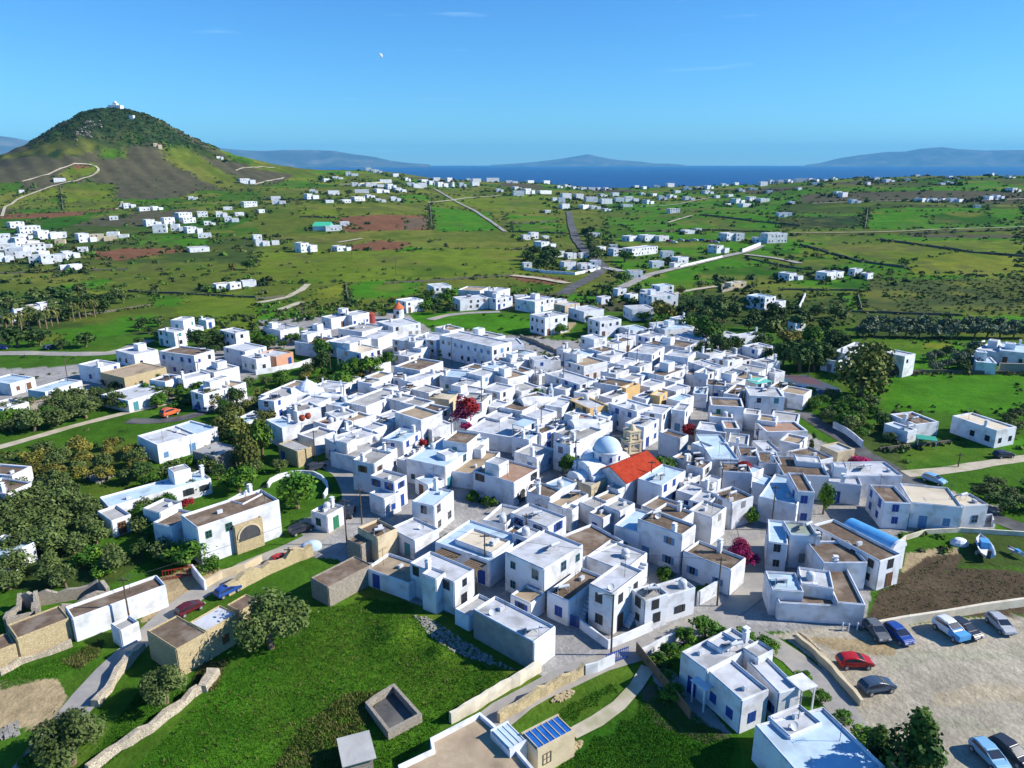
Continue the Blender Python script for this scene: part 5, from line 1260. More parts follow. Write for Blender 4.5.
# ------------------------------------------------------------------ poles and wires
def pole(u_, v_, h, lab, lamp=False, r=.11, m=None):
    g = gnd(u_, v_); t = tag(link('utility_pole' if not lamp else 'street_lamp', None, None, tuple(g)), lab, 'pole' if not lamp else 'street lamp')
    mb = MB(); mb.cyl((0, 0, -.3), (0, 0, h), r * 1.2, r * .8, 7); mb.build('post', m or M['pole'], t)
    if lamp:
        mb = MB(); mb.cyl((0, 0, h - .2), (-1.3, 0, h + .1), .05, n=5); mb.build('arm', M['dmetal'], t); mb = MB(); mb.box(-1.9, -1.2, -.13, .13, h + .03, h + .16); mb.build('lamp_head', M['metal'], t)
    else:
        mb = MB(); mb.box(-.7, .7, -.05, .05, h - .5, h - .38)
        for x in (-.6, -.2, .2, .6): mb.cyl((x, 0, h - .38), (x, 0, h - .22), .04, n=5)
        mb.build('crossarm', M['pole'], t)
    return Vector((g.x, g.y, g.z + h - .3))
PL = [(611, 655, 8.5, 1), (131, 628, 7.5, 0), (347, 545, 8, 0), (362, 524, 6.5, 0), (485, 580, 7.5, 0), (717, 606, 7.5, 0), (526, 548, 6, 0), (452, 396 + 60, 8, 0), (482, 425, 9, 0), (345, 412, 7, 0), (316, 465, 7.5, 0), (692, 462, 7, 0), (771, 530, 8, 0), (563, 395, 8, 0), (541, 436, 7, 0), (575, 474, 7, 0), (555, 448, 7, 0), (636, 376, 8, 0), (627, 355, 9, 1), (705, 360, 8, 0), (712, 404, 9, 0), (765, 386, 7, 1), (808, 377, 5, 1), (452, 366, 9, 0), (430, 366, 8, 0), (498, 363, 7, 1), (407, 362, 7, 0), (331, 376, 7, 0), (287, 340, 6, 0), (237, 352, 7, 0), (180, 352, 6, 0), (199, 378, 5, 0), (70, 392, 10, 0), (396, 276, 9, 0), (352, 259, 9, 0), (720, 500, 7, 0), (659, 560 - 56, 6, 0), (640, 250, 7, 0), (573, 262, 8, 0), (866, 270, 6, 0), (958, 467, 3, 0), (756, 455, 6, 0), (602, 470, 7, 0), (650, 496, 7, 0), (535, 392, 7, 0), (388, 470, 6, 0), (290, 565, 3, 0), (514, 455, 6, 0)]
heads = []
LOC = []
for i, (u_, v_, h, lamp) in enumerate(PL): heads.append(pole(u_, v_, h, 'x', bool(lamp)))
def wire(a_, b_, sag=.6):
    mb = MB(); n = 8; d = b_ - a_; pts = [a_ + d * (k / n) - Vector((0, 0, sag * 4 * (k / n) * (1 - k / n))) for k in range(n + 1)]
    for p, q in zip(pts, pts[1:]): mb.cyl(p - a_, q - a_, .025, n=3, cap=False)
    o = mb.build('power_line', M['dmetal'], None, tuple(a_)); return o
WIRES = []
for i, j in ((4, 6), (2, 3), (4, 2), (5, 4), (7, 8), (8, 14), (16, 15), (13, 17), (21, 19), (12, 45 - 1), (20, 11), (23, 24), (24, 26), (27, 28), (29, 28), (1, 2)):
    if j < len(heads): WIRES.append((wire(heads[i], heads[j]), i, j))

def arch(root, u_, v_, zref, rz, r, h0, m=None):
    """dark arched opening with a proud rim, on a wall face"""
    g = onz(u_, v_, zref); o = root.location; mb = MB(); n = 14
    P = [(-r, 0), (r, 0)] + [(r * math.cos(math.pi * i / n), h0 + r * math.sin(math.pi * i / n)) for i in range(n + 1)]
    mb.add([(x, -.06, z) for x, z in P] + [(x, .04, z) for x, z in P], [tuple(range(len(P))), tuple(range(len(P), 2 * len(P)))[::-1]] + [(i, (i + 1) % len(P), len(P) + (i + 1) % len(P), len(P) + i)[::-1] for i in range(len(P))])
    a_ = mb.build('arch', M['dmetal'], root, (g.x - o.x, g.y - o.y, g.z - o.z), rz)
    mb = MB()
    for i in range(n):
        t0, t1 = math.pi * i / n, math.pi * (i + 1) / n; V = []
        for y in (-.12, .02):
            for t_ in (t0, t1):
                for q in (r, r + .28): V.append((q * math.cos(t_), y, h0 + q * math.sin(t_)))
        mb.add(V, [(0, 1, 3, 2), (4, 6, 7, 5), (1, 5, 7, 3), (0, 2, 6, 4)])
    mb.build('rim', M['cream'] if m is None else m, a_); return a_
def byl(s): return next(h for h in HOUSES if h['lab'] and h['lab'].startswith(s))
def arch_on(s, bi, side, fr, z, r, h0, m=None):
    """arch on one block of a house: side 0 = front-right face, 3 = front-left face"""
    h = byl(s); F_, u_, v_, a_, b_ = h['foot'][bi]
    P_, d_, ln = (F_, u_, a_) if side == 0 else (F_ + v_ * b_, -v_, b_)
    q = P_ + d_ * (ln * fr); o = h['o'].location; nrm = Vector((d_.y, -d_.x)); q = q + nrm * .01
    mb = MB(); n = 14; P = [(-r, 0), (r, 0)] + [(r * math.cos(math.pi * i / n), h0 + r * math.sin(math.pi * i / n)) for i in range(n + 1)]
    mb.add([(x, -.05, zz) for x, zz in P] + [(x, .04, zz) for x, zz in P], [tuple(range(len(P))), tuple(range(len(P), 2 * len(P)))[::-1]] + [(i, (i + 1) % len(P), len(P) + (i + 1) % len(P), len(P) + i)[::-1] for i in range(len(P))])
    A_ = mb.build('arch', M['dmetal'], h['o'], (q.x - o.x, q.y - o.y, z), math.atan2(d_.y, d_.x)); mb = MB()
    for i in range(n):
        t0, t1 = math.pi * i / n, math.pi * (i + 1) / n; V = []
        for y in (-.14, .02):
            for t_ in (t0, t1):
                for w_ in (r, r + .25): V.append((w_ * math.cos(t_), y, h0 + w_ * math.sin(t_)))
        mb.add(V, [(0, 1, 3, 2), (4, 6, 7, 5), (1, 5, 7, 3), (0, 2, 6, 4)])
    mb.build('rim', m or M['white'], A_)
arch_on('large white villa with green', 3, 0, .5, 2.0, 1.7, .6, M['cream'])
arch_on('low white house with arched', 0, 0, .3, .1, .9, 1.6); arch_on('low white house with arched', 0, 0, .62, .1, .9, 1.6)
arch_on('white house with one big dark arch', 0, 3, .55, .3, 2.0, 1.2)
# ------------------------------------------------------------------ trees and plants
def leafmat(name, c1, c2, c3=None, sc=1.1, rnd=.25):
    m, N, L, P = newmat(name); P.inputs['Roughness'].default_value = .75; P.inputs['Specular IOR Level'].default_value = .15
    g = N.new('ShaderNodeTexCoord'); n = N.new('ShaderNodeTexNoise'); n.inputs['Scale'].default_value = sc; n.inputs['Detail'].default_value = 4; L.new(g.outputs['Object'], n.inputs['Vector'])
    r = N.new('ShaderNodeValToRGB'); r.color_ramp.elements[0].position = .36; r.color_ramp.elements[1].position = .64; r.color_ramp.elements[0].color = (*c1, 1); r.color_ramp.elements[1].color = (*c2, 1); L.new(n.outputs['Fac'], r.inputs[0])
    oi = N.new('ShaderNodeObjectInfo'); mr = N.new('ShaderNodeMapRange'); mr.inputs['To Min'].default_value = 1 - rnd; mr.inputs['To Max'].default_value = 1 + rnd; L.new(oi.outputs['Random'], mr.inputs['Value'])
    x = N.new('ShaderNodeVectorMath'); x.operation = 'SCALE'; L.new(r.outputs[0], x.inputs[0]); L.new(mr.outputs[0], x.inputs['Scale']); L.new(x.outputs[0], P.inputs['Base Color'])
    return m
LM = {'olive': leafmat('olive leaves', (.060, .095, .022), (.16, .21, .065)), 'broad': leafmat('green leaves', (.035, .11, .010), (.13, .24, .022)), 'dark': leafmat('dark pine needles', (.026, .062, .014), (.08, .135, .03)), 'euc': leafmat('eucalyptus leaves', (.055, .075, .018), (.16, .18, .035), sc=.5), 'yel': leafmat('yellowing leaves', (.10, .11, .02), (.26, .22, .04)), 'grey': leafmat('grey green leaves', (.08, .115, .065), (.18, .22, .13)), 'mag': leafmat('magenta blossom', (.22, .01, .06), (.55, .03, .18)), 'red': leafmat('red blossom', (.25, .015, .02), (.5, .04, .05)), 'purple': leafmat('purple blossom', (.08, .01, .04), (.2, .02, .09)), 'conif': leafmat('conifer fronds', (.03, .075, .014), (.12, .19, .03)), 'reed': leafmat('dry reeds', (.16, .15, .05), (.34, .30, .13)), 'palm': leafmat('palm fronds', (.05, .09, .02), (.2, .19, .05))}
def crownmesh(seed, n, leaf, rx=1.0, rz=.8, lumps=14, m=None, low=.25, shape='round', name='crown'):
    """leaf-sized faces through an uneven volume; unit radius, z from 0 to 2*rz"""
    rg = np.random.RandomState(seed); L_ = []
    for k in range(lumps):
        th = rg.uniform(0, 6.28); ph = rg.uniform(-.5, 1); rr = rg.uniform(.35, .72)
        if shape == 'cone': z = rg.uniform(0, 1); r = (1 - z) * .75; L_.append((r * math.cos(th) * rg.uniform(.4, 1), r * math.sin(th) * rg.uniform(.4, 1), z * 2 * rz, .12 + .3 * (1 - z)))
        elif shape == 'col': z = rg.uniform(.05, .95); r = .35 * (1 - abs(z - .4)); L_.append((r * math.cos(th), r * math.sin(th), z * 2 * rz, .38 * (1 - z * .6)))
        else: L_.append((rr * math.cos(th) * math.sqrt(1 - min(1, ph * ph)), rr * math.sin(th) * math.sqrt(1 - min(1, ph * ph)), rz + rr * ph * rz * .95, rg.uniform(.24, .46)))
    L_ = np.array(L_); wg = L_[:, 3] ** 2; idx = rg.choice(lumps, n, p=wg / wg.sum())
    d = rg.normal(size=(n, 3)); d /= np.linalg.norm(d, axis=1)[:, None]; rad_ = rg.uniform(.35, 1.0, n) ** .45
    rad_ *= 1 + .3 * rg.normal(size=n) * (rg.random_sample(n) < .15)
    c = L_[idx, :3] + d * (L_[idx, 3] * rad_)[:, None]; c[:, 2] = np.maximum(c[:, 2], low * .2)
    nrm = d + rg.normal(size=(n, 3)) * .55 + np.array([0, 0, .35]); nrm /= np.linalg.norm(nrm, axis=1)[:, None]
    t = np.cross(nrm, rg.normal(size=(n, 3))); t /= np.linalg.norm(t, axis=1)[:, None]; b = np.cross(nrm, t)
    s = (leaf * rg.uniform(.6, 1.4, n))[:, None]; q = .62
    co = np.stack([c - t * s, c - b * s * q, c + t * s, c + b * s * q], 1).reshape(-1, 3) * np.array([rx, rx, 1])
    me = bpy.data.meshes.new(name); me.vertices.add(4 * n); me.vertices.foreach_set('co', co.astype(np.float32).ravel()); me.loops.add(4 * n); me.loops.foreach_set('vertex_index', np.arange(4 * n, dtype=np.int32)); me.polygons.add(n); me.polygons.foreach_set('loop_start', np.arange(0, 4 * n, 4, dtype=np.int32)); me.update(calc_edges=True); me.materials.append(m); return me
def trunkmesh(h, r, seed, limbs=4, spread=.5):
    rg = random.Random(seed); mb = MB(); top = Vector((rg.uniform(-.1, .1), rg.uniform(-.1, .1), h)); mb.cyl((0, 0, -.1), top, r, r * .7, 7)
    for k in range(limbs):
        q = 6.28 * k / limbs + rg.uniform(-.4, .4); mb.cyl(top - Vector((0, 0, h * .15)), top + Vector((math.cos(q) * spread, math.sin(q) * spread, rg.uniform(.35, .7))), r * .5, r * .18, 5)
    return mb.mesh('trunk', M['wood'])
CR = {}
def getcrown(kind, q):
    """q: 0 far, 1 middle, 2 near"""
    k = (kind, q)
    if k not in CR:
        n = (380, 1300, 5200)[q]; lf = (.15, .09, .048)[q]; o = []
        for s in range(3):
            sh = {'cypress': 'col', 'pine': 'round', 'conif': 'cone'}.get(kind, 'round'); lk_ = {'cypress': 'dark', 'pine': 'dark', 'bush': 'broad'}.get(kind, kind)
            o.append(crownmesh(s * 7 + q + hash_(kind), n, lf, 1, {'cypress': 1.9, 'conif': .95, 'euc': 1.25}.get(kind, .78), {'cypress': 10, 'conif': 34, 'euc': 26}.get(kind, 16), LM[lk_], shape=sh))
        CR[k] = o
    return CR[k]
def hash_(s): return sum(ord(c) * (i + 3) for i, c in enumerate(s)) % 997
TR = [trunkmesh(.45, .10, s) for s in range(3)]
NAMES = {'olive': ('olive_tree', 'olive tree'), 'broad': ('broadleaf_tree', 'tree'), 'dark': ('evergreen_tree', 'tree'), 'pine': ('pine_tree', 'pine'), 'cypress': ('cypress_tree', 'cypress'), 'euc': ('eucalyptus_tree', 'eucalyptus'), 'yel': ('yellow_tree', 'tree'), 'grey': ('poplar_tree', 'tree'), 'mag': ('bougainvillea', 'flowering shrub'), 'red': ('bougainvillea', 'flowering shrub'), 'purple': ('bougainvillea', 'flowering shrub'), 'conif': ('conifer_tree', 'conifer'), 'bush': ('bush', 'bush')}
TREES = []
def tree(kind, x, y, r, lab, group=None, trunk=True, zs=1.0, z=None, rg=R):
    z = gz(x, y) if z is None else z; d = math.hypot(x, y); q = 2 if d < 105 and r > 2.2 else (1 if d < 260 else 0)
    nm, cat = NAMES[kind]; t = tag(link(nm, None, None, (x, y, z), rg.uniform(0, 6.28)), lab, cat, group)
    lift = (.16 if kind in ('olive', 'broad', 'dark', 'yel', 'pine', 'grey') else (-.5 if kind == 'euc' else -.1)) * r * zs if trunk else -.12 * r
    c = link('crown', rg.choice(getcrown(kind, q)), t, (0, 0, lift)); c.scale = (r, r * rg.uniform(.88, 1.1), r * zs)
    if trunk: k = link('trunk', rg.choice(TR), t, (0, 0, 0)); k.scale = (r, r, r * zs * 1.1)
    TREES.append((x, y, r)); return t
def T(kind, u_, v_, wpx, lab, zs=1.0, trunk=True, z=0, group=None):
    """foot point and apparent crown width"""
    g = gnd(u_, v_) if z == 0 else onz(u_, v_, z); D = g.y * CP + (CAM_H - g.z) * SP; tree(kind, g.x, g.y, wpx / 2 * D / FOC / .82, lab, group, trunk, zs, g.z)
T('olive', 272, 648, 66, 'big round grey-green tree at the top of the meadow beside the stone shed wall', .8)
T('olive', 72, 765, 66, 'big round olive tree at the foot of the tan dirt patch', .9)
T('olive', 166, 704, 44, 'grey-green olive tree between the rubble wall and the pale meadow wall', .95)
T('bush', 36, 775, 40, 'dark shrub at the bottom beside the lane', .7, False)
T('conif', 908, 800, 96, 'dark green feathery conifer at the corner of the car park', 1.0)
T('conif', 872, 782, 62, 'smaller shaded conifer tucked beside the big feathery one', 1.0)
T('broad', 298, 508, 44, 'bright green garden tree inside the curved white wall', .85)
T('broad', 188, 567, 36, 'dark bushy tree against the villa corner', .8)
T('bush', 208, 572, 22, 'round shrub beside the white gate pier', .9, False)
T('broad', 262, 458, 28, 'tall green tree behind the villa', 1.5)
T('euc', 250, 470, 26, 'feathery tree between the villa and the round stone store', 1.5)
T('broad', 240, 492, 30, 'spreading tree at the back of the villa roof', .9)
T('euc', 235, 440, 34, 'olive brown tree beside the red blossom shrub', .8)
T('red', 243, 432, 15, 'dark red shrub beside the blue painted roof', .7, False)
T('red', 188, 505, 13, 'small orange red shrub behind the villa roof', .7, False, 3.0)
T('bush', 322, 470 + 52, 18, 'clipped bushes beside the small white lane house', .7, False)
T('broad', 568, 474, 22, 'dark green round tree in front of the stepped gable house', .9)
T('broad', 664, 474, 24, 'bright green tree beside the red-roofed hall', .8)
T('mag', 741, 556, 26, 'magenta bougainvillea beside the long brown-roofed house', .8, False, 2.0)
T('mag', 750, 565, 18, 'lower magenta bougainvillea spilling into the street', .8, False, 0.5)
T('broad', 751, 524, 17, 'small green tree in the walled yard above the street', 1.0)
T('mag', 797, 512, 13, 'pink bougainvillea at the shaded balcony', .8, False, .5)
T('broad', 823, 514, 19, 'tall dark green tree beside the shaded balcony', 1.7)
T('euc', 836, 498, 10, 'slim green tree behind the white chimneys', 1.6)
T('cypress', 812, 458, 13, 'dark cypress standing above the white courtyard house', 1.1)
T('broad', 826, 462, 16, 'green shrub tree at the foot of the cypress', .8)
T('mag', 856, 463, 24, 'row of magenta bougainvillea on the white roofed complex', .4, False, 0.5)
T('purple', 464, 424, 24, 'large dark red bougainvillea against the tall grey-roofed house', 1.0, False, 2.0)
T('red', 467, 412, 24, 'upper crimson bougainvillea climbing the tall house wall', .8, False, 4.5)
T('mag', 466, 430, 12, 'bright pink bougainvillea clump at the house foot', .8, False, 2.0)
T('red', 423, 448, 9, 'rusty red creeper on a house corner', 1.2, False, 2.0)
T('purple', 437, 378, 20, 'dark purple bougainvillea over a white wall', .5, False, 1.5)
T('red', 688, 436, 16, 'crimson bougainvillea by the alley', .9, False, .5)
T('red', 745, 468, 13, 'red bougainvillea draped over the brown roof edge', .6, False, 3.6)
T('broad', 536, 402, 14, 'dark tree among the roofs behind the bell gable chapel', 1.0)
T('yel', 545, 406, 9, 'small yellow green tree among roofs', .8)
T('broad', 446, 545 - 3, 12, 'garden shrub below the blue canopy house', .8, False)
T('broad', 472, 500, 14, 'green shrub in the brown kitchen garden', .8, False)
T('broad', 488, 506, 16, 'bigger green shrub in the brown kitchen garden', .8, False)
T('bush', 497, 494, 10, 'dark shrub against the arched door house', .9, False)
T('broad', 665, 580, 22, 'hedge-like green tree behind the white terrace house', .7, False)
T('broad', 705, 594, 17, 'low green shrub behind the yard wall', .7, False)
T('euc', 860, 396, 50, 'tall spreading eucalyptus at the edge of the green fields', 1.0)
T('euc', 873, 376, 32, 'second eucalyptus behind the tallest one', 1.2)
T('dark', 800, 372, 34, 'dark round evergreen beside the sports court', .9)
T('pine', 822, 368, 30, 'dark pine between the court and the hidden blue house', .9)
T('dark', 782, 366, 26, 'dark evergreen nearest the stepped white houses', .9)
T('pine', 838, 356, 24, 'dark pine behind the hidden blue house', 1.0)
T('yel', 790, 348, 26, 'yellow green tree crown above the dark evergreens', .7)
T('broad', 812, 346, 24, 'green tree behind the dark evergreens', .8)
T('pine', 764, 362, 14, 'dark pine in front of the stepped white houses', 1.1)
T('cypress', 756, 362, 9, 'slim dark cypress beside the stepped white houses', .9)
T('broad', 706, 346, 32, 'bright green tree in the dark belt of trees', .9)
T('broad', 694, 336, 24, 'paler green tree on the rim of the tree belt', .9)
T('pine', 718, 358, 24, 'dark pine below the bright green tree', 1.0)
T('pine', 704, 362, 20, 'second dark pine below the bright green tree', 1.0)
T('pine', 734, 356, 22, 'third dark pine by the tree belt', .9)
T('yel', 664, 322, 20, 'golden green tree beside the white house', 1.1)
T('broad', 695, 364 + 4, 12, 'small round green tree before a blue shaded house', .9)
T('broad', 560, 334, 12, 'dark round bush tree beside the boxy two-storey house', .9)
T('broad', 322, 358, 18, 'round bright green tree between white houses', 1.1)
T('dark', 322, 372, 22, 'dark tree below the round bright green tree', .9)
T('broad', 386, 370, 18, 'bright green tree beside the long lit wall', 1.0)
T('broad', 414, 352, 12, 'green tree in the village square', 1.1)
T('cypress', 440, 366, 8, 'slim dark cypress in the village square', 1.0)
T('broad', 370, 376, 24, 'green tree at the edge of the garden hollow', .9)
T('broad', 352, 378, 22, 'second green tree at the edge of the garden hollow', .9)
T('broad', 342, 390, 26, 'broad green tree below the garden hollow', .7)
T('dark', 200, 350, 26, 'dark spreading tree behind the big brown-roofed house', .8)
T('dark', 214, 348, 22, 'second dark tree behind the big brown-roofed house', .8)
T('dark', 18, 347, 26, 'dark round tree beside the tan yard', .8)
T('dark', 40, 346, 20, 'dark round tree beside the straight road', .8)
T('dark', 86, 347, 18, 'dark round tree by the road end', .8)
T('dark', 62, 349, 14, 'low dark tree between two rounder ones', .7)
T('cypress', 72, 398, 6, 'slim cypress before the blue shed roof', 1.2)
T('bush', 175, 409, 14, 'dark bush near the orange van', .7, False)
T('broad', 625, 283, 12, 'dark tree by the far road', .9)
T('broad', 625, 262, 16, 'green tree in front of the long white market', .8)
T('yel', 680, 295, 8, 'yellow green tree beside the far track', 1.2)
T('yel', 233, 271, 7, 'yellow poplar in the far fields', 1.2)
T('dark', 248, 270, 12, 'dark tree beside the yellow poplar', .8)
T('reed', 0, 0, 0, '') if False else None
def fill(poly, sp, kinds, lab, group, rr=(1.8, 2.8), zs=.85, seed=1, trunk=True, maxn=80):
    P = [tuple(gnd(*p).to_2d()) for p in poly]; rg = random.Random(seed); xs = [p[0] for p in P]; ys = [p[1] for p in P]; n = 0; got = []
    for _ in range(6000):
        x, y = rg.uniform(min(xs), max(xs)), rg.uniform(min(ys), max(ys))
        if not inpoly(np.array([x]), np.array([y]), P)[0] or any((x - a_) ** 2 + (y - b_) ** 2 < sp * sp for a_, b_ in got): continue
        got.append((x, y)); k = rg.choice(kinds); tree(k, x, y, rg.uniform(*rr), lab, group, trunk, zs, rg=rg); n += 1
        if n >= maxn: break
OL = 'grey-green olive tree, one of many alike in the grove '
fill([(-5, 500), (60, 488), (95, 515), (98, 545), (60, 562), (-5, 560)], 3.3, ['olive'], OL + 'left of the pale blue farmhouse'.replace('left of', 'before'), 'olives in the grove before the blue farmhouse', (2.2, 3.2), .85, 1)
fill([(60, 590), (110, 560), (135, 575), (60, 590)], 4, ['olive'], OL + 'behind the long barn', 'olives behind the long barn', (1.6, 2.4), .85, 2)
fill([(-5, 565), (90, 560), (110, 580), (0, 590)], 4.5, ['olive', 'olive', 'bush'], OL + 'behind the long barn', 'olives behind the long barn', (1.8, 2.8), .8, 3)
fill([(0, 415), (60, 403), (100, 396), (128, 405), (90, 418), (40, 432), (0, 440)], 4.3, ['olive', 'olive', 'broad'], OL + 'above the pale track', 'olives above the pale track', (2.4, 3.6), .75, 4, maxn=90)
fill([(100, 405), (185, 396), (192, 404), (130, 414)], 5.5, ['olive', 'broad'], OL + 'beside the white farm store', 'olives beside the white farm store', (2.2, 3.4), .7, 5, maxn=22)
fill([(45, 458), (120, 448), (150, 468), (130, 485), (60, 480), (20, 482)], 4, ['olive', 'olive', 'yel'], OL + 'below the small green field', 'olives below the small green field', (1.8, 2.9), .85, 6, maxn=60)
fill([(140, 480), (215, 462), (285, 470), (262, 484), (215, 490), (165, 505)], 4.5, ['olive', 'broad', 'dark'], 'leafy garden tree in the belt behind the villa', 'garden trees behind the villa', (1.8, 2.8), .9, 7, maxn=24)
fill([(675, 648), (700, 636), (742, 640), (768, 652), (782, 662), (770, 655), (740, 646), (705, 642), (688, 652)], 2.2, ['broad', 'bush'], 'clipped green garden tree behind the villa parapet', 'garden trees behind the villa parapet', (1.5, 2.3), .8, 8, maxn=24)
fill([(648, 662), (668, 655), (682, 690), (672, 700)], 2.2, ['broad', 'bush'], 'dark green shrub inside the brown fence', 'shrubs inside the brown fence', (1.1, 1.7), .8, 9, maxn=10)
fill([(802, 678), (826, 692), (858, 728), (872, 752), (860, 758), (826, 722), (812, 700)], 2.4, ['bush', 'broad'], 'green hedge shrub along the sunken lane', 'hedge shrubs along the sunken lane', (1.1, 1.9), .7, 10, maxn=18)
fill([(640, 312), (720, 304), (850, 318), (850, 332), (760, 334), (700, 330)], 6.5, ['dark', 'olive', 'pine'], 'dark tree in the long belt behind the village', 'trees of the belt behind the village', (2.6, 4.2), .8, 11, maxn=34)
fill([(758, 346), (830, 342), (850, 350), (836, 372), (770, 372)], 6, ['dark', 'pine'], 'dark evergreen in the clump near the sports court', 'evergreens near the sports court', (2.8, 4), .9, 12, maxn=12)
fill([(808, 408), (850, 404), (905, 418), (930, 432), (900, 448), (862, 440), (830, 422)], 5, ['olive', 'dark', 'broad'], 'scrubby garden tree between side road and field', 'scrubby trees between side road and field', (1.6, 3.0), .7, 13, maxn=30)
fill([(925, 360), (975, 352), (980, 372), (935, 374)], 5, ['dark', 'olive', 'grey'], 'shaded tree beside the farm with the curved wall', 'shaded trees by the curved wall farm', (2.2, 3.4), .8, 14, maxn=14)
fill([(1005, 415), (1030, 412), (1030, 432), (1012, 436)], 4, ['dark', 'olive'], 'dark shrub behind the big cream-roofed field house', 'shrubs behind the cream-roofed field house', (1.8, 2.8), .6, 15, maxn=8)
fill([(985, 488), (1030, 485), (1030, 515), (1005, 515), (985, 500)], 4, ['dark', 'olive'], 'dark scrubby tree beyond the cream-roofed house', 'scrubby trees beyond the cream-roofed house', (2, 3), .6, 16, maxn=14)
fill([(300, 372), (340, 380), (390, 372), (345, 392), (290, 392), (262, 384)], 5, ['broad', 'olive', 'yel'], 'garden tree in the green hollow among white houses', 'trees in the green hollow', (1.8, 3), .7, 17, maxn=16)
fill([(258, 340), (300, 333), (300, 345), (270, 352)], 5, ['dark', 'broad'], 'dark tree beside the salmon porch house', 'trees beside the salmon porch house', (2.2, 3.2), .7, 18, maxn=9)
fill([(420, 300), (450, 299), (452, 312), (428, 316)], 7, ['broad', 'dark'], 'garden tree between far white houses', 'garden trees between far white houses', (2.6, 3.8), .9, 19, maxn=9)
fill([(640, 318), (690, 330), (700, 345), (670, 345), (650, 335)], 6.5, ['broad', 'dark'], 'garden tree near the golden green tree', 'garden trees near the golden green tree', (2.2, 3.2), .8, 20, maxn=9)
fill([(1, 300), (60, 296), (130, 300), (120, 310), (95, 318), (30, 328), (0, 330)], 9, ['dark', 'olive', 'olive'], 'grey-green tree around the low white estate', 'trees around the low white estate', (3, 5), .75, 21, maxn=30)
fill([(525, 256), (552, 255), (560, 268), (545, 274), (528, 268)], 10, ['dark'], 'dark tree in the walled far garden', 'trees in the walled far garden', (4, 6), .8, 22, maxn=9)
fill([(580, 232), (592, 234), (605, 262), (594, 262)], 10, ['dark', 'olive'], 'dark roadside tree along the far road', 'roadside trees along the far road', (4, 6), .8, 23, maxn=9)
fill([(150, 400), (200, 392), (215, 400), (165, 408)], 5, ['broad'], 'green tree by the small car yard', 'trees by the small car yard', (2, 2.8), .8, 24, maxn=6)
fill([(85, 395), (110, 385), (125, 392), (150, 380), (185, 392), (230, 395), (250, 385), (262, 392), (235, 400), (180, 400), (100, 402)], 4.5, ['broad', 'olive', 'dark'], 'garden tree between the houses of the side road', 'garden trees of the side road', (1.6, 2.8), .8, 41, maxn=22)
fill([(212, 408), (262, 402), (268, 440), (250, 455), (226, 440)], 4.2, ['broad', 'dark', 'euc'], 'tall leafy tree uphill of the round stone store', 'trees uphill of the stone store', (2.0, 3.2), .95, 42, maxn=14)
fill([(208, 345), (262, 338), (270, 350), (215, 358)], 5, ['dark', 'broad'], 'dark garden tree beside the boxy hillside houses', 'garden trees beside the boxy houses', (1.8, 3.0), .8, 43, maxn=12)
fill([(130, 330), (160, 322), (166, 345), (140, 350)], 5, ['dark', 'olive'], 'dark tree at the foot of the white stepped tower house', 'trees at the tower house', (1.8, 2.8), .8, 44, maxn=8)
fill([(775, 392), (850, 400), (870, 425), (850, 432), (800, 410)], 4.5, ['broad', 'dark', 'olive'], 'leafy tree between the sports court and the side road', 'trees below the sports court', (1.8, 2.8), .75, 45, maxn=20)
fill([(545, 315), (600, 318), (606, 332), (560, 334)], 5, ['broad', 'olive'], 'garden tree among the houses above the brown lot', 'garden trees above the brown lot', (1.5, 2.4), .8, 46, maxn=8)
fill([(150, 505), (185, 512), (168, 560), (140, 560), (128, 520)], 4, ['broad', 'olive', 'dark'], 'shady garden tree below the left wing of the villa'.replace('left', 'low'), 'garden trees below the low villa wing', (1.7, 2.7), .8, 47, maxn=10)
fill([(1040, 400), (1200, 395), (1240, 520), (1060, 520)], 9, ['olive', 'broad', 'dark'], 'scattered tree in the fields beyond the cream-roofed field house', 'trees of the outer fields', (1.8, 3.4), .8, 51, maxn=24)
fill([(-180, 420), (-20, 400), (-20, 600), (-200, 640)], 6, ['olive', 'broad'], 'olive tree at the outer edge of the big grove', 'outer olive trees', (2.0, 3.2), .85, 52, maxn=40)
# the two regular rows of grey-green trees behind the right-hand meadow
for row, (a_, b_, n) in enumerate((((862, 337), (1028, 339), 13), ((868, 330), (1028, 331), 12))):
    A, B = gnd(*a_), gnd(*b_)
    for k in range(n):
        p = A.lerp(B, k / (n - 1)); tree('grey', p.x + R.uniform(-.8, .8), p.y + R.uniform(-.6, .6), R.uniform(3.0, 3.8), 'grey-green round tree in the long regular double row', 'double row of grey-green trees', True, .95)
# palms by the estate
def palmmesh(seed):
    rg = random.Random(seed); mb = MB()
    for k in range(34):
        q = rg.uniform(0, 6.28); up = rg.uniform(-.3, 1.1); ln = rg.uniform(2.2, 3); p = Vector((0, 0, 0)); w_ = .3
        for s in range(5):
            e = up - s * .5; d_ = Vector((math.cos(q) * math.cos(e), math.sin(q) * math.cos(e), math.sin(e))) * ln / 5; sd_ = Vector((-math.sin(q), math.cos(q), 0)); w2 = w_ * (1 - s / 6)
            mb.add([p - sd_ * w2, p + sd_ * w2, p + d_ + sd_ * w2 * .8, p + d_ - sd_ * w2 * .8], [(0, 1, 2, 3)]); p = p + d_
    return mb.mesh('crown', LM['palm'])
PMM = [palmmesh(s) for s in (1, 2)]; mb = MB(); mb.cyl((0, 0, -.2), (0, 0, 1), .05, .038, 8); PTR = mb.mesh('trunk', M['wood'])
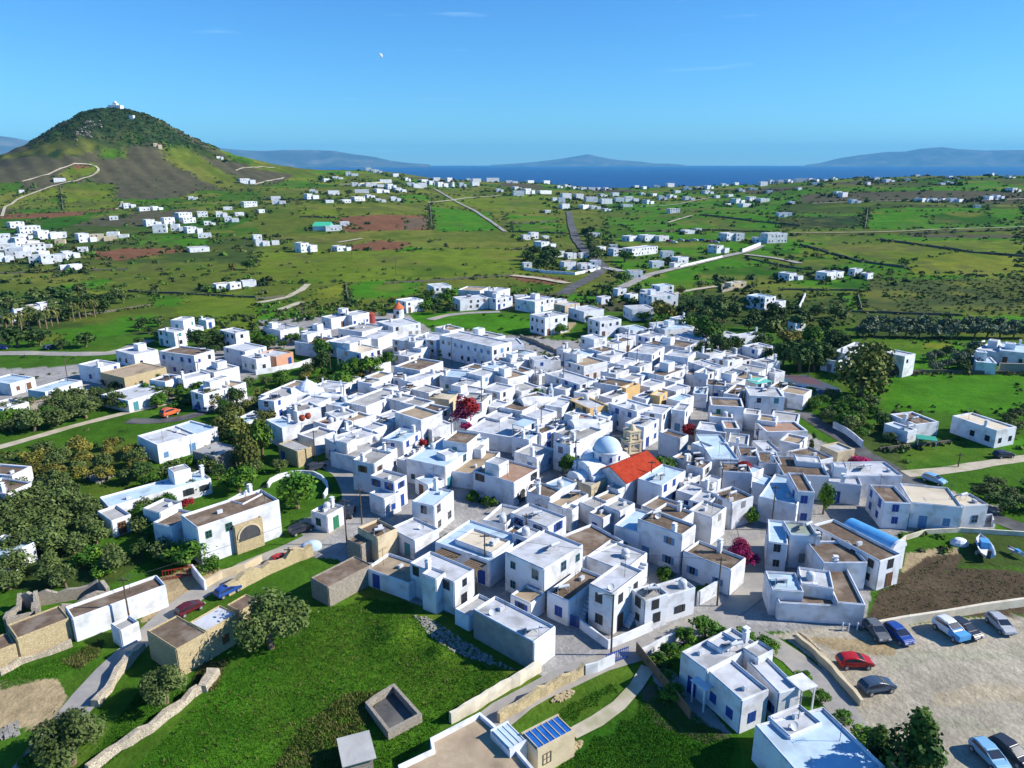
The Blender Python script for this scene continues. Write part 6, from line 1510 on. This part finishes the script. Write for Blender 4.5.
for i, (u_, v_) in enumerate(((22, 331), (30, 329), (40, 328), (14, 333), (52, 326), (58, 324), (74, 321), (80, 319), (86, 318), (95, 317), (8, 336), (47, 329))):
    g = gnd(u_, v_); h = R.uniform(4.5, 6.5); t = tag(link('palm_tree', None, None, tuple(g), R.uniform(0, 6)), 'palm with yellowing fronds in the row by the low white estate', 'palm', 'palms by the low white estate'); c = link('crown', R.choice(PMM), t, (0, 0, h)); s = R.uniform(1, 1.4); c.scale = (s, s, s); k = link('trunk', PTR, t); k.scale = (6, 6, h)
# ------------------------------------------------------------------ uncounted growth: scrub, grass, stones
def scatter_mesh(name, pts, size, m, lab, per=14, flat=.7, seed=0, leaf=.4):
    rg = np.random.RandomState(seed); pts = np.array(pts); n = len(pts) * per
    idx = np.repeat(np.arange(len(pts)), per); s = pts[idx, 3] * size
    d = rg.normal(size=(n, 3)); d /= np.linalg.norm(d, axis=1)[:, None]; d[:, 2] = np.abs(d[:, 2]) * flat
    c = pts[idx, :3] + d * (s * rg.uniform(.4, 1, n))[:, None]
    nm = d + rg.normal(size=(n, 3)) * .5 + np.array([0, 0, .3]); nm /= np.linalg.norm(nm, axis=1)[:, None]
    t = np.cross(nm, rg.normal(size=(n, 3))); t /= np.linalg.norm(t, axis=1)[:, None]; b = np.cross(nm, t); q = (s * leaf * rg.uniform(.6, 1.3, n))[:, None]
    co = np.stack([c - t * q, c - b * q * .7, c + t * q, c + b * q * .7], 1).reshape(-1, 3)
    me = bpy.data.meshes.new(name); me.vertices.add(4 * n); me.vertices.foreach_set('co', co.astype(np.float32).ravel()); me.loops.add(4 * n); me.loops.foreach_set('vertex_index', np.arange(4 * n, dtype=np.int32)); me.polygons.add(n); me.polygons.foreach_set('loop_start', np.arange(0, 4 * n, 4, dtype=np.int32)); me.update(calc_edges=True); me.materials.append(m)
    return tag(link(name, me), lab, kind='stuff')
def inner(poly, n, seed, jit=0):
    P = [tuple(gnd(*p).to_2d()) for p in poly]; xs = [p[0] for p in P]; ys = [p[1] for p in P]; rg = np.random.RandomState(seed); X = rg.uniform(min(xs), max(xs), n * 4); Y = rg.uniform(min(ys), max(ys), n * 4); k = inpoly(X, Y, P); X, Y = X[k][:n], Y[k][:n]; return np.stack([X, Y, hz(X, Y), rg.uniform(.6, 1.4, len(X))], 1)
def along(pts, n, wd, seed):
    P = [gnd(*p) for p in pts]; rg = np.random.RandomState(seed); o = []
    L_ = [(b_ - a_).length for a_, b_ in zip(P, P[1:])]; tot = sum(L_)
    for _ in range(n):
        r = rg.uniform(0, tot); k = 0
        while r > L_[k] and k < len(L_) - 1: r -= L_[k]; k += 1
        p = P[k].lerp(P[k + 1], r / max(L_[k], .01)); x, y = p.x + rg.normal() * wd, p.y + rg.normal() * wd; o.append((x, y, gz(x, y), rg.uniform(.5, 1.5)))
    return np.array(o)
A = []
rgx = np.random.RandomState(5)
# hedges of scrub on field edges and walls, loose bushes over rough land, and round the far hamlets
for i, pts in enumerate(FW_):
    g = gnd(*pts[0]); tot = sum((gnd(*b_) - gnd(*a_)).length for a_, b_ in zip(pts, pts[1:])); s = 1.0 if g.length < 450 else 1.8
    p_ = along(pts, int(tot / (2.2 * s)), 1.2 * s, i); p_[:, 3] *= s * 1.1; A.append(p_)
for i, ln in enumerate(FIELDS.strip().split('\n')):
    k, s_ = ln.split(' ', 1); pts = [tuple(float(q) for q in p.split()) for p in s_.split(',')]
    if k in 'PKSCT': continue
    yy = max(p[1] for p in pts)
    if yy > 560: continue
    if len(pts) < 9 and i > 4:
        P = [gnd(*p) for p in pts + pts[:1]]; tot = sum((b_ - a_).length for a_, b_ in zip(P, P[1:])); s = 1.0 if P[0].length < 450 else 1.9
        if tot < 4000: p_ = along(pts + pts[:1], int(tot / (3.2 * s)), 1.6 * s, i + 50); p_[:, 3] *= s * .8; A.append(p_)
for i, (g, W_) in enumerate(FARS):
    n = 10 if g.length < 900 else 9; x = g.x + rgx.normal(size=n) * W_ * 1.1; y = g.y + 6 + rgx.normal(size=n) * 12; s = 2.6 if g.length < 900 else 3.4
    k = np.hypot(x - g.x, y - g.y) > W_ * .7; x, y = x[k], y[k]
    A.append(np.stack([x, y, hz(x, y), rgx.uniform(.7, 1.5, len(x)) * s], 1))
for poly, n, s in (([(0, 265), (128, 262), (256, 258), (256, 300), (60, 300), (0, 335)], 230, 1.9), ([(256, 262), (512, 262), (512, 290), (256, 300)], 70, 1.4), ([(640, 300), (850, 292), (850, 326), (700, 326)], 300, 1.5), ([(868, 279), (1024, 274), (1024, 314), (900, 311)], 800, .8), ([(256, 302), (400, 300), (400, 316), (330, 318), (260, 326)], 260, 1.6), ([(512, 290), (640, 285), (640, 318), (600, 312), (560, 296)], 120, 1.5), ([(130, 320), (256, 315), (262, 345), (220, 330), (190, 325)], 160, 1.4), ([(0, 200), (250, 190), (250, 262), (0, 268)], 170, 2.2), ([(560, 186), (800, 186), (800, 230), (560, 225)], 320, 2.6), ([(800, 178), (1024, 177), (1024, 205), (800, 205)], 260, 2.8), ([(300, 176), (480, 186), (560, 190), (500, 204), (300, 205)], 240, 2.6), ([(0, 185), (300, 180), (300, 205), (0, 210)], 110, 2.2)):
    p_ = inner(poly, int(n * .65), int(n + s * 10)); p_[:, 3] *= s; A.append(p_)
A = np.concatenate(A)
# keep bushes off roads and out of houses
HC = np.array([(h['c'].x, h['c'].y, max(3, math.sqrt(h['size']) * .7)) for h in HOUSES]); RQ = np.array([(q.x, q.y, w_ * .8 + 1) for Q, w_ in ROADQ for q in Q])
def keep(A_, far=1.0):
    ok = np.ones(len(A_), bool)
    for S in (HC, RQ):
        for s in range(0, len(A_), 400):
            d = np.hypot(A_[s:s + 400, None, 0] - S[None, :, 0], A_[s:s + 400, None, 1] - S[None, :, 1]); ok[s:s + 400] &= (d > S[None, :, 2]).all(1)
    return A_[ok]
A = keep(A); k3 = rgx.randint(0, 3, len(A))
scm = [leafmat('scrub dark', (.014, .034, .012), (.042, .072, .02), sc=.2), leafmat('scrub olive', (.05, .07, .02), (.12, .14, .035), sc=.2), leafmat('scrub green', (.03, .08, .012), (.08, .16, .02), sc=.2)]
for i in range(3): scatter_mesh('scrub', A[k3 == i], .95, scm[i], 'scattered ' + ('dark', 'olive brown', 'green')[i] + ' scrub along field edges and hamlets', 16, .75, i, .42)
# hill maquis and rocks
Hh = []
rg = np.random.RandomState(9); x = HX + rg.normal(size=9000) * 130; y = HY + rg.normal(size=9000) * 130; d = np.hypot(x - HX, y - HY); zz = hz(x, y); k = (y < HY + 60) & (zz > 74 + 20 * noise2(x, y, 30, 3)) & (d > 12); x, y, zz = x[k], y[k], zz[k]
scatter_mesh('maquis', np.stack([x, y, zz, rg.uniform(.6, 1.5, len(x))], 1), 2.0, scm[0], 'dark maquis covering the upper slopes of the monastery hill', 8, .6, 4, .45)
_g = gnd(88, 127); x = _g.x + rg.normal(size=70) * 6; y = _g.y + rg.normal(size=70) * 16
scatter_mesh('rock_outcrop', np.stack([x, y, hz(x, y), rg.uniform(.5, 1.3, len(x))], 1), 1.7, mat('pale limestone', (.22, .21, .18), (.36, .33, .29), .4), 'pale limestone outcrops high on the monastery hill', 9, .7, 5, .7)
# grass and weeds in the near meadows
def tufts(name, polys, n, hgt, m, lab, seed):
    P = keep(np.concatenate([inner(p, int(n * w_), seed + i) for i, (p, w_) in enumerate(polys)])); rg = np.random.RandomState(seed); N_ = len(P); per = 4; idx = np.repeat(np.arange(N_), per); nn = N_ * per
    base = P[idx, :3] + np.stack([rg.normal(size=nn) * .14, rg.normal(size=nn) * .14, np.full(nn, -.03)], 1); q = rg.uniform(0, 6.28, nn); ln = np.stack([np.cos(q) * .35, np.sin(q) * .35, np.ones(nn)], 1) * (P[idx, 3] * hgt * rg.uniform(.6, 1.2, nn))[:, None]; sd_ = np.stack([-np.sin(q), np.cos(q), np.zeros(nn)], 1) * (.05 + .1 * hgt)
    co = np.stack([base - sd_, base + sd_, base + ln], 1).reshape(-1, 3); me = bpy.data.meshes.new(name); me.vertices.add(3 * nn); me.vertices.foreach_set('co', co.astype(np.float32).ravel()); me.loops.add(3 * nn); me.loops.foreach_set('vertex_index', np.arange(3 * nn, dtype=np.int32)); me.polygons.add(nn); me.polygons.foreach_set('loop_start', np.arange(0, 3 * nn, 3, dtype=np.int32)); me.update(calc_edges=True); me.materials.append(m); return tag(link(name, me), lab, kind='stuff')
meadow = [(120, 790), (200, 700), (250, 655), (330, 600), (400, 598), (480, 660), (520, 680), (440, 725), (400, 790)]
gm = leafmat('meadow grass', (.036, .135, .006), (.08, .215, .012), sc=.12, rnd=0); gy_ = leafmat('dry weeds', (.07, .10, .018), (.17, .17, .05), sc=.3, rnd=0)
tufts('grass', [(meadow, .62), ([(560, 700), (640, 672), (735, 745), (720, 790), (560, 790)], .25), ([(90, 760), (140, 690), (200, 690), (100, 770)], .1), ([(0, 690), (60, 675), (120, 640), (60, 650), (0, 675)], .05)], 60000, .13, gm, 'fresh green winter grass in the near meadows', 21)
tufts('dry_weeds', [([(260, 790), (300, 730), (345, 695), (385, 690), (360, 740), (330, 790)], .3), ([(190, 690), (205, 660), (235, 640), (225, 665), (215, 690)], .35), (meadow, .12), ([(60, 662), (100, 640), (125, 640), (90, 672)], .15)], 5500, .3, gy_, 'straw coloured dry weeds and reeds in the meadow', 31)
tufts('wild_plants', [([(868, 624), (878, 590), (958, 569), (1030, 575), (1030, 606), (940, 620)], .6), ([(868, 600), (895, 580), (950, 555), (930, 575)], .4)], 800, .22, leafmat('plot weeds', (.10, .12, .03), (.25, .24, .1), sc=.5, rnd=0), 'weeds dotted over the brown ploughed plot', 41)
# rubble heaps
def rubble(name, pts, n, size, seed, lab, m=None):
    p = inner(pts, n, seed); rg = random.Random(seed); mb = MB()
    for q in p:
        s = size * q[3] * rg.uniform(.5, 1.2); bx = MB(); V = []
        for z in (-.3, .7):
            for k in range(4): t_ = 1.57 * k + rg.uniform(-.4, .4); r = s * rg.uniform(.6, 1); V.append((q[0] + math.cos(t_) * r, q[1] + math.sin(t_) * r, q[2] + z * s * rg.uniform(.7, 1.2)))
        mb.add(V, [(0, 3, 2, 1), (4, 5, 6, 7), (0, 1, 5, 4), (1, 2, 6, 5), (2, 3, 7, 6), (3, 0, 4, 7)])
    return tag(mb.build(name, m or mat(name + ' stone', (.22, .21, .19), (.34, .33, .30), .8)), lab, kind='stuff')  # default stone tone darkened to stand for shade at the wall foot
rubble('rubble', [(415, 616), (430, 618), (462, 640), (500, 662), (520, 672), (500, 668), (450, 650), (425, 632)], 700, .19, 3, 'grey rubble spilled at the foot of the long white wall')
rubble('rubble', [(540, 766), (560, 758), (580, 748), (582, 742), (560, 752), (538, 762)], 150, .3, 4, 'broken blocks heaped before the cream block building', M['stone'])
rubble('rubble', [(552, 702), (560, 694), (572, 690), (573, 694), (562, 702)], 90, .25, 5, 'small heap of brown stones beside the lane wall', M['stone'])
rubble('rubble', [(0, 728), (16, 722), (20, 735), (0, 740)], 40, .3, 6, 'pale stones in the shaded bottom corner')
rubble('rubble', [(85, 478), (105, 472), (118, 474), (100, 484)], 90, .4, 7, 'pile of pale stones below the small green field')
# ------------------------------------------------------------------ vehicles
def carmesh():
    prof = [(-2.0, .35), (-2.06, .8), (-1.97, 1.0), (-1.68, 1.36), (-1.2, 1.47), (-.4, 1.5), (.2, 1.46), (1.02, 1.02), (1.75, .9), (2.03, .72), (2.07, .35)]
    bm = bmesh.new(); w_ = .86
    lo = [bm.verts.new((x, -w_ + (.14 if z > 1.1 else (.05 if abs(x) > 1.9 else 0)), z)) for x, z in prof]; hi = [bm.verts.new((x, w_ - (.14 if z > 1.1 else 0), z)) for x, z in prof]
    bm.faces.new(lo); bm.faces.new(hi[::-1])
    for i in range(len(prof)): j = (i + 1) % len(prof); bm.faces.new((lo[j], lo[i], hi[i], hi[j]))
    bmesh.ops.bevel(bm, geom=bm.edges[:], offset=.09, segments=3, affect='EDGES'); bmesh.ops.recalc_face_normals(bm, faces=bm.faces); me = bpy.data.meshes.new('body'); bm.to_mesh(me); bm.free(); return me
CARM = carmesh(); mb = MB()
for s in (-1, 1): mb.add([(-1.6, s * .845, 1.04), (.82, s * .845, 1.06), (.15, s * .74, 1.36), (-1.4, s * .74, 1.34)], [(0, 1, 2, 3) if s < 0 else (3, 2, 1, 0)])
mb.add([(.28, -.62, 1.44), (.28, .62, 1.44), (1.0, .7, 1.055), (1.0, -.7, 1.055)], [(0, 3, 2, 1)]); mb.add([(-1.70, -.6, 1.36), (-1.70, .6, 1.36), (-1.98, .66, 1.03), (-1.98, -.66, 1.03)], [(0, 1, 2, 3)])
WSM = mb.mesh('windows', M['glass']); WSM.name = 'car_glass'
mb = MB(); mb.cyl((0, -.11, 0), (0, .11, 0), .32, n=14); TY = mb.mesh('tyre', M['dmetal']); mb = MB(); mb.cyl((0, -.125, 0), (0, .125, 0), .18, n=10); RI = mb.mesh('rim', M['metal']); mb = MB(); mb.box(-.03, .05, -.2, .2, -.08, .08); HL = mb.mesh('headlight', M['tank'])
def paint(c): return mat('car paint', c, c, 1, rough=.34, spec=.5)
PC = {k: paint(c) for k, c in {'red': (.42, .012, .012), 'blue': (.02, .07, .3), 'white': (.7, .72, .74), 'silver': (.42, .44, .46), 'dark': (.03, .035, .05), 'grey': (.12, .13, .14), 'slate': (.05, .08, .13), 'maroon': (.10, .012, .02), 'sky': (.2, .42, .62), 'orange': (.62, .13, .04)}.items()}
CB = {}
def car(u0, v0, u1, v1, col, lab, s=1.0, van=False):
    A_, B_ = gnd(u0, v0), gnd(u1, v1); g = (A_ + B_) / 2; t = tag(link('parked_car' if not van else 'van', None, None, (g.x, g.y, g.z + .03), math.atan2(B_.y - A_.y, B_.x - A_.x)), lab, 'car' if not van else 'van', None); t.scale = (s, s, s * (1.3 if van else 1.05))
    if col not in CB: me = CARM.copy(); me.name = 'body'; me.materials.clear(); me.materials.append(PC[col]); CB[col] = me
    link('body', CB[col], t); link('window', WSM, t)
    for x in (-1.3, 1.32):
        for y in (-.8, .8): w_ = link('wheel', TY, t, (x, y, .32)); link('rim', RI, w_)
    for y in (-.6, .6): link('headlight', HL, t, (2.08, y, .68))
    return t
car(870, 629, 881, 641, 'grey', 'grey hatchback first in the row under the cream wall')
car(889, 631, 907, 646, 'blue', 'deep blue car in the row under the cream wall')
car(936, 626, 962, 644, 'white', 'white van with bright blue nose in the car park row', 1.05, True)
van = [o for o in COL.objects if o.name.startswith('van')][-1]; mb = MB(); mb.box(1.0, 2.16, -.88, .88, .45, .99); mb.box(.55, 1.0, -.87, .87, .5, 1.12); mb.build('bonnet', SH['sky'] if False else RF['B'], van)
car(953, 626, 976, 641, 'dark', 'black car parked close beside the white van')
car(989, 619, 1010, 638, 'silver', 'silver car at the far end of the car park row')
car(840, 666, 868, 666, 'red', 'bright red hatchback alone in the car park')
car(861, 693, 891, 688, 'slate', 'dark slate saloon behind the low kerb wall')
car(977, 749, 1000, 772, 'sky', 'light blue car at the bottom of the car park')
car(998, 748, 1022, 766, 'dark', 'dark car beside the light blue one at the bottom')
car(182, 616, 198, 608, 'maroon', 'maroon car in the lane behind the ochre stone house', .9)
car(272, 565, 290, 558, 'red', 'small red car on the lane by the crumbling wall', .8)
car(294, 535, 308, 530, 'dark', 'dark off-road car beside the green-shuttered villa')
mb = MB(); mb.lathe([(1.0, 0), (1.0, .5), (.85, 1.0), (.5, 1.3), (.05, 1.36)], 14, sx=1.7); o = mb.build('covered_car', RF['l'], None, tuple(gnd(311, 549)), rad(25), smooth=True); tag(o, 'car under a rounded light blue cover on the lane corner', 'car')
car(222, 597, 234, 591, 'blue', 'dark blue car in the shade of the stone annex', .9)
car(164, 418, 176, 414, 'orange', 'orange red van on the side road', 1.1, True)
car(198, 411, 207, 407, 'blue', 'blue car nearest the tan-roofed house')
car(206, 413, 216, 409, 'silver', 'silver car in the small yard')
car(214, 408, 222, 405, 'dark', 'dark car in the small yard')
car(996, 458, 1010, 457, 'dark', 'dark car by the field track')
car(-2, 350, 6, 349, 'blue', 'blue car at the edge beside the straight road')
car(46, 350, 55, 348, 'slate', 'slate car parked on the straight road')
car(929, 481, 938, 484, 'sky', 'pale blue car on the road behind the cream roof')
car(310, 455 + 17, 322, 468, 'dark', 'dark car in the shaded alley by the stone hut')
car(346, 520, 352, 510, 'dark', 'black car in the shaded street')
for i, (u_, v_, c_) in enumerate(((669, 242, 'red'), (674, 243, 'white'), (681, 241, 'silver'), (688, 242, 'dark'), (695, 241, 'white'), (702, 241, 'blue'), (709, 242, 'red'), (716, 243, 'silver'))):
    t = car(u_ - 2, v_, u_ + 2, v_ + .3, c_, c_ + ' car of the far row beside the market building', 1.2); t['group'] = 'cars beside the market building'; t['label'] = 'small ' + c_ + ' car in the far row beside the long market'
car(597, 270, 600, 268, 'white', 'small white car on the far road corner')
# white nose cover of the van
# boats on trailers
def boat(u0, v0, u1, v1, lab, hullm, L_=None):
    A_, B_ = gnd(u0, v0), gnd(u1, v1); g = (A_ + B_) / 2; ln = (B_ - A_).length; s = ln / 5
    t = tag(link('boat', None, None, (g.x, g.y, .5), math.atan2(B_.y - A_.y, B_.x - A_.x)), lab, 'boat'); t.scale = (s, s, s)
    mb = MB(); V = []; xs = (-2.5, -1.5, 0, 1.5, 2.6); ws = (.8, .95, 1.0, .7, .03); hs = (.75, .78, .82, .95, 1.15)
    for x, w_, h in zip(xs, ws, hs): V += [(x, -w_, h), (x, -w_ * .55, .15), (x, w_ * .55, .15), (x, w_, h), (x, w_ * .85, h - .02), (x, w_ * .8, h - .35), (x, -w_ * .8, h - .35), (x, -w_ * .85, h - .02)]
    Fc = []
    for k in range(4):
        for j in range(8): Fc.append((8 * k + j, 8 * k + (j + 1) % 8, 8 * k + 8 + (j + 1) % 8, 8 * k + 8 + j)[::-1])
    Fc.append(tuple(range(8))); mb.add(V, Fc); mb.build('hull', hullm, t)
    mb = MB(); mb.box(-.5, .9, -.5, .5, .45, 1.3); mb.build('console', RF['B'], t); mb = MB(); mb.box(-2.8, -2.5, -.2, .2, .2, 1.3); mb.build('outboard_motor', M['dmetal'], t)
    mb = MB(); mb.box(-2.2, 2.9, -.06, .06, -.15, 0); mb.cyl((-.8, -.9, -.2), (-.8, .9, -.2), .05, n=5)
    for y in (-.95, .95): mb.cyl((-.8, y - .08, -.22), (-.8, y + .08, -.22), .28, n=10)
    mb.box(-1, -.6, -.8, .8, 0, .3); mb.build('trailer', M['metal'], t)
boat(987, 562, 979, 544, 'white open boat on a trailer with blue deck', M['white'])
boat(1008, 552, 1024, 560, 'pale grey dinghy on a trailer in the shaded boat yard', M['tank'])
mb = MB(); mb.lathe([(1.1, 0), (1.0, .5), (.6, .9), (.1, 1.0)], 10, sx=1.3); tag(mb.build('covered_heap', M['white'], None, tuple(gnd(959, 544))), 'white tarpaulin covered heap by the boats', 'heap')
# small posts and bollards along the building at the car park, bins
for i, (u_, v_) in enumerate(((842, 630), (848, 631), (857, 630), (866, 628))):
    g = gnd(u_, v_); mb = MB(); mb.cyl((0, 0, -.1), (0, 0, 1.0), .1, n=8); mb.lathe([(.14, 1.0), (.1, 1.1), (.02, 1.15)], 8); o = mb.build('bollard', M['white'], None, tuple(g)); tag(o, 'short white bollard in the row at the white car park wall', 'bollard', 'bollards at the car park wall')
mb = MB(); mb.lathe([(.3, 0), (.35, .5), (.25, .9)], 10); t = link('flower_pot', None, None, tuple(gnd(867, 579))); tag(t, 'terracotta pot with red flowers at the wedge roof house door', 'plant pot'); mb.build('pot', M['terra'], t); c = link('flowers', getcrown('red', 0)[0], t, (0, 0, .7)); c.scale = (.6,) * 3
for i, (u_, v_) in enumerate(((302, 418), (308, 416))):
    g = onz(u_, v_, 5.8); mb = MB(); mb.lathe([(.4, 0), (.62, .35), (.7, .75), (.5, 1.1), (.55, 1.2)], 12); o = mb.build('urn', M['terra'], None, (g.x, g.y, 5.2)); tag(o, 'big terracotta urn on the white roof edge above the alley', 'urn', 'pair of terracotta urns')
# ------------------------------------------------------------------ labels and the far mass of houses
LMK = [('the blue dome', 607, 460), ('the red-roofed hall', 632, 480), ('the sports court', 805, 388), ('the cone-roofed mill', 399, 318), ('the curved wall', 300, 490), ('the stone shed', 340, 590), ('the car park', 900, 660), ('the terraced villa', 735, 700), ('the long barn', 60, 630), ('the crimson bougainvillea', 466, 424), ('the pointed chapel', 309, 406), ('the brown lot', 560, 346), ('the corner cube', 612, 625), ('the magenta bougainvillea', 745, 562), ('the blue barrel vault', 870, 545), ('the dark cypress', 812, 456), ('the eucalyptus', 860, 394), ('the boat yard', 985, 555), ('the orange van', 170, 416), ('the straight road', 60, 354), ('the low estate', 30, 325), ('the far market', 640, 250), ('the monastery hill', 112, 190), ('the orange field', 130, 253), ('the green-roofed barn', 326, 230), ('the ridge windmill', 452, 188), ('the pale far road', 900, 232), ('the scrub field', 950, 295), ('the shuttered hotel', 470, 358), ('the arched-door house', 500, 490), ('the small field', 70, 445), ('the steep alley', 708, 455), ('the kitchen garden', 480, 500), ('the green-shuttered villa', 240, 540), ('the tree belt', 720, 330), ('the road bend', 600, 268), ('the bell tower', 632, 462), ('the tan dirt patch', 20, 705), ('the tree rows', 950, 336), ('the far headland', 770, 184), ('the coast hamlet', 600, 192), ('the hill hamlet', 170, 225), ('the square cypress', 440, 366), ('the salmon porch', 275, 362)]
LP = [(n, gnd(u_, v_).to_2d()) for n, u_, v_ in LMK]
ORD = ['first', 'second', 'third', 'fourth', 'fifth', 'sixth', 'seventh', 'eighth', 'ninth', 'tenth', 'eleventh', 'twelfth', 'thirteenth', 'fourteenth', 'fifteenth', 'sixteenth', 'seventeenth', 'eighteenth', 'nineteenth', 'twentieth'] + ['twenty-' + x for x in ('first', 'second', 'third', 'fourth', 'fifth', 'sixth', 'seventh', 'eighth', 'ninth')]
def place(items, what):
    """items: (object, xy, description); each gets its rank from the closest landmark towards another one"""
    B = {}
    for o, c, ds in items:
        ds_ = sorted(LP, key=lambda l: (l[1] - c).length); L_ = ds_[0]
        cand = sorted([l for l in LP if l[0] != L_[0]], key=lambda l: (l[1] - L_[1]).length)[:6]; dv = c - L_[1]
        T_ = max(cand, key=lambda l: (l[1] - L_[1]).normalized().dot(dv.normalized() if dv.length else Vector((1, 0))))
        B.setdefault((L_[0], T_[0]), []).append((dv.length, o, ds))
    for (a_, b_), L_ in B.items():
        for i, (d, o, ds) in enumerate(sorted(L_, key=lambda t: t[0])):
            o['label'] = '%s, %s from %s towards %s' % (ds, ORD[min(i, 28)], a_, b_)
for h in HOUSES:
    pts = h['c'].length; h['pix'] = h['size'] ** .5 * (h['h'] + 3) / (pts * pts)
HOUSES.sort(key=lambda h: -h['pix']); keepH = HOUSES[:298]; rest = HOUSES[298:]
items = []
for h in keepH:
    o = h['o']; o['category'] = 'house'; o['group'] = 'houses of the white village' if not h.get('far') else 'far scattered white houses'
    if h['lab']: o['label'] = h['lab']; continue
    two = h['h'] > 5.1
    items.append((o, h['c'], '%s %s, %s roof' % (WN[h['wm']], 'two-storey house' if two else 'low house', RN[h['rf']])))
place(items, 'house')
# rank counts houses without a label of their own too, so every phrase stays distinct
# the smallest houses beyond: one mass
if rest:
    buckets = {}
    kill = []
    def walk(o, mw):
        mw = mw @ o.matrix_basis if True else mw
        if o.type == 'MESH':
            me = o.data
            for p in me.polygons:
                mm = me.materials[p.material_index]; buckets.setdefault(mm.name, [mm, [], []]); b_ = buckets[mm.name]; n = len(b_[1])
                b_[1] += [tuple(mw @ me.vertices[i].co) for i in p.vertices]; b_[2].append(tuple(range(n, n + len(p.vertices))))
        for c_ in o.children: walk(c_, mw)
        kill.append(o)
    for h in rest: walk(h['o'], Matrix.Identity(4))
    V = []; Fc = []; Mi = []; mats = []
    for k, (mm, vs, fs) in buckets.items():
        n = len(V); V += vs; Fc += [tuple(i + n for i in f) for f in fs]; Mi += [len(mats)] * len(fs); mats.append(mm)
    me = bpy.data.meshes.new('far_settlement'); me.from_pydata(V, [], Fc)
    for mm in mats: me.materials.append(mm)
    me.polygons.foreach_set('material_index', Mi); me.update(); tag(link('far_settlement', me), 'tiny white houses of the far hamlets before the sea', kind='stuff')
    for o in kill: bpy.data.objects.remove(o, do_unlink=True)
bpy.context.view_layer.update()
items = []
for o in list(COL.objects):
    if o.parent is None and o.get('label') == 'x': items.append((o, o.location.to_2d(), 'tall wooden utility pole' if o.name.startswith('utility') else 'slim lamp post'))
place(items, 'pole'); 
for o, c, d in items: o['group'] = 'poles of the village'
items = [(o, o.location.to_2d(), 'thin sagging overhead wire') for o, i, j in WIRES]
for o, c, d in items: o['category'] = 'power line'; o['group'] = 'overhead wires'
place(items, 'wire')
# ordinary colour van nose: blue bonnet cover

for o in COL.objects:
    if o.get('category') and not o.get('kind'): o['kind'] = 'thing'
